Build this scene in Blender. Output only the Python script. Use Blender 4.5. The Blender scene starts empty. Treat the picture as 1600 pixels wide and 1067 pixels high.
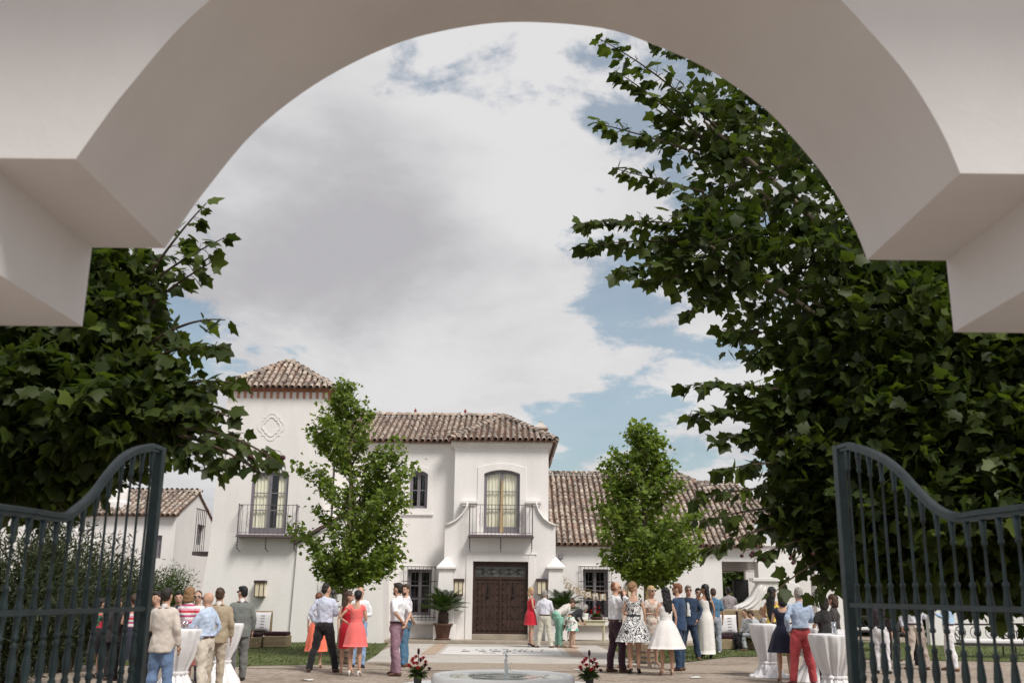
import bpy, bmesh, math, random
import numpy as np
from mathutils import Vector, Matrix, noise
from mathutils.geometry import tessellate_polygon

random.seed(7); np.random.seed(7)
R = math.radians
sc = bpy.context.scene
C = sc.collection

# ---------------------------------------------------------------- camera
CAMH, FPX, PITCH, ROLL = 1.7, 1556.0, R(14.14), R(0.6)
F_ = Vector((0, math.cos(PITCH), math.sin(PITCH)))
U0 = Vector((0, -math.sin(PITCH), math.cos(PITCH)))
R0 = Vector((1, 0, 0))
RT = R0*math.cos(ROLL) + U0*math.sin(ROLL)
UP = U0*math.cos(ROLL) - R0*math.sin(ROLL)
CAM = Vector((0, 0, CAMH))
cd = bpy.data.cameras.new('camera'); cam = bpy.data.objects.new('camera', cd); C.objects.link(cam)
cd.sensor_width = 36; cd.lens = FPX/1600*36; cd.clip_start = 0.05; cd.clip_end = 3000
cam.matrix_world = Matrix(((RT.x, UP.x, -F_.x, CAM.x), (RT.y, UP.y, -F_.y, CAM.y), (RT.z, UP.z, -F_.z, CAM.z), (0, 0, 0, 1)))
cd.dof.use_dof = True; cd.dof.focus_distance = 28; cd.dof.aperture_fstop = 3.2
sc.camera = cam

# ---------------------------------------------------------------- light
SUN = Vector((0.48, -0.60, 0.95)).normalized()          # towards the sun: high, to the right and behind the camera
sl = bpy.data.lights.new('sun', 'SUN'); sun = bpy.data.objects.new('sun', sl); C.objects.link(sun)
sl.energy = 2.9; sl.angle = R(17); sl.color = (1.0, 0.955, 0.89)
sun.rotation_euler = SUN.to_track_quat('Z', 'Y').to_euler()
sc.view_settings.view_transform = 'Standard'; sc.view_settings.look = 'None'
sc.view_settings.exposure = 0.30; sc.view_settings.gamma = 1; sc.view_settings.use_curve_mapping = False
sc.render.film_transparent = False
sc.cycles.max_bounces = 8; sc.cycles.transparent_max_bounces = 12

def ray(px, py):
    return F_ + RT*((px-800)/FPX) - UP*((py-533.5)/FPX)
def P(px, py, Y):                     # photograph pixel -> point on the vertical plane y = Y
    d = ray(px, py); return CAM + d*(Y/d.y)
def PXp(px, py, p0, n):               # ... -> any plane
    d = ray(px, py); return CAM + d*((p0-CAM).dot(n)/d.dot(n))
def G(px, py, z=0.0):                 # ... -> the ground
    d = ray(px, py); return CAM + d*((z-CAMH)/d.z)
def dirn(px, py): return ray(px, py).normalized()

# ---------------------------------------------------------------- sky
w = bpy.data.worlds.new('World'); sc.world = w; w.use_nodes = True
nt = w.node_tree; N = nt.nodes; L = nt.links; N.clear()
def nd(t, **k):
    n = N.new(t)
    for a, b in k.items(): setattr(n, a, b)
    return n
def mth(op, a, b=None, c=None, clamp=False):
    n = nd('ShaderNodeMath', operation=op); n.use_clamp = clamp
    for i, v in enumerate((a, b, c)):
        if v is None: continue
        if isinstance(v, (int, float)): n.inputs[i].default_value = v
        else: L.new(v, n.inputs[i])
    return n.outputs[0]
sky = nd('ShaderNodeTexSky', sky_type='NISHITA'); sky.sun_disc = False
sky.sun_elevation = math.asin(SUN.z); sky.sun_rotation = math.atan2(SUN.x, SUN.y)
sky.air_density = 1.0; sky.dust_density = 2.0; sky.ozone_density = 1.0
tc = nd('ShaderNodeTexCoord')
nrm = nd('ShaderNodeVectorMath', operation='NORMALIZE'); L.new(tc.outputs['Generated'], nrm.inputs[0])
sep = nd('ShaderNodeSeparateXYZ'); L.new(nrm.outputs[0], sep.inputs[0])
zz = mth('ADD', mth('MAXIMUM', sep.outputs[2], 0.0), 0.30)
comb = nd('ShaderNodeCombineXYZ')
L.new(mth('DIVIDE', sep.outputs[0], zz), comb.inputs[0]); L.new(mth('DIVIDE', sep.outputs[1], zz), comb.inputs[1])
L.new(mth('MULTIPLY', sep.outputs[2], 0.6), comb.inputs[2])
def fbm(scale, detail, rough, off, dist=0.0):
    mp = nd('ShaderNodeMapping'); mp.inputs['Location'].default_value = off; L.new(comb.outputs[0], mp.inputs[0])
    t = nd('ShaderNodeTexNoise'); t.inputs['Scale'].default_value = scale; t.inputs['Detail'].default_value = detail
    t.inputs['Roughness'].default_value = rough; t.inputs['Distortion'].default_value = dist
    L.new(mp.outputs[0], t.inputs['Vector']); return t.outputs[0]
def bump(px, py, width):              # smooth hill round one direction of the sky
    d = dirn(px, py); v = nd('ShaderNodeVectorMath', operation='DOT_PRODUCT'); L.new(nrm.outputs[0], v.inputs[0]); v.inputs[1].default_value = d
    k = 1.0/(1-math.cos(R(width)))
    return mth('POWER', 2.718, mth('MULTIPLY', mth('SUBTRACT', v.outputs['Value'], 1.0), k))
def addup(base, items):
    for o, k in items: base = mth('ADD', base, mth('MULTIPLY', o, k))
    return base
n1 = fbm(1.9, 10, 0.62, (3.1, 1.7, 0.4), 0.2); n2 = fbm(6.5, 8, 0.6, (1.3, 5.1, 2.0), 0.3)
dens = mth('ADD', mth('MULTIPLY', mth('SUBTRACT', n1, 0.5), 1.5), mth('MULTIPLY', mth('SUBTRACT', n2, 0.5), 1.05))
dens = mth('ADD', dens, 0.635)
dens = addup(dens, [(bump(600, 330, 11), 0.30), (bump(1000, 470, 4.2), -0.34), (bump(1150, 560, 3.2), -0.26), (bump(880, 385, 2.0), -0.16),
                    (bump(905, 80, 1.5), -0.22), (bump(935, 190, 1.3), -0.20), (bump(860, 690, 2.6), -0.32), (bump(930, 690, 2.6), -0.24),
                    (bump(1050, 690, 2.2), -0.20), (bump(280, 500, 2.6), -0.26), (bump(1000, 600, 1.6), -0.16), (bump(950, 560, 3), 0.12), (bump(1130, 650, 2.5), 0.16), (bump(800, 180, 5), 0.1), (bump(905, 300, 3.2), 0.22), (bump(960, 140, 2.6), 0.16), (bump(1090, 600, 2.4), 0.10), (bump(1000, 560, 1.5), 0.12)])
mr = nd('ShaderNodeMapRange', interpolation_type='SMOOTHSTEP'); mr.inputs[1].default_value = 0.40; mr.inputs[2].default_value = 0.57
mr.inputs[3].default_value = 0.34; mr.inputs[4].default_value = 1.0; L.new(dens, mr.inputs[0])
shade = addup(mth('ADD', mth('MULTIPLY', fbm(2.0, 7, 0.56, (7.7, 2.2, 1.4), 0.4), 0.80), mth('MULTIPLY', fbm(5.5, 7, 0.58, (2.7, 8.2, 1.1), 0.3), 0.30)), [(bump(640, 370, 5.0), 0.17), (bump(420, 420, 6.0), 0.13), (bump(480, 180, 8), 0.05), (bump(830, 240, 5.5), -0.22), (bump(600, 590, 6), -0.10), (bump(900, 540, 6), -0.10)])
mr2 = nd('ShaderNodeMapRange', interpolation_type='SMOOTHSTEP'); mr2.inputs[1].default_value = 0.40; mr2.inputs[2].default_value = 0.82
mr2.inputs[3].default_value = 0.0; mr2.inputs[4].default_value = 1.0; L.new(shade, mr2.inputs[0])
cloud = nd('ShaderNodeMix', data_type='RGBA'); L.new(mr2.outputs[0], cloud.inputs[0])
cloud.inputs[6].default_value = (6.15, 6.1, 6.15, 1); cloud.inputs[7].default_value = (3.9, 3.82, 4.0, 1)
blue = nd('ShaderNodeMix', data_type='RGBA', blend_type='ADD'); blue.inputs[0].default_value = 1.0
skm = nd('ShaderNodeMix', data_type='RGBA', blend_type='MULTIPLY'); skm.inputs[0].default_value = 1.0; skm.inputs[7].default_value = (0.80, 0.97, 0.92, 1)
L.new(sky.outputs[0], skm.inputs[6])
mx = nd('ShaderNodeMix', data_type='RGBA'); L.new(mr.outputs[0], mx.inputs[0]); L.new(skm.outputs[2], mx.inputs[6]); L.new(cloud.outputs[2], mx.inputs[7])
bg = nd('ShaderNodeBackground'); bg.inputs[1].default_value = 0.1; L.new(mx.outputs[2], bg.inputs[0])
wo = nd('ShaderNodeOutputWorld'); L.new(bg.outputs[0], wo.inputs[0])

# ---------------------------------------------------------------- materials
MATS = {}
def nodes_of(name):
    m = bpy.data.materials.new(name); m.use_nodes = True
    t = m.node_tree; b = t.nodes['Principled BSDF']
    return m, t, b
def mat(name, col, rough=0.7, var=0.12, scale=6.0, bumps=0.0, bscale=60.0, metal=0.0, spec=0.35, col2=None, detail=5, sheen=0.0):
    """procedural: noise between two tones of the colour + fine relief"""
    if name in MATS: return MATS[name]
    m, t, b = nodes_of(name); n = t.nodes; l = t.links
    geo = n.new('ShaderNodeTexCoord')
    tx = n.new('ShaderNodeTexNoise'); tx.inputs['Scale'].default_value = scale; tx.inputs['Detail'].default_value = detail; tx.inputs['Roughness'].default_value = 0.6
    l.new(geo.outputs['Object'], tx.inputs['Vector'])
    rp = n.new('ShaderNodeValToRGB'); rp.color_ramp.elements[0].position = 0.3; rp.color_ramp.elements[1].position = 0.7
    a = [max(0, c*(1-var)) for c in col]; z = col2 if col2 else [min(1, c*(1+var*0.7)) for c in col]
    rp.color_ramp.elements[0].color = (*a, 1); rp.color_ramp.elements[1].color = (*z, 1)
    l.new(tx.outputs[0], rp.inputs[0]); l.new(rp.outputs[0], b.inputs['Base Color'])
    b.inputs['Roughness'].default_value = rough; b.inputs['Metallic'].default_value = metal; b.inputs['Specular IOR Level'].default_value = spec
    if sheen: b.inputs['Sheen Weight'].default_value = sheen
    if bumps:
        t2 = n.new('ShaderNodeTexNoise'); t2.inputs['Scale'].default_value = bscale; t2.inputs['Detail'].default_value = 4; l.new(geo.outputs['Object'], t2.inputs['Vector'])
        bp = n.new('ShaderNodeBump'); bp.inputs['Strength'].default_value = bumps; bp.inputs['Distance'].default_value = 0.02
        l.new(t2.outputs[0], bp.inputs['Height']); l.new(bp.outputs[0], b.inputs['Normal'])
    MATS[name] = m; return m

def plaster(name, col, stain=0.10, relief=0.22, streak=0.38):
    m, t, b = nodes_of(name); n = t.nodes; l = t.links
    g = n.new('ShaderNodeNewGeometry')
    a = n.new('ShaderNodeTexNoise'); a.inputs['Scale'].default_value = 0.9; a.inputs['Detail'].default_value = 8; a.inputs['Roughness'].default_value = 0.62
    mp = n.new('ShaderNodeMapping'); mp.inputs['Scale'].default_value = (1, 1, 0.45); l.new(g.outputs['Position'], mp.inputs[0]); l.new(mp.outputs[0], a.inputs['Vector'])
    rp = n.new('ShaderNodeValToRGB'); rp.color_ramp.elements[0].position = 0.32; rp.color_ramp.elements[1].position = 0.62
    rp.color_ramp.elements[0].color = (*[c*(1-stain) for c in col], 1); rp.color_ramp.elements[1].color = (*col, 1)
    st = n.new('ShaderNodeTexNoise'); st.inputs['Scale'].default_value = 1.0; st.inputs['Detail'].default_value = 7; st.inputs['Roughness'].default_value = 0.7
    mp2 = n.new('ShaderNodeMapping'); mp2.inputs['Scale'].default_value = (2.6, 2.6, 0.38); l.new(g.outputs['Position'], mp2.inputs[0]); l.new(mp2.outputs[0], st.inputs['Vector'])
    r3 = n.new('ShaderNodeValToRGB'); r3.color_ramp.elements[0].position = 0.30; r3.color_ramp.elements[1].position = 0.55
    r3.color_ramp.elements[0].color = (0.90, 0.885, 0.86, 1); r3.color_ramp.elements[1].color = (1, 1, 1, 1); l.new(st.outputs[0], r3.inputs[0])
    mu = n.new('ShaderNodeMix'); mu.data_type = 'RGBA'; mu.blend_type = 'MULTIPLY'; mu.inputs[0].default_value = streak
    l.new(a.outputs[0], rp.inputs[0]); l.new(rp.outputs[0], mu.inputs[6]); l.new(r3.outputs[0], mu.inputs[7]); l.new(mu.outputs[2], b.inputs['Base Color'])
    b.inputs['Roughness'].default_value = 0.85; b.inputs['Specular IOR Level'].default_value = 0.2
    c = n.new('ShaderNodeTexNoise'); c.inputs['Scale'].default_value = 9; c.inputs['Detail'].default_value = 7; c.inputs['Roughness'].default_value = 0.65; l.new(g.outputs['Position'], c.inputs['Vector'])
    bp = n.new('ShaderNodeBump'); bp.inputs['Strength'].default_value = relief; bp.inputs['Distance'].default_value = 0.03
    l.new(c.outputs[0], bp.inputs['Height']); l.new(bp.outputs[0], b.inputs['Normal'])
    MATS[name] = m; return m
WHITE = plaster('limewashed_plaster', (0.785, 0.76, 0.745), 0.08)
WHITE2 = plaster('arch_plaster', (0.75, 0.735, 0.74), 0.09, 0.16, 0.12)

def leafmat(name, c1, c2, trans=0.25, rough=0.45):
    m, t, b = nodes_of(name); n = t.nodes; l = t.links
    g = n.new('ShaderNodeNewGeometry'); oi = n.new('ShaderNodeObjectInfo')
    ad = n.new('ShaderNodeMath'); ad.operation = 'ADD'; l.new(g.outputs['Random Per Island'], ad.inputs[0]); l.new(oi.outputs['Random'], ad.inputs[1])
    fr = n.new('ShaderNodeMath'); fr.operation = 'FRACT'; l.new(ad.outputs[0], fr.inputs[0])
    rp = n.new('ShaderNodeValToRGB'); e = rp.color_ramp.elements
    e[0].position = 0; e[0].color = (*c1, 1); e[1].position = 1; e[1].color = (*c2, 1)
    k = e.new(0.93); k.color = (*[(x+y)/2 for x, y in zip(c1, c2)], 1)
    l.new(fr.outputs[0], rp.inputs[0]); l.new(rp.outputs[0], b.inputs['Base Color'])
    b.inputs['Roughness'].default_value = rough; b.inputs['Specular IOR Level'].default_value = 0.22
    tr = n.new('ShaderNodeBsdfTranslucent'); mu = n.new('ShaderNodeMix'); mu.data_type = 'RGBA'; mu.blend_type = 'MULTIPLY'; mu.inputs[0].default_value = 1
    l.new(rp.outputs[0], mu.inputs[6]); mu.inputs[7].default_value = (1.7, 1.8, 0.7, 1); l.new(mu.outputs[2], tr.inputs[0])
    mxs = n.new('ShaderNodeMixShader'); mxs.inputs[0].default_value = trans
    l.new(b.outputs[0], mxs.inputs[1]); l.new(tr.outputs[0], mxs.inputs[2]); l.new(mxs.outputs[0], n['Material Output'].inputs[0])
    MATS[name] = m; return m

def tilemat():
    m, t, b = nodes_of('weathered_clay_tile'); n = t.nodes; l = t.links
    g = n.new('ShaderNodeNewGeometry')
    v = n.new('ShaderNodeTexVoronoi'); v.inputs['Scale'].default_value = 3.6; l.new(g.outputs['Position'], v.inputs['Vector'])
    sx = n.new('ShaderNodeSeparateColor'); l.new(v.outputs['Color'], sx.inputs[0])
    rp = n.new('ShaderNodeValToRGB'); e = rp.color_ramp.elements
    e[0].position = 0; e[0].color = (0.21, 0.18, 0.165, 1); e[1].position = 1; e[1].color = (0.62, 0.55, 0.47, 1)
    for p_, c_ in ((0.25, (0.34, 0.285, 0.25)), (0.5, (0.44, 0.375, 0.325)), (0.66, (0.45, 0.335, 0.27)), (0.78, (0.53, 0.46, 0.40))):
        k = e.new(p_); k.color = (*c_, 1)
    l.new(sx.outputs[0], rp.inputs[0])
    ns = n.new('ShaderNodeTexNoise'); ns.inputs['Scale'].default_value = 17; ns.inputs['Detail'].default_value = 6; ns.inputs['Roughness'].default_value = 0.7; l.new(g.outputs['Position'], ns.inputs['Vector'])
    r2 = n.new('ShaderNodeValToRGB'); r2.color_ramp.elements[0].position = 0.42; r2.color_ramp.elements[1].position = 0.60
    r2.color_ramp.elements[0].color = (0.48, 0.44, 0.41, 1); r2.color_ramp.elements[1].color = (1.0, 1.0, 1.0, 1); l.new(ns.outputs[0], r2.inputs[0])
    mu = n.new('ShaderNodeMix'); mu.data_type = 'RGBA'; mu.blend_type = 'MULTIPLY'; mu.inputs[0].default_value = 0.8
    l.new(rp.outputs[0], mu.inputs[6]); l.new(r2.outputs[0], mu.inputs[7]); l.new(mu.outputs[2], b.inputs['Base Color'])
    b.inputs['Roughness'].default_value = 0.95; b.inputs['Specular IOR Level'].default_value = 0.15
    bp = n.new('ShaderNodeBump'); bp.inputs['Strength'].default_value = 0.4; bp.inputs['Distance'].default_value = 0.02; l.new(ns.outputs[0], bp.inputs['Height']); l.new(bp.outputs[0], b.inputs['Normal'])
    MATS['tile'] = m; return m
TILE = tilemat()
PAN = mat('clay_pan', (0.13, 0.075, 0.055), 0.95, 0.4, 5)

def glassmat(name, tint=(0.02, 0.03, 0.035), clear=0.75):
    m, t, b = nodes_of(name); n = t.nodes; l = t.links; n.remove(b)
    tr = n.new('ShaderNodeBsdfTransparent'); gl = n.new('ShaderNodeBsdfGlossy'); gl.inputs['Roughness'].default_value = 0.03; gl.inputs[0].default_value = (0.9, 0.95, 1, 1)
    lw_ = n.new('ShaderNodeLayerWeight'); lw_.inputs[0].default_value = 0.5
    fr = n.new('ShaderNodeMath'); fr.operation = 'POWER'; fr.inputs[1].default_value = 4; l.new(lw_.outputs['Facing'], fr.inputs[0])
    ad = n.new('ShaderNodeMath'); ad.operation = 'ADD'; ad.inputs[1].default_value = 1-clear; l.new(fr.outputs[0], ad.inputs[0])
    nz = n.new('ShaderNodeTexNoise'); nz.inputs['Scale'].default_value = 1.3; bp = n.new('ShaderNodeBump'); bp.inputs['Strength'].default_value = 0.04; bp.inputs['Distance'].default_value = 0.2
    l.new(nz.outputs[0], bp.inputs['Height']); l.new(bp.outputs[0], gl.inputs['Normal'])
    mx = n.new('ShaderNodeMixShader'); l.new(ad.outputs[0], mx.inputs[0]); l.new(tr.outputs[0], mx.inputs[1]); l.new(gl.outputs[0], mx.inputs[2])
    l.new(mx.outputs[0], n['Material Output'].inputs[0]); MATS[name] = m; return m
GLASS = glassmat('window_glass', clear=0.93)
FRAME = mat('grey_mauve_paint', (0.20, 0.185, 0.205), 0.5, 0.1, 8)
IRON = mat('wrought_iron', (0.055, 0.045, 0.05), 0.55, 0.3, 12, metal=0.3)
IRONB = mat('brown_iron', (0.12, 0.09, 0.10), 0.6, 0.25, 12)
CURT = mat('cream_curtain', (0.78, 0.76, 0.60), 0.9, 0.08, 5)
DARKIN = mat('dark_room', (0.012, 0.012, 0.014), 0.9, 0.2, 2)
GATEM = mat('slate_green_paint', (0.026, 0.050, 0.056), 0.40, 0.45, 9, bumps=0.15, bscale=70, spec=0.5)
BRICK = mat('red_brick', (0.48, 0.235, 0.16), 0.9, 0.25, 9, 0.3, 40)
STONE = mat('beige_stone', (0.34, 0.29, 0.235), 0.9, 0.2, 4, 0.3, 30)

# ---------------------------------------------------------------- object helpers
INV = {}
def tag(o, label=None, cat=None, group=None, kind=None):
    if label: o['label'] = label
    if cat: o['category'] = cat
    if group: o['group'] = group
    if kind: o['kind'] = kind
    return o
def thing(name, label, cat, loc=(0, 0, 0), rotz=0.0, group=None):
    o = bpy.data.objects.new(name, None); C.objects.link(o)
    o.empty_display_size = 0.1
    o.location = loc; o.rotation_euler = (0, 0, rotz); tag(o, label, cat, group)
    INV[o.name] = (Matrix.Translation(Vector(loc)) @ Matrix.Rotation(rotz, 4, 'Z')).inverted()
    return o
def link(name, me, parent=None, matw=None):
    o = bpy.data.objects.new(name, me); C.objects.link(o)
    if parent: o.parent = parent
    return o
class MB:
    """collects geometry in world coordinates; build() stores it in the coordinates of its thing"""
    def __init__(s): s.v = []; s.f = []; s.mi = []; s.cur = 0
    def add(s, vs, fs):
        k = len(s.v); s.v += [tuple(p) for p in vs]; s.f += [tuple(i+k for i in f) for f in fs]; s.mi += [s.cur]*len(fs); return s
    def box(s, x0, x1, y0, y1, z0, z1):
        if x0 > x1: x0, x1 = x1, x0
        if y0 > y1: y0, y1 = y1, y0
        if z0 > z1: z0, z1 = z1, z0
        v = [(x0, y0, z0), (x1, y0, z0), (x1, y1, z0), (x0, y1, z0), (x0, y0, z1), (x1, y0, z1), (x1, y1, z1), (x0, y1, z1)]
        return s.add(v, [(3, 2, 1, 0), (4, 5, 6, 7), (0, 1, 5, 4), (1, 2, 6, 5), (2, 3, 7, 6), (3, 0, 4, 7)])
    def prism(s, poly, y0, y1):           # poly in (x, z), counter-clockwise seen from -y
        n = len(poly); v = [(a, y0, b) for a, b in poly] + [(a, y1, b) for a, b in poly]
        f = [tuple(range(n)), tuple(range(2*n-1, n-1, -1))] + [((i+1) % n, i, i+n, (i+1) % n+n) for i in range(n)]
        return s.add(v, f)
    def slab(s, poly, z0, z1):            # poly in (x, y), counter-clockwise from above
        n = len(poly); v = [(a, b, z0) for a, b in poly] + [(a, b, z1) for a, b in poly]
        f = [tuple(range(n-1, -1, -1)), tuple(range(n, 2*n))] + [(i, (i+1) % n, (i+1) % n+n, i+n) for i in range(n)]
        return s.add(v, f)
    def tube(s, path, rad, n=8, cap=True, side=None):
        path = [Vector(p) for p in path]; m = len(path)
        if not isinstance(rad, (list, tuple)): rad = [rad]*m
        vs = []; prev = None
        for i, p in enumerate(path):
            d = (path[min(i+1, m-1)]-path[max(i-1, 0)])
            if d.length < 1e-9: d = Vector((0, 0, 1))
            d.normalize()
            if side is not None: a = Vector(side)
            elif prev is not None: a = prev
            else: a = Vector((1, 0, 0)) if abs(d.x) < 0.9 else Vector((0, 1, 0))
            a = a - d*a.dot(d); a.normalize(); b = d.cross(a); prev = a
            r = rad[i]; rx, ry = r if isinstance(r, (tuple, list)) else (r, r)
            for k in range(n):
                t = 2*math.pi*k/n; vs.append(p + a*(rx*math.cos(t)) + b*(ry*math.sin(t)))
        fs = []
        for i in range(m-1):
            for k in range(n):
                k2 = (k+1) % n; fs.append((i*n+k, i*n+k2, (i+1)*n+k2, (i+1)*n+k))
        if cap: fs += [tuple(range(n-1, -1, -1)), tuple((m-1)*n+k for k in range(n))]
        return s.add(vs, fs)
    def bar(s, a, b, r, n=6): return s.tube([a, b], r, n)
    def lathe(s, prof, c=(0, 0, 0), n=16, fold=None, cap=True):   # prof: (r, z)
        vs = []; m = len(prof)
        for i, (r, z) in enumerate(prof):
            for k in range(n):
                t = 2*math.pi*k/n; q = r*(fold(t, i/(m-1), z) if fold else 1)
                vs.append((c[0]+q*math.cos(t), c[1]+q*math.sin(t), c[2]+z))
        fs = [(i*n+k, i*n+(k+1) % n, (i+1)*n+(k+1) % n, (i+1)*n+k) for i in range(m-1) for k in range(n)]
        if cap: fs += [tuple(range(n-1, -1, -1)), tuple((m-1)*n+k for k in range(n))]
        return s.add(vs, fs)
    def ball(s, c, r, nu=10, nv=6):
        rx, ry, rz = r if isinstance(r, (tuple, list)) else (r, r, r); vs = [(c[0], c[1], c[2]-rz)]; 
        for i in range(1, nv):
            a = -math.pi/2+math.pi*i/nv
            for k in range(nu):
                t = 2*math.pi*k/nu; vs.append((c[0]+rx*math.cos(a)*math.cos(t), c[1]+ry*math.cos(a)*math.sin(t), c[2]+rz*math.sin(a)))
        vs.append((c[0], c[1], c[2]+rz)); last = len(vs)-1
        fs = [(0, 1+(k+1) % nu, 1+k) for k in range(nu)]
        for i in range(nv-2):
            for k in range(nu): fs.append((1+i*nu+k, 1+i*nu+(k+1) % nu, 1+(i+1)*nu+(k+1) % nu, 1+(i+1)*nu+k))
        o = 1+(nv-2)*nu; fs += [(o+k, o+(k+1) % nu, last) for k in range(nu)]
        return s.add(vs, fs)
    def mesh(s, name, inv=None):
        me = bpy.data.meshes.new(name)
        v = s.v if inv is None else [tuple(inv @ Vector(p)) for p in s.v]
        me.from_pydata(v, [], s.f); me.update(); return me
    def build(s, name, m, parent=None, smooth=False, kind=None, root=None):
        r = root or parent
        while r is not None and r.name not in INV and r.parent: r = r.parent
        inv = INV.get(r.name) if r is not None else None
        me = s.mesh(name, inv)
        for q in (m if isinstance(m, (list, tuple)) else [m]): me.materials.append(q)
        if isinstance(m, (list, tuple)): me.polygons.foreach_set('material_index', s.mi)
        if smooth: me.polygons.foreach_set('use_smooth', [True]*len(me.polygons))
        o = link(name, me, parent)
        if kind: o['kind'] = kind
        return o
def struct(name, mb, m, smooth=False):
    o = mb.build(name, m, None, smooth); o['kind'] = 'structure'; return o
def bevel(o, w_=0.015, seg=2, ang=35):
    b = o.modifiers.new('bevel', 'BEVEL'); b.width = w_; b.segments = seg; b.limit_method = 'ANGLE'; b.angle_limit = R(ang); return o
def shade_auto(o, ang=40):
    me = o.data; me.polygons.foreach_set('use_smooth', [True]*len(me.polygons))
    me.set_sharp_from_angle(angle=R(ang)) if hasattr(me, 'set_sharp_from_angle') else None
    return o
def copy_part(src, parent, loc=None):
    c = src.copy(); C.objects.link(c); c.parent = parent
    if loc is not None: c.location = loc
    return c
def wall_holes(mb, outer, holes, y0, y1, reveal_back=True):
    """wall slab in the x-z plane between y0 (front) and y1 with real openings"""
    loops = [outer]+holes
    flat = [p for lp in loops for p in lp]
    tris = tessellate_polygon([[Vector((a, b, 0)) for a, b in lp] for lp in loops])
    n = len(flat); v = [(a, y0, b) for a, b in flat]+[(a, y1, b) for a, b in flat]; f = []
    for t in tris:
        a, b, c = [Vector((flat[i][0], flat[i][1], 0)) for i in t]
        ccw = (b-a).cross(c-a).z > 0; t = tuple(t) if ccw else tuple(reversed(t))
        f.append(t); f.append(tuple(i+n for i in reversed(t)))
    k = 0
    for j, lp in enumerate(loops):
        m = len(lp)
        area = sum(lp[i][0]*lp[(i+1) % m][1]-lp[(i+1) % m][0]*lp[i][1] for i in range(m))
        out = (area > 0) == (j == 0)
        for i in range(m):
            a, b = k+i, k+(i+1) % m
            f.append((b, a, a+n, b+n) if out else (a, b, b+n, a+n))
        k += m
    mb.add(v, f)
def arched(x0, x1, z0, z1, rise, n=8):   # loop with a segmental head, ccw seen from the front
    pts = [(x0, z0), (x1, z0)]
    for i in range(n+1):
        t = i/n; pts.append((x1+(x0-x1)*t, z1-rise+rise*math.sin(math.pi*t)**0.8 if False else z1-rise*(2*t-1)**2))
    return pts
# ================================================================ setting: ground
def groundmat():
    m, t, b = nodes_of('pebble_gravel'); n = t.nodes; l = t.links
    g = n.new('ShaderNodeNewGeometry')
    a = n.new('ShaderNodeTexNoise'); a.inputs['Scale'].default_value = 0.5; a.inputs['Detail'].default_value = 6; l.new(g.outputs['Position'], a.inputs['Vector'])
    rp = n.new('ShaderNodeValToRGB'); rp.color_ramp.elements[0].position = 0.35; rp.color_ramp.elements[1].position = 0.65
    rp.color_ramp.elements[0].color = (0.27, 0.225, 0.185, 1); rp.color_ramp.elements[1].color = (0.37, 0.32, 0.275, 1); l.new(a.outputs[0], rp.inputs[0])
    v = n.new('ShaderNodeTexVoronoi'); v.inputs['Scale'].default_value = 9; l.new(g.outputs['Position'], v.inputs['Vector'])
    sx = n.new('ShaderNodeSeparateColor'); l.new(v.outputs['Color'], sx.inputs[0])
    r2 = n.new('ShaderNodeValToRGB'); r2.color_ramp.elements[0].color = (0.62, 0.58, 0.54, 1); r2.color_ramp.elements[1].color = (1.12, 1.1, 1.08, 1); l.new(sx.outputs[0], r2.inputs[0])
    mu = n.new('ShaderNodeMix'); mu.data_type = 'RGBA'; mu.blend_type = 'MULTIPLY'; mu.inputs[0].default_value = 0.85; l.new(rp.outputs[0], mu.inputs[6]); l.new(r2.outputs[0], mu.inputs[7])
    l.new(mu.outputs[2], b.inputs['Base Color']); b.inputs['Roughness'].default_value = 0.92; b.inputs['Specular IOR Level'].default_value = 0.2
    bp = n.new('ShaderNodeBump'); bp.inputs['Strength'].default_value = 0.6; bp.inputs['Distance'].default_value = 0.03; l.new(v.outputs['Distance'], bp.inputs['Height']); bp.invert = True; l.new(bp.outputs[0], b.inputs['Normal'])
    return m
GRAVEL = groundmat()
gm = MB(); gm.add([(-400, -60, 0), (400, -60, 0), (400, 900, 0), (-400, 900, 0)], [(0, 1, 2, 3)])
struct('ground', gm, GRAVEL)
SLAB = mat('pale_paving', (0.46, 0.425, 0.39), 0.85, 0.14, 1.6, 0.2, 30)
PEB = mat('pebble_mosaic', (0.33, 0.27, 0.215), 0.9, 0.3, 12, 0.5, 22)
WHST = mat('white_marble_paving', (0.62, 0.60, 0.585), 0.75, 0.08, 2)
GRASSM = mat('lawn_turf', (0.085, 0.105, 0.032), 0.95, 0.35, 2.5, 0.5, 60)

def gq(pts, z0=0.0, z1=0.004):        # ground polygon from photograph pixels (laid out on the ground plane)
    q = [G(*p) for p in pts]; return [(a.x, a.y) for a in q]
def sheet(name, poly, z, m):
    mb = MB(); mb.add([(x, y, z) for x, y in poly], [tuple(range(len(poly)))])
    # keep the face pointing up
    a = sum(poly[i][0]*poly[(i+1) % len(poly)][1]-poly[(i+1) % len(poly)][0]*poly[i][1] for i in range(len(poly)))
    if a < 0: mb.f[0] = tuple(reversed(mb.f[0]))
    return struct(name, mb, m)
YP, YB, YM, YT, YW = 36.0, 36.35, 36.9, 35.0, 36.9
YC = 35.25                            # kerb of the pavement along the house
mbk = MB(); mbk.slab([(-12.5, YC), (12.0, YC), (12.0, 40), (-12.5, 40)], 0.0, 0.11); pv = struct('pavement', mbk, STONE); bevel(pv, 0.015)
ye = lambda py: G(785, py).y
XA, XB = G(600, 1015).x, G(945, 1015).x
sheet('forecourt_path', [(XA, 24.0), (XB+0.3, 24.0), (XB, YC-.05), (XA, YC-.05)], 0.004, SLAB)
sheet('pebble_band', [(XA-2.2, ye(1048)), (XB+3.2, ye(1048)), (XB+3.2, ye(1036)), (XA-2.2, ye(1036))], 0.008, PEB)
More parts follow.
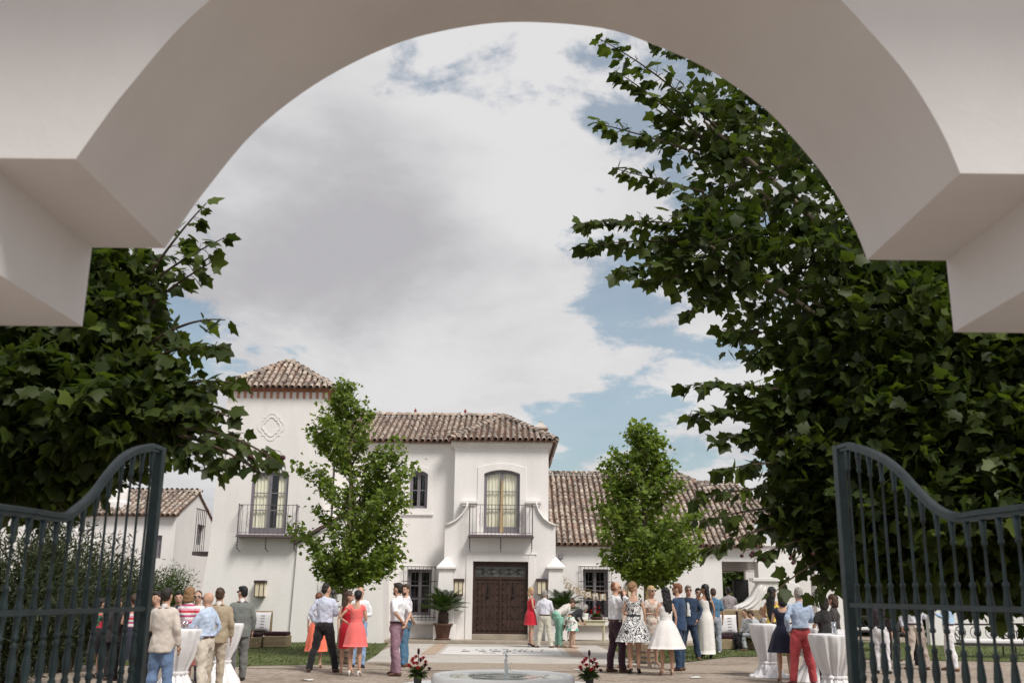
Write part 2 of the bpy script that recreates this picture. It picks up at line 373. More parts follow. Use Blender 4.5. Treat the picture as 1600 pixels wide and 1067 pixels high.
sheet('brick_strip', [(G(882, 1014).x, ye(1024)), (G(901, 1014).x, ye(1024)), (G(901, 1014).x, YC-.1), (G(882, 1014).x, YC-.1)], 0.008, mat('terracotta_paving', (0.40, 0.30, 0.23), 0.9, 0.2, 5))
sheet('brick_strip', [(G(668, 1014).x, ye(1024)), (G(690, 1014).x, ye(1024)), (G(690, 1014).x, YC-.1), (G(668, 1014).x, YC-.1)], 0.008, MATS['terracotta_paving'])
x0, x1 = G(692, 1018).x, G(874, 1018).x
sheet('marble_panel', [(x0, ye(1023.5)), (x1, ye(1023.5)), (x1, ye(1011)), (x0, ye(1011))], 0.012, WHST)
# worn dark inlay marks in the panel (illegible at this distance in the photograph)
ink = MB()
for (a, b_, yy, ww) in ((297, 390, 128, .10), (310, 350, 112, .07), (455, 485, 113, .09), (495, 575, 128, .10), (525, 560, 113, .07), (618, 642, 113, .12), (645, 742, 128, .10), (670, 705, 112, .07),
                       (808, 830, 112, .12), (805, 862, 128, .10), (890, 915, 113, .1), (945, 975, 128, .12), (960, 1000, 112, .08), (1005, 1030, 128, .12), (1030, 1042, 110, .1), (1092, 1110, 128, .12), (1195, 1215, 126, .1), (1205, 1230, 112, .08),
                       (540, 600, 148, .05), (610, 690, 148, .05), (770, 800, 148, .05), (880, 910, 148, .05)):
    p0 = G(680+a/7.27, 1000+yy/7.27); p1 = G(680+b_/7.27, 1000+yy/7.27)
    ink.slab([(p0.x, p0.y-ww*1.6), (p1.x, p1.y-ww*1.6), (p1.x, p1.y+ww*1.6), (p0.x, p0.y+ww*1.6)], 0.0125, 0.0165)
struct('panel_inlay', ink, mat('dark_inlay', (0.09, 0.085, 0.085), 0.8))
# lawns
LAWNS = {
 'l': [(-14.2, 34.9), (G(600, 1008).x, 34.9), (G(596, 1022).x-.1, G(596, 1022).y), G(566, 1037).xy[:], G(365, 1041).xy[:], (-14.2, G(300, 1041).y)],
 'r': [(G(945, 1006).x, 34.9), (G(1330, 1006).x, 34.9), G(1330, 1022).xy[:], G(1140, 1026).xy[:], G(1085, 1033).xy[:], G(1040, 1036).xy[:], G(985, 1030).xy[:]],
 'g': [G(1332, 1030).xy[:], G(1760, 1036).xy[:], G(1760, 1006).xy[:], G(1332, 1003).xy[:]],
 'f': [G(-160, 1042).xy[:], G(150, 1036).xy[:], G(180, 1008).xy[:], (-22, 33), (-30, 33)],
}
LAWNOBJ = []
def point_in(poly, x, y):
    c = False; n = len(poly)
    for i in range(n):
        x1_, y1_ = poly[i]; x2_, y2_ = poly[(i+1) % n]
        if (y1_ > y) != (y2_ > y) and x < (x2_-x1_)*(y-y1_)/(y2_-y1_)+x1_: c = not c
    return c
for k, poly in LAWNS.items():
    o = sheet('lawn', [tuple(p) for p in poly], 0.016, GRASSM); LAWNOBJ.append(o)
    # low edge lip so that the turf has a real step to the gravel
for i, key in enumerate(LAWNS):
    poly = [tuple(p) for p in LAWNS[key]]
    xs = [p[0] for p in poly]; ys = [p[1] for p in poly]; V = []; Fc = []; tries = 9000
    for _ in range(tries):
        x = random.uniform(min(xs), max(xs)); y = random.uniform(min(ys), max(ys))
        if not point_in(poly, x, y): continue
        a = random.uniform(0, 6.28); h = random.uniform(0.03, 0.075); w_ = 0.016; q = len(V)
        V += [(x-w_*math.cos(a), y-w_*math.sin(a), 0.014), (x+w_*math.cos(a), y+w_*math.sin(a), 0.014), (x+random.uniform(-.03, .03), y+random.uniform(-.03, .03), h)]
        Fc.append((q, q+1, q+2))
    mb = MB(); mb.v = V; mb.f = Fc; mb.mi = [0]*len(Fc)
    o = mb.build('grass', leafmat('grass_blade', (0.070, 0.092, 0.022), (0.145, 0.170, 0.055), 0.2) if 'grass_blade' not in MATS else MATS['grass_blade'])
    tag(o, ['short mown grass on the lawn before the tower', 'short mown grass on the lawn right of the door', 'short mown grass seen through the right gate', 'short mown grass seen through the left gate'][i], 'grass', kind='stuff')

# ================================================================ gateway arch
YF, YBk = 3.46, 4.46
def prof_pt(px, py): p = P(px, py, YBk); return p.x, p.z
L_pts = [(258, 388), (289, 342), (320, 299), (397, 207), (491, 133), (594, 79), (686, 50), (800, 35)]
R_pts = [(938, 44), (1026, 72), (1114, 113), (1197, 172), (1245, 223), (1294, 284), (1333, 352), (1355, 406)]
prof = [prof_pt(*p) for p in L_pts+R_pts]
# smooth the measured points (Catmull-Rom) into an even curve
def catmull(p, n=6):
    out = []; q = [p[0]]+list(p)+[p[-1]]
    for i in range(1, len(q)-2):
        for k in range(n):
            t = k/n; a, b, c, d = [np.array(q[i+j-1]) for j in range(4)]
            out.append(tuple(0.5*((2*b)+(-a+c)*t+(2*a-5*b+4*c-d)*t*t+(-a+3*b-3*c+d)*t**3)))
    out.append(tuple(p[-1])); return out
prof = catmull(prof, 5)
zl, zr = prof[0][1], prof[-1][1]
c2l = prof_pt(136, 450)[0]; c2r = prof_pt(1484, 460)[0]
z2l = prof_pt(131, 510)[1]; z2r = prof_pt(1490, 519)[1]
JX = 2.46
poly = [(-7.0, 0), (-JX-.05, 0), (-JX-.05, z2l), (c2l, z2l), (c2l, zl)] + prof + [(c2r, zr), (c2r, z2r), (JX+.05, z2r), (JX+.05, 0), (7.0, 0), (7.0, 6.6), (-7.0, 6.6)]
am = MB()
tr = tessellate_polygon([[Vector((a, b, 0)) for a, b in poly]])
n_ = len(poly); vv = [(a, YF, b) for a, b in poly]+[(a, YBk, b) for a, b in poly]; ff = []
for t in tr:
    a, b, c = [Vector((*poly[i], 0)) for i in t]
    t = tuple(t) if (b-a).cross(c-a).z > 0 else tuple(reversed(t)); ff.append(t); ff.append(tuple(i+n_ for i in reversed(t)))
area = sum(poly[i][0]*poly[(i+1) % n_][1]-poly[(i+1) % n_][0]*poly[i][1] for i in range(n_))
ff += [(((i+1) % n_, i, i+n_, (i+1) % n_+n_) if area > 0 else (i, (i+1) % n_, (i+1) % n_+n_, i+n_)) for i in range(n_)]
am.add(vv, ff)
ao = am.build('gateway_arch', WHITE2); tag(ao, 'thick white plastered gateway arch with stepped corbels framing the whole view', 'arch')
bevel(ao, 0.03, 4, 25); shade_auto(ao, 30)
em = MB()                              # stepped slab out of view, added only to shade the face of the arch
for yo, za, zb in ((.25, 4.9, 5.0), (.5, 5.002, 5.12), (1.08, 5.122, 5.3)): em.box(-6.9, 6.9, YF-yo, YF-.002, za, zb)
em.build('added_shade_eave', WHITE2, ao)

# ================================================================ gates
def gate(hinge, free, pts, mid, label):
    h = Vector((*hinge, 0)); e = Vector((*free, 0)); d = (e-h); Lg = d.length; d.normalize(); nrm_ = Vector((d.y, -d.x, 0))
    root = thing('iron_gate', label, 'gate', (h.x, h.y, 0), 0, 'pair of open iron gates')
    pr = []
    for px, py in pts:
        q = PXp(px, py, h, nrm_); pr.append(((q-h).dot(d), q.z))
    pr.sort()
    if pr[0][0] > 0: pr = [(0.0, pr[0][1])]+pr
    pr = catmull(pr, 4)
    zm = np.mean([PXp(px, py, h, nrm_).z for px, py in mid])
    def zat(s_):
        for (a, za), (b, zb) in zip(pr, pr[1:]):
            if a <= s_ <= b: return za+(zb-za)*(s_-a)/max(1e-6, b-a)
        return pr[-1][1] if s_ > pr[-1][0] else pr[0][1]
    # top rail: broad moulded bar swept along the curve
    tr_ = MB(); path = [h+d*s_+Vector((0, 0, z)) for s_, z in pr if s_ <= Lg-0.03]
    path.append(h+d*(Lg-0.02)+Vector((0, 0, zat(Lg))))
    for (hw, hh, off) in ((0.028, 0.014, 0.0), (0.017, 0.012, -0.023)):
        vs = []; fs = []
        for p in path:
            c_ = p+Vector((0, 0, off))
            for sx_, sz_ in ((-1, -1), (1, -1), (1, .6), (.6, 1), (-.6, 1), (-1, .6)): vs.append(c_+nrm_*(hw*sx_)+Vector((0, 0, hh*sz_)))
        m = len(path)
        for i in range(m-1):
            for k in range(6): fs.append((i*6+k, i*6+(k+1) % 6, (i+1)*6+(k+1) % 6, (i+1)*6+k))
        fs += [tuple(range(5, -1, -1)), tuple((m-1)*6+k for k in range(6))]
        tr_.add(vs, fs)
    o = tr_.build('top_rail', GATEM, root); shade_auto(o, 50)
    def post(name, s_, hw, z0, z1):
        mb = MB(); c_ = h+d*s_; vs = []
        for z in (z0, z1):
            for a, b in ((-1, -1), (1, -1), (1, 1), (-1, 1)): vs.append(c_+d*(hw*a)+nrm_*(hw*b)+Vector((0, 0, z)))
        mb.add(vs, [(3, 2, 1, 0), (4, 5, 6, 7), (0, 1, 5, 4), (1, 2, 6, 5), (2, 3, 7, 6), (3, 0, 4, 7)])
        return bevel(mb.build(name, GATEM, root), 0.006)
    post('meeting_stile', Lg, 0.030, 0.02, zat(Lg)+0.01); post('hinge_stile', 0.0, 0.038, 0.02, zat(0)+0.02)
    for nm, z, hh in (('middle_rail', zm, 0.014), ('bottom_rail', 0.16, 0.025)):
        mb = MB(); vs = []
        for s_ in (0.036, Lg-0.04):
            for a, b in ((-1, -1), (1, -1), (1, 1), (-1, 1)): vs.append(h+d*s_+nrm_*(0.022*a)+Vector((0, 0, z+hh*b)))
        mb.add(vs, [(3, 2, 1, 0), (4, 5, 6, 7), (0, 1, 5, 4), (1, 2, 6, 5), (2, 3, 7, 6), (3, 0, 4, 7)]); mb.build(nm, GATEM, root)
    nb = 14
    for i in range(nb):
        s_ = Lg*(i+0.75)/(nb+0.6); zt = zat(s_)-0.035; r = 0.0092
        pf = [(r, 0.17), (r*1.2, 0.5), (.022, .52), (.024, .56), (r, .60), (r, 1.02), (.020, 1.04), (.018, 1.06), (.024, 1.10), (.025, 1.14), (.020, 1.185), (.016, 1.20), (.024, 1.215), (.025, 1.23), (.017, 1.245), (.023, 1.275), (.027, 1.31), (.022, 1.36), (.015, 1.405), (.020, 1.415), (.020, 1.43), (r, 1.442),
              (r, zm-.135), (.020, zm-.128), (.020, zm-.114), (.014, zm-.106), (.018, zm-.06), (.022, zm-.03), (.022, zm+.03), (.019, zm+.05), (.014, zm+.10), (.020, zm+.108), (.020, zm+.122), (r, zm+.13),
              (r*0.95, zt-.13), (.018, zt-.123), (.018, zt-.11), (.013, zt-.10), (.020, zt-.04), (.021, zt)]
        c_ = h+d*s_; mb = MB(); mb.lathe([(q_*.88, z_) for q_, z_ in pf], (c_.x, c_.y, 0), 8); mb.build('baluster', GATEM, root, smooth=True)
    return root
gate((-2.44, 4.56), (-2.27, 6.43), [(0, 792), (47, 798), (98, 805), (120, 793), (145, 771), (167, 742), (189, 716), (210, 702), (236, 696)], [(30, 957), (220, 951)], 'dark slate green iron gate swung open on the left')
gate((2.44, 4.56), (2.125, 6.43), [(1327, 694), (1354, 702), (1380, 714), (1405, 734), (1427, 758), (1452, 783), (1474, 798), (1499, 805), (1536, 800), (1600, 792)], [(1350, 946), (1580, 951)], 'dark slate green iron gate swung open on the right')
# ================================================================ buildings
def XZ(px, py, Y): p = P(px, py, Y); return (p.x, p.z)
def rect(px0, py0, px1, py1, Y):      # mean upright rectangle x0, x1, z0, z1 from photograph corners
    a, b, c, d = P(px0, py0, Y), P(px1, py0, Y), P(px0, py1, Y), P(px1, py1, Y)
    return (a.x+c.x)/2, (b.x+d.x)/2, (c.z+d.z)/2, (a.z+b.z)/2
def loop(r): x0, x1, z0, z1 = r; return [(x0, z0), (x1, z0), (x1, z1), (x0, z1)]

# one cover tile: tapered half barrel, local y up the slope, z out of the roof
def tile_mesh(name, Lt=0.40, r0=0.084, r1=0.068, n=6, th=0.014):
    mb = MB(); vs = []
    for (y, r, dz) in ((0, r0, 0.022), (Lt, r1, 0.0)):
        for rr in (r, r-th):
            for k in range(n+1):
                a = math.pi*k/n; vs.append((rr*math.cos(a), y, dz+rr*math.sin(a)*1.02))
    m = n+1; fs = []
    for k in range(n):
        fs += [(k, k+1, 2*m+k+1, 2*m+k), (m+k+1, m+k, 3*m+k, 3*m+k+1), (k+1, k, m+k, m+k+1)]
    fs += [(0, 2*m, 3*m, m), (n, m+n, 3*m+n, 2*m+n)]
    mb.add(vs, fs); me = mb.mesh(name); me.materials.append(TILE); me.polygons.foreach_set('use_smooth', [True]*len(me.polygons))
    me.set_sharp_from_angle(angle=R(50)); return me, np.array(vs), fs
TM, TV, TF = tile_mesh('tile'); RM, RV, RF = tile_mesh('ridge_tile', 0.44, 0.125, 0.10)
def frame_of(u, v):
    u = u.normalized(); w_ = u.cross(v).normalized(); v = w_.cross(u).normalized(); return Matrix(((u.x, v.x, w_.x), (u.y, v.y, w_.y), (u.z, v.z, w_.z)))
BUDGET = {}
def roof_plane(root, roof, poly3, u, v, sp=0.222, step=0.335, single=True):
    """tile a planar polygon: u along the eave, v up the slope"""
    u = Vector(u).normalized(); v = Vector(v); v = (v-u*v.dot(u)).normalized(); w_ = u.cross(v)
    o = Vector(poly3[0]); pts = [((Vector(p)-o).dot(u), (Vector(p)-o).dot(v)) for p in poly3]
    inv = INV[root.name]
    base = MB(); q = [Vector(p)+w_*0.0 for p in poly3]; n = len(q)
    base.add(q+[p-Vector((0, 0, 0.07)) for p in q], [tuple(range(n)), tuple(range(2*n-1, n-1, -1))]+[((i+1) % n, i, i+n, (i+1) % n+n) for i in range(n)])
    base.build('roof_deck', PAN, roof, root=root)
    us = [p[0] for p in pts]; k0 = math.ceil(min(us)/sp); cols = []
    Mr = frame_of(u, v)
    rest_v = []; rest_f = []; spots = []
    c = min(us)+sp*0.5
    while c < max(us):
        hits = []
        for i in range(len(pts)):
            (a, va), (b, vb) = pts[i], pts[(i+1) % len(pts)]
            if (a <= c < b) or (b <= c < a): hits.append(va+(vb-va)*(c-a)/(b-a))
        hits.sort()
        for a, b in zip(hits[::2], hits[1::2]):
            y = a-0.07
            while y < b-0.10:
                spots.append((c, y)); y += step
        c += sp
    spots.sort(key=lambda s: s[1])
    # pan tiles: shallow dark channels between the covers
    pm = MB()
    for (cu, y) in spots:
        j = random.uniform(-.012, .012); p = o+u*(cu+j)+v*y+w_*0.012
        rot = Mr @ Matrix.Rotation(random.uniform(-.035, .035), 3, 'Z') @ Matrix.Rotation(R(1.6)+random.uniform(-.02, .02), 3, 'X')
        if single and BUDGET.get(root.name, 300) > 0:
            BUDGET[root.name] = BUDGET.get(root.name, 300)-1
            t = link('tile', TM, roof); t.matrix_local = inv @ (Matrix.Translation(p) @ rot.to_4x4())
        else:
            k = len(rest_v); A = np.array(rot); rest_v += [tuple(x) for x in (TV @ A.T + np.array(p))]; rest_f += [tuple(i+k for i in f) for f in TF]
    if rest_v:
        mb = MB(); mb.v = rest_v; mb.f = rest_f; mb.mi = [0]*len(rest_f)
        r_ = mb.build('more_tiles', TILE, roof, smooth=True, kind='stuff', root=root); r_.data.set_sharp_from_angle(angle=R(50))
def ridge_line(root, roof, a, b, step=0.36):
    a, b = Vector(a), Vector(b); d = (b-a); Ld = d.length; d.normalize()
    u = d.cross(Vector((0, 0, 1))).normalized(); Mr = frame_of(u, d); inv = INV[root.name]; y = 0
    while y < Ld-0.22:
        p = a+d*y+Vector((0, 0, 0.015+random.uniform(-.008, .008)))
        t = link('ridge_tile', RM, roof); t.matrix_local = inv @ (Matrix.Translation(p) @ (Mr @ Matrix.Rotation(random.uniform(-.05, .05), 3, 'Z')).to_4x4()); y += step

def curtain(parent, x0, x1, z0, z1, y, m=None, name='curtain'):
    mb = MB(); n = max(6, int((x1-x0)/0.012)); vs = []; fs = []
    for i in range(n+1):
        x = x0+(x1-x0)*i/n; yy = y+0.016*math.sin(x*52)+0.007*math.sin(x*23+1)
        vs += [(x, yy, z0), (x, yy, z1)]
    for i in range(n): fs.append((2*i, 2*i+2, 2*i+3, 2*i+1))
    mb.add(vs, fs); return mb.build(name, m or CURT, parent, smooth=True)
def window(root, r, rise, Y, rows, leaves=2, curt=True, gap=0.0, name='window', kick=0.0):
    """framed, glazed window set in its reveal; r = (x0, x1, z0, z1), Y = plane of the frame"""
    x0, x1, z0, z1 = r; fw = 0.055
    fr = MB(); wall_holes(fr, arched(x0, x1, z0, z1, rise), [arched(x0+fw, x1-fw, z0+fw, z1-fw, rise*.9)], Y, Y+0.08)
    w_ = fr.build(name, FRAME, root)
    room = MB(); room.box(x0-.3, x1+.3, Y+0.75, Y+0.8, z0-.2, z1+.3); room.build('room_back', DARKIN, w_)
    lw = (x1-x0-2*fw)/leaves
    for i in range(leaves):
        a = x0+fw+lw*i+0.004; b = a+lw-0.008; st = 0.05; zb = z0+fw; zt = z1-fw-rise*0.04
        sm = MB()
        def top(x): t = (x-x0-fw)/(x1-x0-2*fw); return zt-rise*.9*(2*t-1)**2
        def sash(xa, xb): return [(xa, zb), (xb, zb)]+[(xb+(xa-xb)*k/6, top(xb+(xa-xb)*k/6)) for k in range(7)]
        outer = sash(a, b)
        kk = kick if kick else st
        inner = [(a+st, zb+kk), (b-st, zb+kk)]+[(b-st+(a-b+2*st)*k/6, top(b-st+(a-b+2*st)*k/6)-st) for k in range(7)]
        wall_holes(sm, outer, [inner], Y+0.012, Y+0.06)
        hh = top((a+b)/2)-st-(zb+kk)
        s_ = sm.build('sash', FRAME, w_)
        for q in range(1, rows):
            bars = MB(); z = zb+kk+hh*q/rows; bars.box(a+st-.004, b-st+.004, Y+0.016, Y+0.055, z-0.016, z+0.016); bars.build('glazing_bar', FRAME, w_)
        gm_ = MB(); gm_.add([(p[0], Y+0.035, p[1]) for p in inner], [tuple(range(len(inner)))]); gm_.build('pane', GLASS, w_)
        if curt:
            if gap and i == leaves-1: curtain(w_, a+(b-a)*gap, b, z0, z1, Y+0.115)
            elif gap < 0 and i == 0: curtain(w_, a, b-(b-a)*abs(gap), z0, z1, Y+0.115)
            else: curtain(w_, a, b, z0, z1, Y+0.115)
    return w_
def balcony(root, r, Y, depth, zrail, name='balcony', nb=13):
    """r: x0, x1 and z of slab top; iron railing on three sides, slab on brackets"""
    x0, x1, zs = r; Yo = Y-depth
    sl_ = MB(); sl_.box(x0, x1, Yo, Y-0.002, zs-0.05, zs); sl_.box(x0-.03, x1+.03, Yo-.03, Y-0.002, zs-0.085, zs-0.052); b_ = sl_.build(name, IRONB, root)
    rl = MB(); rl.box(x0+.01, x1-.01, Yo, Yo+.03, zrail-.02, zrail); rl.box(x0+.01, x0+.04, Yo+.031, Y, zrail-.02, zrail); rl.box(x1-.04, x1-.01, Yo+.031, Y, zrail-.02, zrail)
    rl.box(x0+.01, x1-.01, Yo+.005, Yo+.025, zs+.06, zs+.075)
    rl.build('handrail', IRONB, b_)
    for x in (x0+.025, x1-.025):
        mb = MB(); mb.bar((x, Yo+.015, zs), (x, Yo+.015, zrail+.03), 0.018, 8); mb.build('corner_post', IRONB, b_)
    for i in range(1, nb):
        x = x0+(x1-x0)*i/nb; mb = MB(); mb.bar((x, Yo+.015, zs), (x, Yo+.015, zrail-.01), 0.008, 5); mb.build('baluster', IRONB, b_)
    for s_ in (x0+.025, x1-.025):
        for k in (1, 2):
            mb = MB(); y = Yo+depth*k/3; mb.bar((s_, y, zs), (s_, y, zrail-.01), 0.008, 5); mb.build('baluster', IRONB, b_)
    for fx in (0.19, 0.81):
        mb = MB(); cx = x0+(x1-x0)*fx; zc = (zs+zrail)/2
        for sx_ in (-1, 1):
            for sz in (-1, 1):
                path = [Vector((cx+sx_*(0.012+0.05*math.sin(t*2.6)*(1-t*.35)), Yo+.015, zc+sz*(0.02+0.20*t-0.05*math.sin(t*4)))) for t in [i/10 for i in range(11)]]
                mb.tube(path, 0.006, 4)
        mb.build('scroll', IRONB, b_)
    for fx in (0.02, 0.5, 0.98):
        mb = MB(); cx = x0+(x1-x0)*fx; cx = min(max(cx, x0+.03), x1-.03)
        mb.tube([(cx, Yo+.04, zs-.09), (cx, Yo+.04, zs-.40), (cx, Yo+.10, zs-.47), (cx, Yo+.25, zs-.50)], 0.013, 6)
        for z in (.15, .25, .35, .44): mb.ball((cx, Yo+.045, zs-z), 0.026, 6, 4)
        mb.tube([(cx, Yo+.25, zs-.50), (cx, Y, zs-.55)], 0.012, 5)
        mb.build('bracket', IRON, b_)
    return b_
def cornice(mb, x0, x1, y, z1, steps=((.10, .09), (.06, .05)), back=None):
    z = z1
    for out, h in steps: mb.box(x0-out, x1+out, y-out, y if back is None else back, z-h, z-0.001); z -= h

def grille(root, r, Y, out=0.16, n=9, lab='window_grille'):
    x0, x1, z0, z1 = r; g = MB(); Yg = Y-out
    for k in range(n): x = x0+(x1-x0)*k/(n-1); g.bar((x, Yg, z0), (x, Yg, z1), 0.009, 5)
    go = g.build(lab, IRON, root)
    for z in (z1-0.01, z0+(z1-z0)*.72, z0+(z1-z0)*.42, z0+.10):
        mb = MB(); mb.box(x0-.07, x1+.07, Yg-.012, Yg-.008+.008, z-.012, z+.012); mb.build('cross_bar', IRON, go)
    mb = MB()
    for x in (x0, x1):
        for z in (z1-.03, z0+.06): mb.bar((x, Yg, z), (x, Y, z), 0.009, 5)
    mb.build('anchor', IRON, go)
    return go
def frame_band(mb, r, wd, Y, out, rise=0.0, bottom=True):
    x0, x1, z0, z1 = r
    if bottom: wall_holes(mb, arched(x0-wd, x1+wd, z0-wd, z1+wd, rise*1.1), [arched(x0, x1, z0, z1, rise)], Y-out, Y)
    else:
        mb.box(x0-wd, x0, Y-out, Y, z0, z1+wd); mb.box(x1, x1+wd, Y-out, Y, z0, z1+wd); mb.box(x0+.0005, x1-.0005, Y-out, Y, z1, z1+wd)

# ---------------------------------------------------------------- tower
tw = thing('tower', 'white battered tower with pyramid tile roof and red brick dentils', 'tower', (P(430, 900, YT).x, YT, 0))
TOP = XZ(435, 612, YT)[1]
left = [XZ(358, 612, YT), XZ(348, 670, YT), XZ(339, 731, YT), XZ(333, 800, YT), XZ(328, 850, YT), XZ(318, 905, YT), XZ(309, 960, YT), XZ(300, 1006, YT)]
xr = P(511, 620, YT).x
xl = left[0][0]
left[0] = (xl, TOP)
outer = [(left[-1][0], 0.0), (xr, 0.0), (xr, TOP)] + [(a, b if i else TOP) for i, (a, b) in enumerate(left[:-1])]
TR = rect(391, 737, 449, 834, YT)
mb = MB(); wall_holes(mb, outer, [arched(TR[0], TR[1], TR[2], TR[3], 0.10)], YT, YT+0.32); mb.build('wall', WHITE, tw)
mb = MB(); sidep = [(YT+.32, 0), (YT+3.2, 0), (YT+3.2, TOP), (YT+.32, TOP)]
for xx, ww in ((xr-.002, -.25), (left[0][0], .25)):
    mb.box(xx, xx+ww, YT+.3201, YT+3.2, 0, TOP-.002)
mb.build('side_wall', WHITE, tw)
mb = MB(); mb.prism([(left[-1][0], 0)]+[(left[0][0]+.02, 0), (left[0][0]+.02, TOP-.01)]+[p for p in left[1:-1]], YT+.321, YT+3.2); mb.build('batter', WHITE, tw)
window(tw, TR, 0.10, YT+0.06, 3, 2, gap=0.45, kick=0.16, name='balcony_door')
zr_ = P(415, 788, YT-.45).z; zs_ = P(415, 835, YT-.45).z
balcony(tw, (P(369, 836, YT-.45).x, P(462, 836, YT-.45).x, zs_), YT, 0.45, zr_)
# plaster cartouche: two quatrefoil mouldings
ec = P(424, 666, YT)
def quatre(s_, n=72):
    out = []
    for i in range(n):
        t = 2*math.pi*i/n; r_ = 0.66*s_/max(abs(math.cos(t)), abs(math.sin(t)))
        for k in range(4):
            a_ = t-k*math.pi/2; d_ = 0.56*s_; q_ = (0.44*s_)**2-(d_*math.sin(a_))**2
            if q_ > 0 and math.cos(a_) > 0: r_ = max(r_, d_*math.cos(a_)+math.sqrt(q_))
        out.append((ec.x+0.95*r_*math.cos(t), ec.z+r_*math.sin(t)))
    return out
mb = MB(); wall_holes(mb, quatre(0.52), [quatre(0.44)], YT-.016, YT+.01); wall_holes(mb, quatre(0.37), [quatre(0.31)], YT-.024, YT+.01)
shade_auto(bevel(mb.build('cartouche', WHITE, tw), 0.010, 3))
# brick dentils and string courses
zb0, zb1 = P(435, 621.5, YT).z, P(435, 612, YT).z
nb = 15
for i in range(nb):
    x = xl+(xr-xl)*(i+0.5)/nb; d = MB(); d.box(x-.045, x+.045, YT-.018, YT+.02, zb0-.02, zb1+.02); d.build('brick', BRICK, tw)
for i in range(9):
    y = YT+.15+i*.19; d = MB(); d.box(xr-.02, xr+.018, y-.04, y+.045, zb0-.02, zb1+.02); d.build('brick', BRICK, tw)
for k, (o_, h0, h1) in enumerate(((.03, zb1+.021, zb1+.055), (.075, zb1+.057, zb1+.095), (.12, zb1+.097, zb1+.125))):
    d = MB(); d.box(xl-o_, xr+o_, YT-o_, YT+3.2+o_, h0, h1); d.build('brick_course', BRICK, tw)
ZE = zb1+.13; ov = .24
E = [(xl-ov, YT-ov, ZE), (xr+ov, YT-ov, ZE), (xr+ov, YT+3.2+ov, ZE), (xl-ov, YT+3.2+ov, ZE)]
ap = P(446, 563, YT+1.6); ap = Vector(((xl+xr)/2, YT+1.6, ap.z-.05))
rf = MB(); rf.box(xl-ov+.03, xr+ov-.03, YT-ov+.03, YT+3.2+ov-.03, ZE-.03, ZE-.005); roof = rf.build('roof', PAN, tw)
roof_plane(tw, roof, [E[0], E[1], ap], (1, 0, 0), ap-Vector(((E[0][0]+E[1][0])/2, E[0][1], ZE)))
roof_plane(tw, roof, [E[1], E[2], ap], (0, 1, 0), ap-Vector((E[1][0], ap.y, ZE)))
roof_plane(tw, roof, [E[2], E[3], ap], (-1, 0, 0), ap-Vector((ap.x, E[2][1], ZE)))
roof_plane(tw, roof, [E[3], E[0], ap], (0, -1, 0), ap-Vector((E[3][0], ap.y, ZE)))
for e in E: ridge_line(tw, roof, e, ap)

# ---------------------------------------------------------------- stair block against the tower
sb = thing('stair_block', 'low battered white stair wall with sloping wooden coping beside the tower', 'wall', (P(530, 1004, YT).x, YT, 0))
YS = YT-0.12
so = [XZ(451, 1006, YS), XZ(598, 1006, YS), XZ(597, 775, YS), XZ(465, 850, YS)]; so = [(so[0][0], 0), (so[1][0], 0), so[2], so[3]]
mb = MB(); mb.prism(so, YS, YM+.2); mb.build('wall', WHITE, sb)
a, b = Vector((so[3][0]-.12, YS, so[3][1]-.02)), Vector((so[2][0], YS, so[2][1]+.06))
mb = MB(); mb.add([a+Vector((0, -.14, 0)), b+Vector((0, -.14, 0)), b+Vector((0, .25, 0)), a+Vector((0, .25, 0)), a+Vector((0, -.14, .11)), b+Vector((0, -.14, .11)), b+Vector((0, .25, .11)), a+Vector((0, .25, .11))],
       [(3, 2, 1, 0), (4, 5, 6, 7), (0, 1, 5, 4), (1, 2, 6, 5), (2, 3, 7, 6), (3, 0, 4, 7)])
mb.build('coping', mat('dark_wood', (0.09, 0.055, 0.05), 0.7, 0.3, 9), sb)
ring = P(530, 914, YS); mb = MB()
wall_holes(mb, [(ring.x+.72*math.cos(t), ring.z+.68*math.sin(t)) for t in [2*math.pi*i/40 for i in range(40)]], [[(ring.x+.63*math.cos(t), ring.z+.59*math.sin(t)) for t in [2*math.pi*i/40 for i in range(40)]]], YS-.04, YS+.01)
shade_auto(mb.build('round_moulding', WHITE, sb))
bc = P(521, 908, YS-.25)
be = thing('wall_bell', 'dark iron bell on a wall bracket half hidden behind the left young tree', 'bell', (bc.x, bc.y, bc.z-.4))
mb = MB(); mb.lathe([(.02, .62), (.10, .60), (.14, .45), (.17, .25), (.24, .08), (.25, .02), (.22, 0)], (bc.x, bc.y, bc.z-.42), 14); mb.build('bell_body', IRON, be, smooth=True)
mb = MB(); mb.ball((bc.x-.19, bc.y, bc.z+.04), (.13, .05, .13), 10, 6); mb.box(bc.x-.22, bc.x+.12, bc.y-.04, bc.y+.04, bc.z-.22, bc.z-.08); mb.box(bc.x-.1, bc.x+.1, bc.y-.03, YS-.001, bc.z+.16, bc.z+.24); mb.build('bracket', IRON, be)
mb = MB(); mb.tube([(bc.x, bc.y, bc.z-.4), (bc.x, bc.y, bc.z-.5), (bc.x+.1, bc.y, bc.z-.62), (bc.x+.22, bc.y, bc.z-.66)], .018, 6); mb.build('clapper_rope', IRON, be)

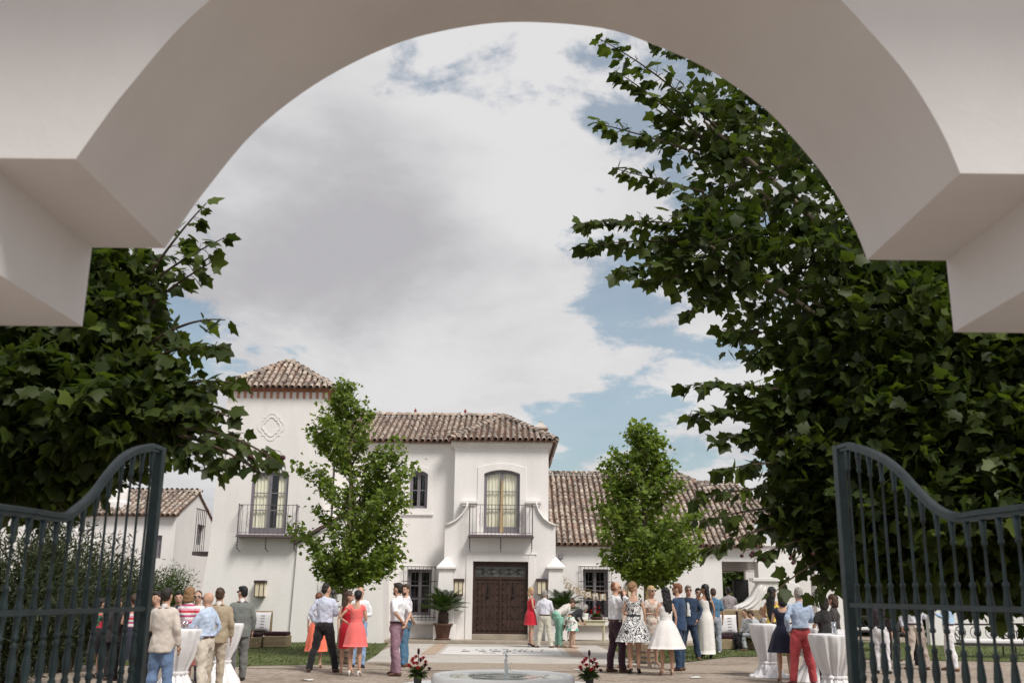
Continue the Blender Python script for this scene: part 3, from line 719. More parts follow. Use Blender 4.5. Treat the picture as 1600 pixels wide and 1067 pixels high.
# ---------------------------------------------------------------- main house with portal
mh = thing('main_house', 'white two storey main house with tiled roof and balcony over the door', 'house', (0, YM, 0))
ZEm = (P(600, 692, YM).z+P(700, 692, YM).z)/2
XL = P(520, 800, YM).x; XPL, XPR = P(709, 800, YB).x, P(857, 800, YB).x
W1 = rect(640, 735, 668, 794, YM); W2 = rect(636, 889, 674, 961, YM)
mb = MB(); wall_holes(mb, [(XL, 0), (XPL+.3, 0), (XPL+.3, ZEm), (XL, ZEm)], [arched(*W1, 0.13), loop(W2)], YM, YM+.35); mb.build('wall', WHITE, mh)
PD = rect(756, 734, 812, 833, YB); ZEp = P(785, 690, YB).z
mb = MB(); wall_holes(mb, [(XPL, 2.0), (XPR, 2.0), (XPR, ZEp), (XPL, ZEp)], [arched(*PD, 0.14)], YB, YB+.35); mb.build('portal_upper_wall', WHITE, mh)
mb = MB(); mb.box(XPL, XPL+.25, YB+.351, YM+.3, 0, ZEp-.002); mb.box(XPR-.3, XPR, YB+.351, YM+5.2, 0, ZEp-.002); mb.build('side_wall', WHITE, mh)
mb = MB(); mb.box(XL, XPR, YM+5.2, YM+5.5, 0, ZEm); mb.build('rear_wall', WHITE, mh)
mb = MB(); cornice(mb, XPL, XPR, YB, ZEp+.02, ((.15, .10), (.09, .09), (.05, .05)), YM+5); mb.build('cornice', WHITE, mh)
mb = MB(); cornice(mb, XL+.2, XPL-.16, YM, ZEm+.02, ((.15, .10), (.09, .09), (.05, .05)), YM+.3); mb.build('cornice', WHITE, mh)
# windows
window(mh, W1, 0.13, YM+.14, 2, 2, curt=False)
mb = MB(); frame_band(mb, W1, .17, YM, .035, .13); mb.box(W1[0]-.24, W1[1]+.24, YM-.07, YM, W1[2]-.25, W1[2]-.172); shade_auto(bevel(mb.build('window_surround', WHITE, mh), .012), 30)
window(mh, PD, 0.14, YB+.07, 3, 2, kick=0.18, name='balcony_door')
mb = MB(); frame_band(mb, PD, .24, YB, .03, .14); shade_auto(bevel(mb.build('door_surround', WHITE, mh), .012), 30)
mb = MB(); cx = (PD[0]+PD[1])/2
mb.add([(cx-.065, YB+.02, PD[2]+.02), (cx+.075, YB-.02, PD[2]+.02), (cx+.045, YB+.0, PD[3]-.5), (cx-.02, YB+.02, PD[3]-.25), (cx-.065, YB+.065, PD[2]+.02), (cx+.075, YB+.05, PD[2]+.02), (cx+.045, YB+.06, PD[3]-.5), (cx-.02, YB+.06, PD[3]-.25)],
       [(0, 1, 2, 3), (7, 6, 5, 4), (0, 4, 5, 1), (1, 5, 6, 2), (2, 6, 7, 3), (3, 7, 4, 0)])
mb.build('tied_curtain', mat('ochre_cloth', (0.50, 0.36, 0.20), .9, .2, 9), mh)
window(mh, W2, 0.0, YM+.18, 3, 2, curt=False, name='barred_window')
mb = MB(); frame_band(mb, W2, .14, YM, .03); mb.box(W2[0]-.24, W2[1]+.24, YM-.20, YM, W2[2]-.30, W2[2]-.18); bevel(mb.build('window_surround', WHITE, mh), .01)
grille(mh, (P(632, 900, YM).x-.02, P(679, 900, YM).x+.02, W2[2]-.16, W2[3]+.1), YM, .14)
# portal screen with scrolled shoulders
scr = [(695, 1006), (868, 1006), (868, 822), (858, 818), (849, 811), (842, 801), (838, 790), (838, 786), (822, 786), (822, 838), (745, 838), (745, 786), (731, 786), (729, 794), (723, 804), (714, 813), (705, 818), (695, 822)]
sp_ = [XZ(*p, YP) for p in scr]; sp_[0] = (sp_[-1][0], 0.0); sp_[1] = (sp_[2][0], 0.0)
cxm = (sp_[0][0]+sp_[1][0])/2
DR = rect(738, 877, 825, 1003, YP); DR = (DR[0], DR[1], 0.11, DR[3])
outer = [(sp_[0][0], 0), (DR[0], 0), (DR[0], DR[3]), (DR[1], DR[3]), (DR[1], 0), (sp_[1][0], 0)]+sp_[2:]
mb = MB(); wall_holes(mb, outer, [], YP, YB-.002); bevel(mb.build('portal_screen', WHITE, mh), .012)
for seq in (scr[2:8], scr[12:18]):   # moulded coping along the scroll
    q = [Vector((XZ(*p, YP)[0], YP-.02, XZ(*p, YP)[1]+.03)) for p in seq]
    mb = MB(); mb.tube(q, [(.10, .04)]*len(q), 8, side=(0, 1, 0)); mb.build('scroll_coping', WHITE, mh, smooth=True)
for a, b in ((720, 746), (821, 846)):
    r_ = rect(a, 782, b, 786.5, YP); mb = MB(); mb.box(r_[0], r_[1], YP-.09, YB-.003, r_[2], r_[3]); mb.box(r_[0]+.05, r_[1]-.05, YP-.05, YB-.003, r_[2]-.08, r_[2]-.002); bevel(mb.build('shoulder_cap', WHITE, mh), .012)
balcony(mh, (P(732, 836, YP-.5).x, P(833, 836, YP-.5).x, P(783, 835, YP-.5).z), YP, .5, P(783, 788, YP-.5).z, nb=17)
mb = MB(); frame_band(mb, DR, .24, YP, .04, bottom=False); mb.box(DR[0]-.30, DR[1]+.30, YP-.06, YP, DR[3]+.242, DR[3]+.29); bevel(mb.build('door_surround', WHITE, mh), .01)
# piers beside the door
for a, b, lab in ((683, 710, 'l'), (855, 882, 'r')):
    r_ = rect(a+2, 888, b-2, 966, YP-.25); xm = (r_[0]+r_[1])/2; hw = (r_[1]-r_[0])/2; yf = YP-.38
    mb = MB()
    mb.add([(xm-hw*1.25, yf-.05, .5), (xm+hw*1.25, yf-.05, .5), (xm+hw*1.25, YP-.002, .5), (xm-hw*1.25, YP-.002, .5), (xm-hw*.95, yf+.03, r_[3]), (xm+hw*.95, yf+.03, r_[3]), (xm+hw*.95, YP-.002, r_[3]), (xm-hw*.95, YP-.002, r_[3])],
           [(3, 2, 1, 0), (4, 5, 6, 7), (0, 1, 5, 4), (1, 2, 6, 5), (2, 3, 7, 6), (3, 0, 4, 7)])
    pier = mb.build('pier', WHITE, mh)
    mb = MB(); mb.box(xm-hw*1.5, xm+hw*1.5, yf-.13, YP-.003, .109, .62); bevel(mb.build('plinth', WHITE, pier, root=mh), .02)
    mb = MB(); q = r_[3]; k = hw*1.3
    mb.box(xm-k, xm+k, yf-.06, YP-.003, q+.001, q+.06)
    mb.add([(xm-k, yf-.06, q+.0601), (xm+k, yf-.06, q+.0601), (xm+k, YP-.003, q+.0601), (xm-k, YP-.003, q+.0601), (xm-.02, yf+.2, q+.40), (xm+.02, yf+.2, q+.40), (xm+.02, YP-.003, q+.40), (xm-.02, YP-.003, q+.40)],
           [(3, 2, 1, 0), (4, 5, 6, 7), (0, 1, 5, 4), (1, 2, 6, 5), (2, 3, 7, 6), (3, 0, 4, 7)]); mb.build('pier_cap', WHITE, pier, root=mh)
# entrance door: two studded leaves, transom with iron scrolls
WOOD = mat('dark_walnut', (0.042, 0.021, 0.015), 0.6, 0.45, 5, 0.3, 25)
YD = YP+.16; dx0, dx1, dz0, dz1 = DR
dz0 = 0.30
mb = MB(); mb.box(dx0, dx1, YP+.02, YP+.8, .109, dz0-.002); bevel(mb.build('door_step', STONE, mh), .012)
mb = MB(); fw = .09; zt = dz1-.52
mb.box(dx0, dx0+fw, YD-.05, YD+.05, dz0, dz1); mb.box(dx1-fw, dx1, YD-.05, YD+.05, dz0, dz1); mb.box(dx0+fw, dx1-fw, YD-.05, YD+.05, dz1-fw*1.8, dz1); mb.box(dx0+fw, dx1-fw, YD-.05, YD+.05, zt-fw, zt)
door = mb.build('entrance_door', WOOD, mh)
mb = MB(); mb.box(dx0+fw, dx1-fw, YD+.02, YD+.03, zt, dz1-fw*1.8); mb.build('transom_glass', mat('dim_glass', (.09, .095, .085), .2, .4, 3, spec=.8), door)
mb = MB(); cz = (zt+dz1-fw*1.8)/2; cm = (dx0+dx1)/2
for s_ in (-1, 1):                     # long S scrolls running out from the boss, each ending in a curl
    for up in (-1, 1):
        wdt = (dx1-dx0)/2-fw-.14
        path = [Vector((cm+s_*(.09+wdt*t), YD, cz+up*.085*math.sin(t*math.pi*1.5+.3))) for t in [i/20 for i in range(21)]]; mb.tube(path, .009, 4)
        for c0, r0 in ((.30, .055), (.72, .062)):
            path = [Vector((cm+s_*(.09+wdt*c0)+r0*(1-.7*t)*math.cos(t*10), YD, cz+up*.05+r0*(1-.7*t)*math.sin(t*10)*up)) for t in [i/16 for i in range(17)]]; mb.tube(path, .008, 4)
mb.ball((cm, YD, cz), (.07, .02, .10), 10, 6); mb.build('transom_scroll', IRON, door)
STUD = mat('iron_stud', (0.018, 0.015, 0.015), .45, .2, 9, metal=.5)
mid = (dx0+dx1)/2; lw = (dx1-dx0-2*fw)/2
for k in range(2):
    a = dx0+fw+lw*k+.004; b = a+lw-.008
    mb = MB(); mb.box(a, b, YD-.02, YD+.03, dz0, zt-fw-.002)
    lf = mb.build('door_leaf', WOOD, door)
    for j in range(5):
        q0 = a+.07+(b-a-.14)*j/5+.004; q1 = a+.07+(b-a-.14)*(j+1)/5-.004
        mb = MB(); mb.box(q0, q1, YD-.036, YD-.021, dz0+.10, zt-fw-.10); bevel(mb.build('plank', WOOD, door), .004)
    sm = MB(); hgt = zt-fw-dz0-.26
    for rr in range(9):
        for j in range(5):
            if rr % 2 == 1 and j in (1, 2, 3): continue
            sm.ball((a+.10+(b-a-.20)*j/4, YD-.045, dz0+.13+hgt*rr/8), (.026, .02, .026), 8, 4)
    sm.build('studs', STUD, door, smooth=True, kind='stuff')
    mb = MB(); mb.box((a+b)/2-.02, (a+b)/2+.02, YD-.06, YD-.037, zt-.62, zt-.3); mb.ball(((a+b)/2, YD-.07, zt-.68), (.05, .03, .07), 8, 5); mb.build('knocker', STUD, door)
mb = MB(); mb.box(mid-.03, mid+.03, YD-.06, YD-.021, dz0, zt-fw-.003); mb.build('door_astragal', WOOD, door)
# roofs
ovr = .28; ze = ZEm+.03
yr_ = YM+3.6; zr_ = P(680, 646.5, yr_).z-.12
rb = MB(); rb.box(XL, XPR, YM+.36, YM+5.15, ze-.08, ze-.03); roof = rb.build('roof', PAN, mh)
yE = YM-ovr; yEp = YB-ovr; zep = ZEp+.03
pk = P(786, 649, yr_); pk.z = zr_
sl_m = (zr_-ze)/(yr_-yE)
def on_main(x, y): return (x, y, ze+sl_m*(y-yE))
xvl = XPL-.16; xe_r = XPR+.26; xe_l = XPL-.20
# main front slope, cut by the valley of the portal hip
roof_plane(mh, roof, [on_main(XL, yE), on_main(xe_l, yE), (pk.x, yr_, zr_), (XL, yr_, zr_)], (1, 0, 0), (0, 1, sl_m))
# portal hip: front slope
fy = yEp
roof_plane(mh, roof, [(xe_l, fy, zep), (xe_r, fy, zep), (pk.x+.02, yr_-.02, zr_+.02)], (1, 0, 0), Vector((0, yr_-fy, zr_-zep)))
roof_plane(mh, roof, [(xe_r, fy, zep), (xe_r, yr_+4.0, zep), (pk.x+.02, yr_, zr_+.02)], (0, 1, 0), Vector((pk.x-xe_r, 0, zr_-zep)), single=False)
roof_plane(mh, roof, [(xe_r, yr_+4, zep), (XL, yr_+4, zep), (XL, yr_, zr_), (pk.x+.02, yr_, zr_)], (-1, 0, 0), Vector((0, -4, zr_-zep)), single=False)
ridge_line(mh, roof, (XL, yr_, zr_+.03), (pk.x, yr_, zr_+.03)); ridge_line(mh, roof, (xe_r, fy, zep), (pk.x, yr_, zr_+.05)); ridge_line(mh, roof, (xe_l, fy+.0, zep), (pk.x, yr_, zr_+.05))
for px in (649, 727):
    q = P(px, 643, yr_); mb = MB(); mb.lathe([(.03, 0), (.025, .06), (.05, .09), (.06, .13), (.04, .17), (.015, .19), (.012, .24)], (q.x, yr_, zr_+.12), 8); mb.build('finial', mat('red_glaze', (.28, .04, .05), .4, .2), mh, smooth=True)
ch = P(845, 690, YM+3.2); cz0 = P(845, 672, YM+3.2).z; cz1 = P(845, 665, YM+3.2).z
chy = YM+3.2
mb = MB(); hwc = .27; mb.box(ch.x-hwc*.85, ch.x+hwc*.85, chy-.25, chy+.25, zep-.2, P(845, 679, chy).z-.1); chim = mb.build('chimney', WHITE, mh)
for sx_ in (-1, -.33, .33, 1):
    for sy in (-1, 1):
        mb = MB(); mb.box(ch.x+sx_*hwc*.78-.035, ch.x+sx_*hwc*.78+.035, chy+sy*.2-.04, chy+sy*.2+.04, P(845, 679, chy).z-.1, cz0+.02); mb.build('brick', BRICK, chim)
mb = MB(); mb.box(ch.x-hwc*1.1, ch.x+hwc*1.1, chy-.3, chy+.3, cz0+.021, cz0+.09)
mb.add([(ch.x-hwc, chy-.28, cz0+.09), (ch.x+hwc, chy-.28, cz0+.09), (ch.x+hwc, chy+.28, cz0+.09), (ch.x-hwc, chy+.28, cz0+.09), (ch.x, chy, cz0+.34)], [(0, 1, 4), (1, 2, 4), (2, 3, 4), (3, 0, 4)]); mb.ball((ch.x, chy, cz0+.37), .045, 6, 4)
mb.build('chimney_cap', mat('buff_mortar', (.5, .45, .4), .9), chim)

# ---------------------------------------------------------------- wing
wg = thing('side_wing', 'long single storey white wing with deep tiled roof and open porch', 'house', (P(1030, 1000, YW).x, YW, 0))
ZEw = P(1000, 853, YW).z
XW0, XW1 = XPR+.002, P(1187, 900, YW).x
W3 = rect(911, 889, 950, 964, YW); OP = rect(1130, 877, 1186, 1003, YW)
mb = MB(); wall_holes(mb, [(XW0, 0), (OP[0], 0), (OP[0], OP[3]), (XW1, OP[3]), (XW1, ZEw), (XW0, ZEw)], [loop(W3)], YW, YW+.4); mb.build('wall', WHITE, wg)
mb = MB(); cornice(mb, XW0+.16, XW1, YW, ZEw+.01, ((.12, .09), (.07, .08), (.03, .05)), YW+.35); mb.build('cornice', WHITE, wg)
window(wg, W3, 0, YW+.18, 3, 2, curt=False, name='barred_window')
mb = MB(); frame_band(mb, W3, .14, YW, .03); mb.box(W3[0]-.22, W3[1]+.22, YW-.18, YW, W3[2]-.28, W3[2]-.16); bevel(mb.build('window_surround', WHITE, wg), .01)
grille(wg, (P(908, 900, YW).x-.02, P(954, 900, YW).x+.02, W3[2]-.15, W3[3]+.1), YW, .14)
ZR = P(960, 739, YW+5.6).z-.1; yRw = YW+5.6
yEw = YW-.25; zew = ZEw+.03
rise_w = (ZR-zew)/(yRw-yEw)
xk = P(1063, 739, yRw).x
xR = P(1188, 855, yEw).x+.1
rb = MB(); rb.box(XW0+.05, XW1, YW+.41, YW+8, zew-.1, zew-.05); roof = rb.build('roof', PAN, wg)
th = lambda y: zew+rise_w*(y-yEw)
# top boundary falls along a hip from the ridge end towards the right
q = P(1186, 797, yEw+3.1); hy = yEw+3.1
roof_plane(wg, roof, [(XW0+.06, yEw, zew), (xR, yEw, zew), (xR+.1, hy, th(hy)), (xk, yRw, ZR), (XW0+.06, yRw, ZR)], (1, 0, 0), (0, 1, rise_w))
ridge_line(wg, roof, (XW0+.1, yRw, ZR+.03), (xk, yRw, ZR+.03)); ridge_line(wg, roof, (xR+.1, hy, th(hy)), (xk, yRw, ZR+.03))
roof_plane(wg, roof, [(xk, yRw+4.5, zew+.6), (XW0, yRw+4.5, zew+.6), (XW0, yRw, ZR), (xk, yRw, ZR)], (-1, 0, 0), (0, -4.5, ZR-zew-.6), single=False)
# second, farther roof behind the hip
y2 = yRw+1.0; z2 = P(1130, 754, y2).z-.08; xa, xb = P(1085, 754, y2).x, P(1150, 754, y2).x; xbe = P(1188, 800, yEw+4.0).x
roof_plane(wg, roof, [(xa-1.2, yEw+2.2, z2-1.9), (xbe+.5, yEw+2.2, z2-1.9), (xb+.1, y2, z2), (xa-1.2, y2, z2)], (1, 0, 0), Vector((0, y2-yEw-2.2, 1.9)), single=False)
ridge_line(wg, roof, (xa-1.0, y2, z2+.03), (xb, y2, z2+.03))
mb = MB(); mb.box(XW1-.3, XW1-.05, YW+.45, YW+7.5, 2.6, zew-.12); mb.build('side_wall', WHITE, wg)
# porch behind the opening: side wall, back wall with a garden opening, tie rod
GO = rect(1133, 890, 1163, 952, YW+4.5)
mb = MB(); mb.box(OP[0]-.25, OP[0]-.002, YW+.401, YW+4.9, 0, 3.1); mb.build('porch_side_wall', WHITE, wg)
xq = P(1166, 920, YW+4.5).x
mb = MB(); mb.box(xq, xq+2.6, YW+4.5, YW+4.8, 0, 3.1); mb.build('porch_back_wall', WHITE, wg)
mb = MB(); zt_ = OP[3]-.3; mb.bar((OP[0]-.2, YW+2.2, zt_), (XW1+1.5, YW+2.2, zt_), .014, 6); mb.build('tie_rod', IRON, wg)
# flat roofed porch front continuing right of the wing
po = thing('garden_porch', 'flat topped white porch with square pillars right of the wing', 'porch', (P(1230, 1000, YW).x, YW, 0))
zt0, zt1 = P(1230, 877, YW).z, P(1230, 853, YW).z
mb = MB(); mb.box(XW1+.002, P(1330, 870, YW).x, YW, YW+.5, zt0, zt1); mb.box(XW1+.002, P(1330, 870, YW).x, YW-.08, YW+.5, zt1+.001, zt1+.1); mb.build('lintel', WHITE, po)
for a, b in ((1187, 1241), (1276, 1330)):
    r_ = rect(a, 877, b, 1000, YW); mb = MB(); mb.box(r_[0], r_[1], YW-.02, YW+.6, 0, zt0-.002); mb.build('pillar', WHITE, po)
r_ = rect(1236, 880, 1262, 1000, YW+3.5); mb = MB(); mb.box(r_[0], r_[1]+.2, YW+3.5, YW+3.9, 0, zt0); mb.build('rear_pillar', WHITE, po)
mb = MB(); mb.bar((XW1+.5, YW+1.2, zt0-.35), (P(1330, 900, YW).x, YW+1.2, zt0-.35), .014, 6); mb.build('tie_rod', IRON, po)
# scrolled white wall in front of the porch
YV = YW-1.6
vo = [(1150, 1004), (1250, 1004), (1250, 915), (1240, 909), (1225, 906), (1222, 903), (1180, 903), (1180, 909), (1186, 911), (1182, 918), (1176, 930), (1166, 940), (1155, 945), (1150, 948)]
q = [XZ(*p, YV) for p in vo]; q[0] = (q[-1][0], 0); q[1] = (q[2][0], 0)
sw = thing('scroll_wall', 'white carved scroll shouldered garden wall before the porch', 'wall', (q[0][0]+.8, YV, 0))
mb = MB(); mb.prism(q, YV, YV+.5); shade_auto(bevel(mb.build('wall', WHITE, sw), .02), 30)
for k, off in enumerate((.10, .24)):
    pth = [Vector((XZ(*p, YV)[0]+off*.9, YV-.02, XZ(*p, YV)[1]-off*.55)) for p in vo[8:]]
    mb = MB(); mb.tube(pth, .035, 6); mb.build('scroll_moulding', WHITE, sw, smooth=True)
mb = MB(); a = XZ(1176, 905, YV); b = XZ(1226, 905, YV); mb.box(a[0], b[0], YV-.08, YV+.56, a[1]-.06, a[1]+.06); bevel(mb.build('cap', WHITE, sw), .015)

# ---------------------------------------------------------------- small house behind, left
YH = 42.5
sh = thing('small_house', 'small white gabled house with tiled roof behind the left gate', 'house', (P(200, 980, YH).x, YH, 0))
zeh = P(272, 806, YH).z; xc = P(272, 850, YH).x; xl_ = P(60, 850, YH).x; dep = 5.4; zrh = P(312, 771, YH+dep/2).z
DW = rect(238, 836, 252, 872, YH)
mb = MB(); wall_holes(mb, [(xl_, 0), (xc, 0), (xc, zeh), (xl_, zeh)], [loop(DW)], YH, YH+.35); mb.build('wall', WHITE, sh)
mb = MB(); gp = [(YH+.351, 0), (YH+dep, 0), (YH+dep, zeh), (YH+dep/2, zrh-.02), (YH+.351, zeh+.12)]
gw0 = YH+3.0; gwz = P(308, 835, YH+3.4).z
hole = [(gw0, gwz-.45), (gw0+1.1, gwz-.45), (gw0+1.1, gwz+.45), (gw0, gwz+.45)]
tm_ = MB(); wall_holes(tm_, gp, [hole], 0, .4)
mb.add([(xc-(.4-v[1])-.0+0, v[0], v[2]) if False else (xc-v[1]-.002, v[0], v[2]) for v in tm_.v], tm_.f); mb.build('gable_wall', WHITE, sh)
mb = MB(); mb.box(xc-.22, xc-.18, gw0, gw0+1.1, gwz-.45, gwz+.45); wv = mb.build('window', mat('dusk_glass', (.03, .04, .05), .1, .2, spec=.9), sh)
mb = MB(); mb.box(xc-.178, xc-.14, gw0, gw0+.09, gwz-.45, gwz+.45); mb.box(xc-.178, xc-.14, gw0+.5, gw0+.58, gwz-.45, gwz+.45); mb.box(xc-.178, xc-.15, gw0+.091, gw0+1.1, gwz-.04, gwz+.04); mb.build('window_frame', FRAME, wv)
window(sh, DW, 0, YH+.12, 3, 2, curt=False)
yE_ = YH-.25; sl_ = (zrh-zeh)/(dep/2+.25)
rb = MB(); rb.box(xl_, xc-.42, YH+.36, YH+dep, zeh-.1, zeh-.05); roof = rb.build('roof', PAN, sh)
roof_plane(sh, roof, [(xl_, yE_, zeh+.02), (xc+.06, yE_, zeh+.02), (xc+.06, YH+dep/2, zrh+.03), (xl_, YH+dep/2, zrh+.03)], (1, 0, 0), (0, dep/2+.25, zrh-zeh), sp=.24)
roof_plane(sh, roof, [(xc+.06, YH+dep+.2, zeh), (xl_, YH+dep+.2, zeh), (xl_, YH+dep/2, zrh+.03), (xc+.06, YH+dep/2, zrh+.03)], (-1, 0, 0), (0, -dep/2, zrh-zeh), single=False)
ridge_line(sh, roof, (xl_, YH+dep/2, zrh+.05), (xc+.05, YH+dep/2, zrh+.05))
tc_ = P(180, 800, YH+.9); mb = MB(); mb.lathe([(.62, 0), (.62, .5), (.50, .58), (.50, 1.0), (.38, 1.25), (.30, 1.3)], (tc_.x, YH+1.0, zeh+.1), 14); cs = mb.build('chimney', WHITE, sh, smooth=True); shade_auto(cs, 30)
for k in range(8):
    a = k*math.pi/4; mb = MB(); mb.box(tc_.x+.24*math.cos(a)-.04, tc_.x+.24*math.cos(a)+.04, YH+1+.24*math.sin(a)-.04, YH+1+.24*math.sin(a)+.04, zeh+1.4, zeh+1.75); mb.build('chimney_post', WHITE, cs, root=sh)
mb = MB(); mb.lathe([(.36, 1.75), (.36, 1.82), (.05, 2.0)], (tc_.x, YH+1, zeh+.0), 12); mb.build('chimney_cap', WHITE, cs, root=sh)
gb = MB(); zb_ = P(322, 870, YH-2).z
# balcony seen edge-on on the far side of the tower
eb = P(327, 866, YT+1.6); mb = MB(); mb.box(eb.x-.5, eb.x+.3, YT+1.2, YT+2.4, P(327, 868, YT+1.6).z, P(327, 862, YT+1.6).z); o = mb.build('side_balcony', IRONB, tw)
mb = MB(); zt_ = P(327, 795, YT+1.6).z; zb_ = P(327, 862, YT+1.6).z
for k in range(6): mb.bar((eb.x-.46, YT+1.25+k*.22, zb_), (eb.x-.46, YT+1.25+k*.22, zt_), .012, 5)
mb.box(eb.x-.48, eb.x-.44, YT+1.2, YT+2.4, zt_-.03, zt_); mb.build('railing', IRONB, o, root=tw)

# low house corner seen through the shrubs at far left
lo = thing('low_house', 'low white outbuilding half hidden by shrubs at far left', 'house', (P(90, 990, 36).x, 36, 0))
r_ = rect(-60, 835, 140, 1000, 36); hl = rect(78, 882, 98, 912, 36)
mb = MB(); wall_holes(mb, [(r_[0], 0), (r_[1], 0), (r_[1], r_[3]-.2), (r_[1]-1.4, r_[3]+.55), (r_[0], r_[3]+.55)], [loop(hl)], 36, 36.4); mb.build('wall', WHITE, lo)
mb = MB(); mb.box(r_[0], r_[1]-.01, 36.41, 40, 0, r_[3]-.25); mb.build('rear_wall', WHITE, lo)
window(lo, hl, 0, 36.12, 1, 1, curt=False)
# ================================================================ people
PEND = []                              # remeshed surfaces, evaluated together at the end
def vadd(a, b): return Vector(a)+Vector(b)
SKINS = {0: mat('skin_light', (0.52, 0.315, 0.225), 0.55, 0.08, 9), 1: mat('skin_tan', (0.40, 0.22, 0.145), 0.55, 0.08, 9), 2: mat('skin_dark', (0.10, 0.055, 0.04), 0.5, 0.1, 9)}
CLOTH = {}
def cloth(col, name=None, bumps=0.35):
    key = name or 'cloth_%d_%d_%d' % tuple(int(c*255) for c in col)
    return mat(key, col, 0.85, 0.10, 4.5, bumps, 14, sheen=0.15)
def pattern(name, kind, cols):
    if name in MATS: return MATS[name]
    m, t, b = nodes_of(name); n = t.nodes; l = t.links; tcn = n.new('ShaderNodeTexCoord'); b.inputs['Roughness'].default_value = 0.85
    rp = n.new('ShaderNodeValToRGB'); rp.color_ramp.interpolation = 'CONSTANT'; e = rp.color_ramp.elements
    for i, c in enumerate(cols):
        k = e[i] if i < 2 else e.new(i/len(cols)); k.position = i/len(cols); k.color = (*c, 1)
    if kind == 'stripe':
        sp = n.new('ShaderNodeSeparateXYZ'); l.new(tcn.outputs['Object'], sp.inputs[0]); q = n.new('ShaderNodeMath'); q.operation = 'MULTIPLY'; q.inputs[1].default_value = 5.5; l.new(sp.outputs[2], q.inputs[0])
        f = n.new('ShaderNodeMath'); f.operation = 'FRACT'; l.new(q.outputs[0], f.inputs[0]); l.new(f.outputs[0], rp.inputs[0])
    elif kind == 'swirl':
        q = n.new('ShaderNodeTexNoise'); q.inputs['Scale'].default_value = 6; q.inputs['Detail'].default_value = 1; q.inputs['Distortion'].default_value = 2.6; l.new(tcn.outputs['Object'], q.inputs['Vector'])
        w2 = n.new('ShaderNodeMath'); w2.operation = 'MULTIPLY'; w2.inputs[1].default_value = 5; l.new(q.outputs[0], w2.inputs[0]); f = n.new('ShaderNodeMath'); f.operation = 'FRACT'; l.new(w2.outputs[0], f.inputs[0]); l.new(f.outputs[0], rp.inputs[0])
    else:
        v = n.new('ShaderNodeTexVoronoi'); v.inputs['Scale'].default_value = 16; l.new(tcn.outputs['Object'], v.inputs['Vector']); sx = n.new('ShaderNodeSeparateColor'); l.new(v.outputs['Color'], sx.inputs[0]); l.new(sx.outputs[0], rp.inputs[0])
    l.new(rp.outputs[0], b.inputs['Base Color']); MATS[name] = m; return m
BW = pattern('black_white_print', 'swirl', [(.75, .74, .73), (.02, .02, .025)])
STRIPE = pattern('red_pink_stripe', 'stripe', [(.72, .70, .69), (.62, .04, .06), (.75, .35, .45), (.72, .70, .69), (.5, .08, .2)])
FLORAL = pattern('green_floral_print', 'cells', [(.70, .69, .65), (.08, .35, .27), (.70, .69, .65), (.06, .10, .09), (.70, .69, .65)])
BEIGEP = pattern('beige_floral_print', 'cells', [(.55, .47, .40), (.60, .53, .47), (.42, .27, .24), (.58, .50, .43), (.35, .32, .27)])
REDFL = pattern('dark_red_floral_print', 'cells', [(.03, .02, .025), (.45, .03, .05), (.02, .02, .02), (.03, .16, .10), (.3, .03, .1)])
HAIR = {'dark': mat('hair_dark', (0.022, 0.016, 0.013), 0.55, 0.3, 30, .5, 60), 'brown': mat('hair_brown', (0.065, 0.035, 0.022), 0.55, 0.3, 30, .5, 60), 'black': mat('hair_black', (0.010, 0.009, 0.010), 0.45, 0.3, 30, .5, 60),
        'blond': mat('hair_blond', (0.46, 0.32, 0.16), 0.55, 0.3, 30, .5, 60), 'ginger': mat('hair_ginger', (0.17, 0.065, 0.030), 0.55, 0.3, 30, .5, 60), 'grey': mat('hair_grey', (0.30, 0.28, 0.26), 0.6, 0.3, 30, .5, 60), 'darkblond': mat('hair_dark_blond', (0.26, 0.15, 0.075), .55, .3, 30, .5, 60)}
EYE = mat('eye_dark', (0.015, 0.012, 0.012), 0.2); LIP = mat('lip', (0.36, 0.10, 0.09), 0.5); SHADES = mat('sunglass_black', (0.01, 0.01, 0.012), 0.12, spec=0.8)

ARMS = { # elbow, wrist for the right side (x mirrored for the left), figure 1.75 m tall facing +y
 'side': ((.245, -.03, 1.14), (.245, .05, .895)), 'front': ((.245, .01, 1.15), (.13, .23, 1.13)), 'hip': ((.40, -.07, 1.19), (.205, .05, 1.04)),
 'back': ((.255, -.13, 1.17), (.035, -.175, .985)), 'face': ((.25, .17, 1.20), (.09, .17, 1.49)), 'cross': ((.25, .05, 1.16), (-.03, .20, 1.19)),
 'pocket': ((.29, -.07, 1.16), (.195, .05, .93)), 'reach': ((.23, .14, 1.19), (.15, .38, 1.13)), 'lap': ((.24, .06, 1.15), (.09, .27, 1.03)),
 'down': ((.20, .16, 1.25), (.14, .34, 1.30)), 'hold': ((.24, .03, 1.14), (.17, .25, 1.24)), 'sideout': ((.29, -.02, 1.15), (.30, .06, .90)), 'photo': ((.23, .22, 1.32), (.10, .30, 1.52)) }

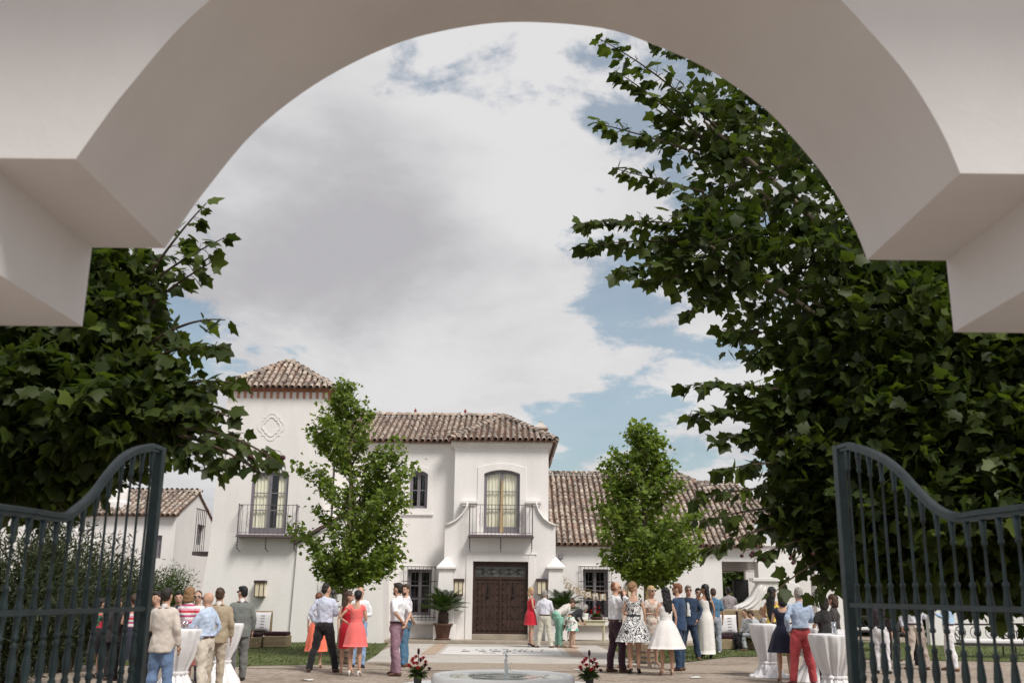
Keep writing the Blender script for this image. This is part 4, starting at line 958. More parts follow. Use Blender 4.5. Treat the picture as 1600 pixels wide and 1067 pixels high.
def person(label, px, head, foot=None, D=None, face=0, sex='m', top=None, bottom=None, hair=('short', 'dark'), arms=('side', 'side'), shoes=(.06, .035, .025), skin=0, pose='stand', extras=(), turn=0, lean=0, stance=(.10, .0), heels=None, group=None, z0=0.0, tall=None):
    if foot is not None: gp = G(px, foot)
    else:
        gp = P(px, 1000, D); gp.z = 0
    gp.z = z0
    Yd = gp.y
    hz = P(px, head, Yd).z-z0
    S = (tall or hz)/1.75
    if pose == 'sit': S = (tall or 1.75)/1.75
    f = sex == 'f'
    heels = f if heels is None else heels
    lift = 0.05 if heels else 0.0
    root = thing('person', label, 'person', tuple(gp), R(face), group)
    tocloth = lambda c, nm=None: c if not isinstance(c, tuple) else cloth(c, nm)
    hipz = .92
    def T(p):                          # bend of the trunk about the hips
        p = Vector(p)
        if lean and p.z > .86:
            k = min(1, max(0, (p.z-.86)/.24)); k = k*k*(3-2*k); a = -R(lean)*k
            q = p-Vector((0, 0, .95)); q = Matrix.Rotation(a, 3, 'X') @ q; p = q+Vector((0, -.10*math.sin(R(lean)), .95))
        return p
    drop = 0.0
    if pose == 'sit': drop = -.47
    def W_(p): p = Vector(p); return (p+Vector((0, 0, lift+drop)))*S
    # -- measures
    if f: rings = [(.82, .120, .105, 0), (.90, .168, .125, -.01), (.96, .172, .125, -.01), (1.06, .128, .098, 0), (1.13, .118, .092, 0), (1.25, .140, .115, .015), (1.32, .148, .112, .012), (1.39, .142, .088, 0), (1.44, .115, .065, -.005), (1.48, .06, .055, 0)]; shx, sw = .142, .036
    else: rings = [(.82, .130, .105, 0), (.90, .168, .122, -.005), (.96, .166, .120, 0), (1.06, .152, .110, .005), (1.14, .155, .112, .005), (1.27, .175, .122, .005), (1.36, .182, .118, 0), (1.415, .168, .095, 0), (1.45, .135, .075, -.005), (1.50, .07, .062, 0)]; shx, sw = .168, .046
    hips = {}
    lx, step = stance
    legs = {}
    for s_ in (-1, 1):
        if pose == 'sit':
            legs[s_] = [Vector((s_*.09, 0, .93)), Vector((s_*.10, .22, .95)), Vector((s_*.11, .44, .95)), Vector((s_*.10, .46, .72)), Vector((s_*.10, .42+.08*s_*step, .56))]
        else:
            fy = step*s_; kb = .02+max(0, fy)*.35
            legs[s_] = [Vector((s_*.085, 0, .90)), Vector((s_*(.085+lx*.07), fy*.28+kb*.4, .68)), Vector((s_*(.085+lx*.14), fy*.5+kb, .49)), Vector((s_*(.08+lx*.24), fy*.75+kb*.35-.01, .33)), Vector((s_*(.075+lx*.34), fy, .09))]
    legr = [.088, .082, .058, .057, .036] if not f else [.090, .080, .054, .052, .032]
    armp = {}
    for s_, nm in zip((-1, 1), arms):
        e, w_ = ARMS[nm]; e = Vector((e[0]*s_*(1 if not f else .9), e[1], e[2]-(0 if not f else .01))); w_ = Vector((w_[0]*s_*(1 if not f else .92), w_[1], w_[2]))
        sh = Vector((s_*shx, 0, 1.40)); armp[s_] = [T(sh), T(sh.lerp(e, .5)+Vector((s_*.008, -.005, 0))), T(e), T(e.lerp(w_, .4)), T(w_)]
    armr = [sw*1.05, sw*.95, sw*.80, sw*.76, .027]
    def torso(mb, z0_, z1_, inf, flare=0.0):
        rr = [q for q in rings if z0_ <= q[0] <= z1_]
        def at(z):
            for a, b in zip(rings, rings[1:]):
                if a[0] <= z <= b[0]:
                    t = (z-a[0])/(b[0]-a[0]); return tuple(a[i]+(b[i]-a[i])*t for i in range(4))
            return rings[0] if z < rings[0][0] else rings[-1]
        lo, hi = at(z0_), at(z1_)
        if flare > .04: lo = (z0_, rings[2][1]-.004, rings[2][2], rings[2][3])
        seq = [(z0_, *lo[1:])]+[q for q in rings if z0_+.01 < q[0] < z1_-.01 and not (flare > .04 and q[0] < .95)]+[(z1_, *hi[1:])]
        path = [W_(T((0, q[3], q[0]))) for q in seq]
        mb.tube(path, [((q[1]+inf+flare*max(0, (1.05-q[0])))*S, (q[2]+inf+flare*max(0, (1.05-q[0])))*S) for q in seq], 16, side=(1, 0, 0))
    def limb(mb, pts, rad, inf, t0=0.0, t1=1.0, n=10, minr=0.0):
        ln = [0]
        for a, b in zip(pts, pts[1:]): ln.append(ln[-1]+(b-a).length)
        def at(d):
            for i in range(len(pts)-1):
                if ln[i] <= d <= ln[i+1]+1e-6:
                    t = (d-ln[i])/(ln[i+1]-ln[i]); return pts[i].lerp(pts[i+1], t), rad[i]+(rad[i+1]-rad[i])*t
            return pts[-1], rad[-1]
        ds = [ln[-1]*t0]+[d for d in ln if ln[-1]*t0+.01 < d < ln[-1]*t1-.01]+[ln[-1]*t1]
        q = [at(d) for d in ds]; mb.tube([W_(p) for p, _ in q], [max(r_+inf, minr)*S for _, r_ in q], n)
    tk = top['kind'] if top else None; bk = bottom['kind'] if bottom else None
    sleeve = top.get('sleeve', 0) if top else 0
    # -- body (one surface)
    body = MB(); torso(body, .82, 1.48, -.012 if tk else 0)
    for s_ in (-1, 1):
        limb(body, legs[s_], legr, -.010 if bk == 'trousers' else 0)
        if sleeve > .2:
            limb(body, armp[s_], armr, -.010, 0, sleeve); limb(body, armp[s_], armr, 0, max(0, sleeve-.05), 1)
        else: limb(body, armp[s_], armr, 0)
        body.ball(W_(armp[s_][0]), sw*1.08*S if sleeve <= .2 else sw*.9*S, 10, 6)
    nk = [T((0, -.01, 1.44)), T((0, .0, 1.50)), T((0, .015, 1.56))]
    body.tube([W_(p) for p in nk], [(.062 if not f else .050)*S]*3, 10)
    hc = T((0, .02, 1.635)); Hrot = Matrix.Rotation(R(turn), 3, 'Z') @ Matrix.Rotation(-R(lean)*.75, 3, 'X')
    def Hd(p): return W_(hc + Hrot @ (Vector(p)*1.06))
    def hball(mb, c, r, nu=12, nv=8):
        t = MB(); t.ball((0, 0, 0), r, nu, nv); mb.add([Hd(Vector(c)+Vector(v)) for v in t.v], t.f)
    hball(body, (0, -.008, .012), (.076, .096, .104)); hball(body, (0, .030, -.045), (.056, .060, .068)); hball(body, (0, .098, -.012), (.013, .018, .026), 8, 6)
    for s_ in (-1, 1): hball(body, (s_*.077, -.005, -.01), (.010, .020, .032), 6, 5)
    def finish(mb, name, m, parent, vox=0.02, amp=0.0, ns=9.0, smooth=4, sub=None):
        me = mb.mesh(name); me.materials.append(m)
        o = link(name, me, parent)
        r_ = o.modifiers.new('r', 'REMESH'); r_.mode = 'VOXEL'; r_.voxel_size = vox; r_.use_smooth_shade = True
        s2 = o.modifiers.new('s', 'SMOOTH'); s2.factor = .5; s2.iterations = smooth
        PEND.append((o, amp, ns, sub)); return o
    # hands and feet are added after the remesh so that the fingers stay apart
    hands = MB()
    for s_ in (-1, 1):
        a, b = armp[s_][3], armp[s_][4]; d = (b-a).normalized(); nrm2 = d.cross(Vector((0, 1, 0)) if abs(d.y) < .8 else Vector((0, 0, 1))).normalized(); sd = nrm2.cross(d).normalized()
        if abs(d.z) > .6: sd, nrm2 = Vector((0, 1, 0))-d*d.y, Vector((s_, 0, 0))
        sd.normalize()
        hands.tube([W_(b-d*.015), W_(b+d*.03), W_(b+d*.085)], [(.024*S, .018*S), (.034*S, .017*S), (.036*S, .014*S)], 8, side=sd)
        for k, (o_, ln_) in enumerate(((-.028, .062), (-.010, .074), (.009, .070), (.026, .054))):
            p0 = b+d*.075+sd*o_; cv = -nrm2*(s_*.5) if False else Vector((-s_*.3, .25, 0))
            p1 = p0+d*ln_*.55+cv*.012; p2 = p0+d*ln_*.95+cv*.04
            hands.tube([W_(p0), W_(p1), W_(p2)], [.0088*S, .008*S, .006*S], 5)
        t0_ = b+d*.02+sd*.028; hands.tube([W_(t0_), W_(t0_+d*.03+sd*.026), W_(t0_+d*.062+sd*.032)], [.011*S, .0095*S, .007*S], 5)
    shoe_c = tocloth(shoes, None) if not isinstance(shoes, tuple) else mat('shoe_%d_%d_%d' % tuple(int(c*255) for c in shoes), shoes, .45, .15, 12)
    foot_y = Vector((0, 1, 0))
    for s_ in (-1, 1):
        an = legs[s_][-1]; sm = MB(); out = Vector((s_*.25, 1, 0)).normalized()
        base = Vector((an.x, an.y, an.z-.09))
        if heels:
            hands.tube([W_(an+Vector((0, 0, .01))), W_(base+Vector((0, 0, .055))+out*.03), W_(base+out*.11+Vector((0, 0, -.02)))], [.034*S, .034*S, .026*S], 8)
            sm.tube([W_(base-out*.045+Vector((0, 0, .05))), W_(base+out*.03+Vector((0, 0, .035))), W_(base+out*.10+Vector((0, 0, -.025))), W_(base+out*.17+Vector((0, 0, -.03)))], [(.030*S, .022*S), (.033*S, .020*S), (.038*S, .016*S), (.016*S, .010*S)], 8)
            sm.tube([W_(base-out*.045+Vector((0, 0, .05))), W_(base-out*.05+Vector((0, 0, -.045)))], [.016*S, .007*S], 6)
        else:
            sm.tube([W_(base-out*.075+Vector((0, 0, .038))), W_(base-out*.03+Vector((0, 0, .05))), W_(base+out*.05+Vector((0, 0, .045))), W_(base+out*.13+Vector((0, 0, .030))), W_(base+out*.185+Vector((0, 0, .024)))], [(.030*S, .034*S), (.038*S, .046*S), (.042*S, .040*S), (.044*S, .028*S), (.026*S, .018*S)], 9)
        so_ = link('shoe', sm.mesh('shoe'), root); so_.data.materials.append(shoe_c); so_.data.polygons.foreach_set('use_smooth', [True]*len(so_.data.polygons))
    bo = finish(body, 'body', SKINS[skin], root, 0.017, sub=hands)
    # -- clothes
    if tk in ('shirt', 'tee', 'knit'):
        c_ = MB(); torso(c_, top.get('z0', .97 if bk == 'trousers' else .93), 1.47, .014, top.get('flare', .02))
        for s_ in (-1, 1): limb(c_, armp[s_], armr, .013 if sleeve > .6 else .018, 0, sleeve, minr=.038); c_.ball(W_(armp[s_][0]), (sw+.006)*S, 10, 6)
        c_.tube([W_(T((0, -.012, 1.45))), W_(T((0, -.004, 1.515)))], [.066*S, .060*S], 10)
        finish(c_, {'shirt': 'shirt', 'tee': 'polo_shirt', 'knit': 'cardigan'}[tk], tocloth(top['col']), root, .018, .019, 11)
    elif tk == 'jacket':
        c_ = MB(); torso(c_, .80, 1.46, .028, .05)
        for s_ in (-1, 1): limb(c_, armp[s_], armr, .019, 0, .97, minr=.043); c_.ball(W_(armp[s_][0]+Vector((0, 0, -.002))), (sw+.012)*S, 10, 6)
        jo = finish(c_, 'jacket', tocloth(top['col']), root, .018, .015, 9)
        c_ = MB(); c_.tube([W_(T((0, -.008, 1.44))), W_(T((0, .0, 1.525)))], [.066*S, .060*S], 12)
        finish(c_, 'shirt_collar', tocloth(top.get('shirt', (.72, .72, .74))), root, .014, 0)
        for s_ in (-1, 1):
            c_ = MB(); c_.tube([W_(T((s_*.045, -.085, 1.47))), W_(T((s_*.085, -.02, 1.465))), W_(T((s_*.085, .075, 1.42))), W_(T((s_*.06, .14, 1.30))), W_(T((s_*.012, .155, 1.16)))], [(.02*S, .010*S), (.024*S, .012*S), (.034*S, .012*S), (.036*S, .010*S), (.012*S, .008*S)], 8)
            l_ = link('lapel', c_.mesh('lapel'), root); l_.data.materials.append(tocloth(top['col'])); l_.data.polygons.foreach_set('use_smooth', [True]*len(l_.data.polygons))
        if top.get('open'):
            # shirt front showing between the open lapels
            c_ = MB(); c_.tube([W_(T((0, .130, 1.02))), W_(T((0, .135, 1.2))), W_(T((0, .118, 1.36))), W_(T((0, .07, 1.455)))], [(.055*S, .035*S), (.05*S, .035*S), (.055*S, .03*S), (.05*S, .025*S)], 10, side=(1, 0, 0)); finish(c_, 'shirt_front', tocloth(top.get('shirt', (.72, .72, .74))), root, .013, .004)
    elif tk == 'bodice':
        c_ = MB(); torso(c_, 1.02, 1.37, .012)
        for s_ in (-1, 1):
            c_.tube([W_(T((s_*.085, .085, 1.33))), W_(T((s_*.10, .02, 1.455))), W_(T((s_*.085, -.075, 1.35)))], .022*S, 8)
            if sleeve: limb(c_, armp[s_], armr, .016, 0, sleeve); c_.ball(W_(armp[s_][0]), (sw+.014)*S, 8, 6)
        finish(c_, 'bodice', tocloth(top['col']), root, .016, .005)
    if bk == 'trousers':
        c_ = MB(); torso(c_, .82, 1.02, .013)
        for s_ in (-1, 1):
            pts = [p.copy() for p in legs[s_]]; pts[-1] = pts[-1]+Vector((0, 0, -.035 if pose != 'sit' else .0)); fit = bottom.get('fit', .016)
            limb(c_, pts, legr, fit, 0, 1, 12, minr=.052+fit*.9)
        finish(c_, 'trousers', tocloth(bottom['col']), root, .018, .018, 11)
        if bottom.get('belt'):
            c_ = MB(); c_.tube([W_(T((0, 0, .985))), W_(T((0, 0, 1.022)))], [((.166+.017)*S, (.12+.017)*S)]*2, 20, side=(1, 0, 0)); b_ = link('belt', c_.mesh('belt'), root); b_.data.materials.append(cloth((.07, .03, .025)))
    elif bk in ('skirt',):
        zt, zb, rb = bottom.get('top', 1.08), bottom['hem'], bottom.get('r', .27); nf = bottom.get('folds', 9); am = bottom.get('amp', .06)
        c_ = MB(); vs = []; fs = []; n = 48; m = 9; ph = random.uniform(0, 6)
        for i in range(m+1):
            t = i/m; z = zt+(zb-zt)*t
            k = .0 if zt <= z else 0
            hipb = math.sin(min(1, t*(zt-zb)/.2)*math.pi/2)
            rx = .133+(.185-.133)*hipb; ry = .105+(.142-.105)*hipb
            tt = max(0, t); rx += max(0, rb-.185)*tt**1.1; ry += max(0, rb*.85-.142)*tt**1.1
            for j in range(n):
                a = 2*math.pi*j/n; w2 = 1+am*t*math.sin(nf*a+ph+1.2*math.sin(a*2)); cpt = T((0, -.004, z)) if lean else Vector((0, -.004, z))
                vs.append(W_(cpt+Vector((rx*w2*math.cos(a), ry*w2*math.sin(a), 0))))
        for i in range(m):
            for j in range(n): fs.append((i*n+(j+1) % n, i*n+j, (i+1)*n+j, (i+1)*n+(j+1) % n))
        # inner side gives the cloth thickness
        k = len(vs); vs += [Vector(v) for v in vs]; cen = W_((0, 0, 1))
        for q in range(k, 2*k):
            v = vs[q]; d = Vector((v.x-cen.x*0, v.y, 0)); vs[q] = v-d.normalized()*.006
        fs += [tuple(i+k for i in reversed(f_)) for f_ in fs[:m*n]]
        fs += [(m*n+j, m*n+(j+1) % n, k+m*n+(j+1) % n, k+m*n+j) for j in range(n)]
        c_.add(vs, fs); so_ = link('skirt', c_.mesh('skirt'), root); so_.data.materials.append(tocloth(bottom['col'])); so_.data.polygons.foreach_set('use_smooth', [True]*len(so_.data.polygons))
        if bottom.get('belt'):
            c_ = MB(); c_.tube([W_(T((0, 0, 1.055))), W_(T((0, 0, 1.105)))], [(.142*S, .115*S)]*2, 20, side=(1, 0, 0)); b_ = link('belt', c_.mesh('belt'), root); b_.data.materials.append(cloth((.02, .02, .022)))
    # -- hair
    style, hcn = hair; hm = HAIR[hcn]
    h = MB()
    if style in ('short', 'crop'):
        k = 1.0 if style == 'short' else .94
        hball(h, (0, -.020, .040), (.080*k+.002, .094*k, .090*k)); hball(h, (0, -.050, -.005), (.072, .062, .075))
        if style == 'short': hball(h, (0, .045, .088), (.058, .045, .032))
    elif style == 'balding':
        hball(h, (0, -.045, -.005), (.080, .066, .062)); hball(h, (0, -.05, .05), (.066, .06, .055))
    elif style == 'bob':
        hball(h, (0, -.020, .035), (.090, .102, .095)); h.tube([Hd((0, -.035, .06)), Hd((0, -.045, -.04)), Hd((0, -.045, -.12)), Hd((0, -.035, -.15))], [(.092*S, .075*S), (.104*S, .078*S), (.096*S, .070*S), (.05*S, .04*S)], 14, side=Hrot @ Vector((1, 0, 0)))
    elif style == 'long':
        hball(h, (0, -.020, .035), (.088, .102, .094)); h.tube([Hd((0, -.035, .06)), Hd((0, -.055, -.06)), Hd((0, -.085, -.20)), Hd((.01, -.105, -.33)), Hd((.01, -.10, -.42))], [(.088*S, .070*S), (.105*S, .066*S), (.115*S, .05*S), (.095*S, .036*S), (.03*S, .015*S)], 14, side=Hrot @ Vector((1, 0, 0)))
    elif style == 'verylong':
        hball(h, (0, -.020, .035), (.086, .100, .094)); h.tube([Hd((0, -.035, .06)), Hd((0, -.055, -.06)), Hd((.0, -.085, -.20)), Hd((.02, -.12, -.40)), Hd((.03, -.12, -.56)), Hd((.03, -.11, -.64))], [(.086*S, .070*S), (.10*S, .062*S), (.105*S, .05*S), (.085*S, .036*S), (.05*S, .025*S), (.015*S, .01*S)], 14, side=Hrot @ Vector((1, 0, 0)))
    elif style == 'updo':
        hball(h, (0, -.022, .036), (.084, .100, .092)); hball(h, (0, -.085, .02), (.062, .048, .060)); hball(h, (0, -.06, -.03), (.06, .05, .05))
    if h.v: finish(h, 'hair', hm, root, .014, .010, 26, 2)
    if 'beard' in extras:
        b_ = MB(); hball(b_, (0, .040, -.070), (.056, .054, .052)); finish(b_, 'beard', hm, root, .013, .004, 30, 2)
    if 'sunglasses' in extras or 'glasses' in extras:
        g_ = MB()
        for s_ in (-1, 1):
            t = MB(); t.ball((0, 0, 0), (.030, .010, .020), 10, 5); g_.add([Hd(Vector((s_*.034, .086, .014))+Vector(v)) for v in t.v], t.f)
            g_.tube([Hd((s_*.062, .078, .018)), Hd((s_*.080, .01, .018))], .004*S, 5)
        g_.tube([Hd((-.01, .094, .018)), Hd((.01, .094, .018))], .004*S, 5)
        o = link('sunglasses', g_.mesh('sunglasses'), root); o.data.materials.append(SHADES)
        if 'sunglasses' not in extras: o.name = 'spectacles'
    elif abs(((face+turn+180) % 360)-180) > 50:
        for s_ in (-1, 1):
            g_ = MB(); t = MB(); t.ball((0, 0, 0), (.014, .006, .007), 8, 4); g_.add([Hd(Vector((s_*.032, .083, .012))+Vector(v)) for v in t.v], t.f); o = link('eye', g_.mesh('eye'), root); o.data.materials.append(EYE)
    if abs(((face+turn+180) % 360)-180) > 50:
        g_ = MB(); t = MB(); t.ball((0, 0, 0), (.024, .008, .007), 8, 4); g_.add([Hd(Vector((0, .084, -.065))+Vector(v)) for v in t.v], t.f); o = link('mouth', g_.mesh('mouth'), root); o.data.materials.append(LIP)
    root['S'] = S
    del root['S']
    return root, W_, armp
GRP = 'wedding guests standing in the courtyard'
def sh_(c, sl=.95): return dict(kind='shirt', col=c, sleeve=sl)
def jk(c, **k): return dict(kind='jacket', col=c, sleeve=.9, **k)
def bd(c, sl=0): return dict(kind='bodice', col=c, sleeve=sl)
def tr_(c, **k): return dict(kind='trousers', col=c, **k)
def sk(c, hem, r=.27, **k): return dict(kind='skirt', col=c, hem=hem, r=r, **k)
WHT = (.72, .72, .75); BLK = (.016, .014, .017); JEAN = (.13, .20, .34); TAN = (.58, .52, .44); NUDE = (.5, .33, .26); BRN = (.13, .065, .04)

# left group round the cocktail tables
person('man in a beige jacket and blue jeans with his back turned beside the left gate', 254, 919, D=15.6, face=-12, top=jk((.56, .50, .45)), bottom=tr_(JEAN, fit=.022), hair=('short', 'dark'), arms=('front', 'side'), stance=(.2, .02), group=GRP)
person('dark haired man in a navy top between the beige jacket and the striped dress', 274, 924, D=19.5, face=190, top=sh_((.02, .025, .05)), bottom=tr_(BLK), hair=('short', 'black'), arms=('side', 'front'), group=GRP)
person('man seen past the gate stile behind the beige jacket, dark hair', 240, 925, D=19.0, face=150, top=sh_((.05, .05, .06)), bottom=tr_(BLK), hair=('short', 'dark'), arms=('front', 'side'), group=GRP)
person('woman with blond hair in a red, pink and white striped dress at the table', 290, 922, D=17.8, face=-10, sex='f', top=dict(kind='shirt', col=STRIPE, sleeve=.4, z0=.98), bottom=sk((.42, .13, .11), .42, .24), hair=('bob', 'darkblond'), arms=('front', 'front'), shoes=(.7, .7, .7), group=GRP)
person('man in sunglasses and white shirt facing the camera behind the bald man', 304, 923, D=19.5, face=190, top=sh_(WHT), bottom=tr_((.05, .05, .07)), hair=('crop', 'brown'), arms=('front', 'side'), extras=('sunglasses',), group=GRP)
person('bald man in a pale blue shirt and cream chinos reaching to the table', 321, 925, D=17.0, face=72, top=sh_((.47, .56, .72)), bottom=tr_(TAN, fit=.024, belt=1), hair=('none', 'dark'), arms=('reach', 'pocket'), extras=('glasses', ), stance=(.15, .08), group=GRP)
person('man in a tan jacket partly hidden behind the bald man', 338, 919, D=18.3, face=10, top=jk((.36, .29, .20)), bottom=tr_((.42, .36, .28)), hair=('short', 'brown'), arms=('front', 'side'), group=GRP)
person('man in a grey suit with his back turned before the wicker lounger', 369, 916, 1063, face=22, turn=35, top=jk((.155, .165, .155)), bottom=tr_((.14, .14, .135), fit=.02), hair=('short', 'black'), arms=('cross', 'side'), extras=('sunglasses',), shoes=(.02, .018, .018), group=GRP)
person('woman in a dark red floral dress behind the bars of the left gate', 152, 938, D=20.5, face=-30, sex='f', top=bd(REDFL), bottom=sk(BLK, .5, .22), hair=('updo', 'dark'), arms=('front', 'side'), group=GRP)
person('person in dark clothes behind the bars of the left gate', 178, 934, D=20.0, face=-20, top=jk((.025, .02, .022)), bottom=tr_(BLK), hair=('short', 'brown'), arms=('side', 'front'), group=GRP)
person('woman in a pink and red print seen just left of the gate stile', 204, 932, D=19.8, face=30, sex='f', top=bd(STRIPE), bottom=sk((.03, .03, .05), .4, .2), hair=('updo', 'brown'), arms=('front', 'side'), group=GRP)
# trio and pair left of the door
person('man in a pale lavender shirt and black trousers with his back turned', 503, 912, 1050, face=-8, turn=-35, top=sh_((.55, .58, .70)), bottom=tr_(BLK, fit=.020), hair=('crop', 'dark'), arms=('pocket', 'front'), stance=(.55, .06), shoes=(.09, .035, .03), skin=0, group=GRP)
person('woman in a flowing orange skirt half hidden behind the lavender shirt', 492, 929, 1044, face=5, sex='f', top=dict(kind='shirt', col=(.62, .60, .64), sleeve=.6, z0=1.0), bottom=sk((.85, .19, .11), .36, .27, folds=11, amp=.09), hair=('updo', 'ginger'), arms=('side', 'front'), shoes=NUDE, group=GRP)
person('woman with long dark hair in a deep red dress beside the coral dress', 540, 927, 1052, face=200, turn=60, sex='f', top=bd((.50, .01, .025)), bottom=sk((.50, .01, .025), .50, .20, amp=.02), hair=('long', 'brown'), arms=('front', 'side'), shoes=NUDE, group=GRP)
person('woman in a coral dress and white heels with her back turned', 553, 926, 1056, face=-6, turn=20, sex='f', top=bd((.80, .16, .15), .16), bottom=sk((.80, .16, .15), .57, .27, folds=8, amp=.05), hair=('updo', 'black'), arms=('hip', 'hold'), shoes=(.75, .74, .73), skin=0, stance=(.1, 0), group=GRP)
person('bald man in a white shirt and jeans behind the coral dress', 558, 917, 1043, face=185, top=sh_(WHT), bottom=tr_((.25, .36, .55)), hair=('none', 'dark'), arms=('front', 'front'), shoes=BLK, group=GRP)
person('man in a white polo and mauve trousers with hands clasped behind his back', 618, 911, 1055, face=62, top=dict(kind='tee', col=WHT, sleeve=.46), bottom=tr_((.26, .155, .20), fit=.018, belt=1), hair=('short', 'dark'), arms=('back', 'back'), stance=(.2, .14), shoes=BRN, extras=('beard',), group=GRP)
person('bearded man in blue jeans and white tee behind the mauve trousers', 631, 913, 1042, face=80, turn=70, top=dict(kind='tee', col=(.62, .60, .64), sleeve=.46), bottom=tr_((.07, .16, .26), fit=.012), hair=('short', 'brown'), arms=('back', 'side'), shoes=BRN, extras=('beard',), group=GRP)
# by the door
person('blonde woman in a red sleeveless dress by the right door lantern', 829, 920, 1011, face=-75, turn=-60, sex='f', top=bd((.50, .012, .03)), bottom=sk((.50, .012, .03), .62, .25, folds=7, amp=.05), hair=('bob', 'blond'), arms=('front', 'front'), shoes=BLK, group=GRP)
person('grey haired man in a white shirt and cream trousers with a navy jumper', 851, 922, 1012, face=-15, top=sh_((.66, .66, .74)), bottom=tr_((.55, .52, .44), fit=.022, belt=1), hair=('short', 'grey'), arms=('front', 'front'), stance=(.4, 0), shoes=BRN, group=GRP)
person('woman in a cream cardigan and mint trousers bending over the table', 873, 922, 1011, face=-62, sex='f', top=dict(kind='knit', col=(.60, .56, .52), sleeve=.9, z0=.98), bottom=tr_((.25, .50, .40), fit=.014), hair=('updo', 'brown'), arms=('down', 'down'), lean=58, heels=False, shoes=NUDE, tall=1.85, group=GRP)
person('woman in a black cardigan and green floral skirt bending over the table', 894, 922, 1012, face=-62, sex='f', top=dict(kind='knit', col=(.018, .018, .024), sleeve=.9, z0=1.0), bottom=sk(FLORAL, .56, .24), hair=('bob', 'grey'), arms=('down', 'down'), lean=60, heels=False, shoes=NUDE, tall=1.68, group=GRP)
# right of the fountain
person('man in a white shirt and dark plum trousers smoking beside the print dress', 963, 909, 1050, face=-78, top=sh_(WHT), bottom=tr_((.045, .018, .030), fit=.018, belt=1), hair=('balding', 'ginger'), arms=('front', 'face'), extras=('sunglasses', 'beard'), stance=(.1, .1), shoes=BRN, skin=0, group=GRP)
person('brown haired woman in a nude dress behind the plum trousers', 977, 925, 1044, face=20, sex='f', top=bd((.52, .40, .34)), bottom=sk((.52, .40, .34), .5, .21, amp=.02), hair=('long', 'brown'), arms=('front', 'front'), shoes=NUDE, group=GRP)
person('woman in a black and white swirl print dress with her back turned', 992, 913, 1053, face=-5, turn=-50, sex='f', top=bd(BW, .10), bottom=sk(BW, .58, .37, folds=9, amp=.05, belt=1), hair=('updo', 'darkblond'), arms=('hold', 'side'), extras=('sunglasses',), shoes=BLK, stance=(.0, .02), group=GRP)
person('blonde woman in a beige floral dress facing the white dress', 1020, 919, 1043, face=-150, sex='f', top=bd(BEIGEP, .3), bottom=sk(BEIGEP, .46, .23), hair=('long', 'blond'), arms=('front', 'front'), extras=('sunglasses',), shoes=(.6, .56, .52), group=GRP)
person('woman with long black hair in a white flared dress with her back turned', 1043, 922, 1055, face=12, turn=15, sex='f', top=bd((.74, .71, .69)), bottom=sk((.74, .71, .69), .50, .40, folds=10, amp=.05), hair=('long', 'black'), arms=('hold', 'side'), shoes=NUDE, group=GRP)
person('bearded man in a blue suit and sunglasses beside the white flared dress', 1063, 912, 1048, face=62, turn=10, top=jk((.020, .046, .10), open=1), bottom=tr_((.018, .040, .088)), hair=('short', 'ginger'), arms=('front', 'side'), extras=('sunglasses', 'beard'), shoes=BRN, group=GRP)
person('man in glasses and a blue suit with an open white shirt facing the camera', 1079, 915, 1030, face=165, turn=20, top=jk((.018, .038, .08), open=1), bottom=tr_((.015, .032, .068)), hair=('short', 'grey'), arms=('pocket', 'front'), extras=('glasses',), shoes=BRN, stance=(.35, 0), group=GRP)
person('man in dark sunglasses looking over a blue shoulder', 1094, 919, 1022, face=180, top=sh_((.03, .035, .05)), bottom=tr_(BLK), hair=('short', 'black'), arms=('side', 'side'), extras=('sunglasses',), group=GRP)
person('woman in a long white peplum gown with very long dark hair', 1105, 916, 1029, face=10, turn=60, sex='f', top=bd((.72, .70, .67)), bottom=sk((.72, .70, .67), .07, .21, folds=8, amp=.04), hair=('verylong', 'black'), arms=('face', 'side'), skin=1, group=GRP)
person('man in a denim shirt and pale grey jeans behind the peplum gown', 1118, 919, 1021, face=0, top=sh_((.07, .16, .27), .5), bottom=tr_((.30, .32, .37), fit=.024), hair=('crop', 'brown'), arms=('front', 'side'), shoes=(.45, .43, .42), group=GRP)
# far right
person('man in a grey polo with his back turned beside the loudspeaker', 1141, 917, D=36.2, face=-5, top=dict(kind='tee', col=(.30, .27, .28), sleeve=.46), bottom=tr_(BLK), hair=('short', 'black'), arms=('front', 'front'), skin=2, group=GRP)
person('woman with very long black hair in a yellow dress', 1213, 921, 1055, face=-30, turn=-20, sex='f', top=bd((.68, .50, .08)), bottom=sk((.68, .50, .08), .5, .24), hair=('verylong', 'black'), arms=('front', 'photo'), shoes=NUDE, skin=1, group=GRP)
person('woman in a navy dress with her back turned left of the red trousers', 1228, 930, 1066, face=-8, turn=25, sex='f', top=bd((.012, .014, .035), .14), bottom=sk((.012, .014, .035), .55, .33, folds=9, amp=.06), hair=('bob', 'black'), arms=('front', 'front'), shoes=(.40, .27, .18), group=GRP)
person('man in a pale blue shirt and brick red trousers with his back turned', 1256, 918, 1070, face=5, top=sh_((.36, .44, .58)), bottom=tr_((.46, .065, .075), fit=.022, belt=1), hair=('crop', 'grey'), arms=('pocket', 'front'), stance=(.35, 0), shoes=(.10, .02, .02), group=GRP)
person('woman in a black top behind the cocktail table at right', 1290, 935, D=20.0, face=15, sex='f', top=dict(kind='shirt', col=(.02, .018, .02), sleeve=.4, z0=.95), bottom=tr_(BLK), hair=('bob', 'dark'), arms=('front', 'front'), group=GRP)
person('woman in a charcoal top right of the black top near the right gate stile', 1306, 932, D=21.0, face=60, sex='f', top=dict(kind='shirt', col=(.04, .035, .035), sleeve=.3, z0=.95), bottom=sk(BLK, .5, .22), hair=('bob', 'brown'), arms=('side', 'hold'), group=GRP)
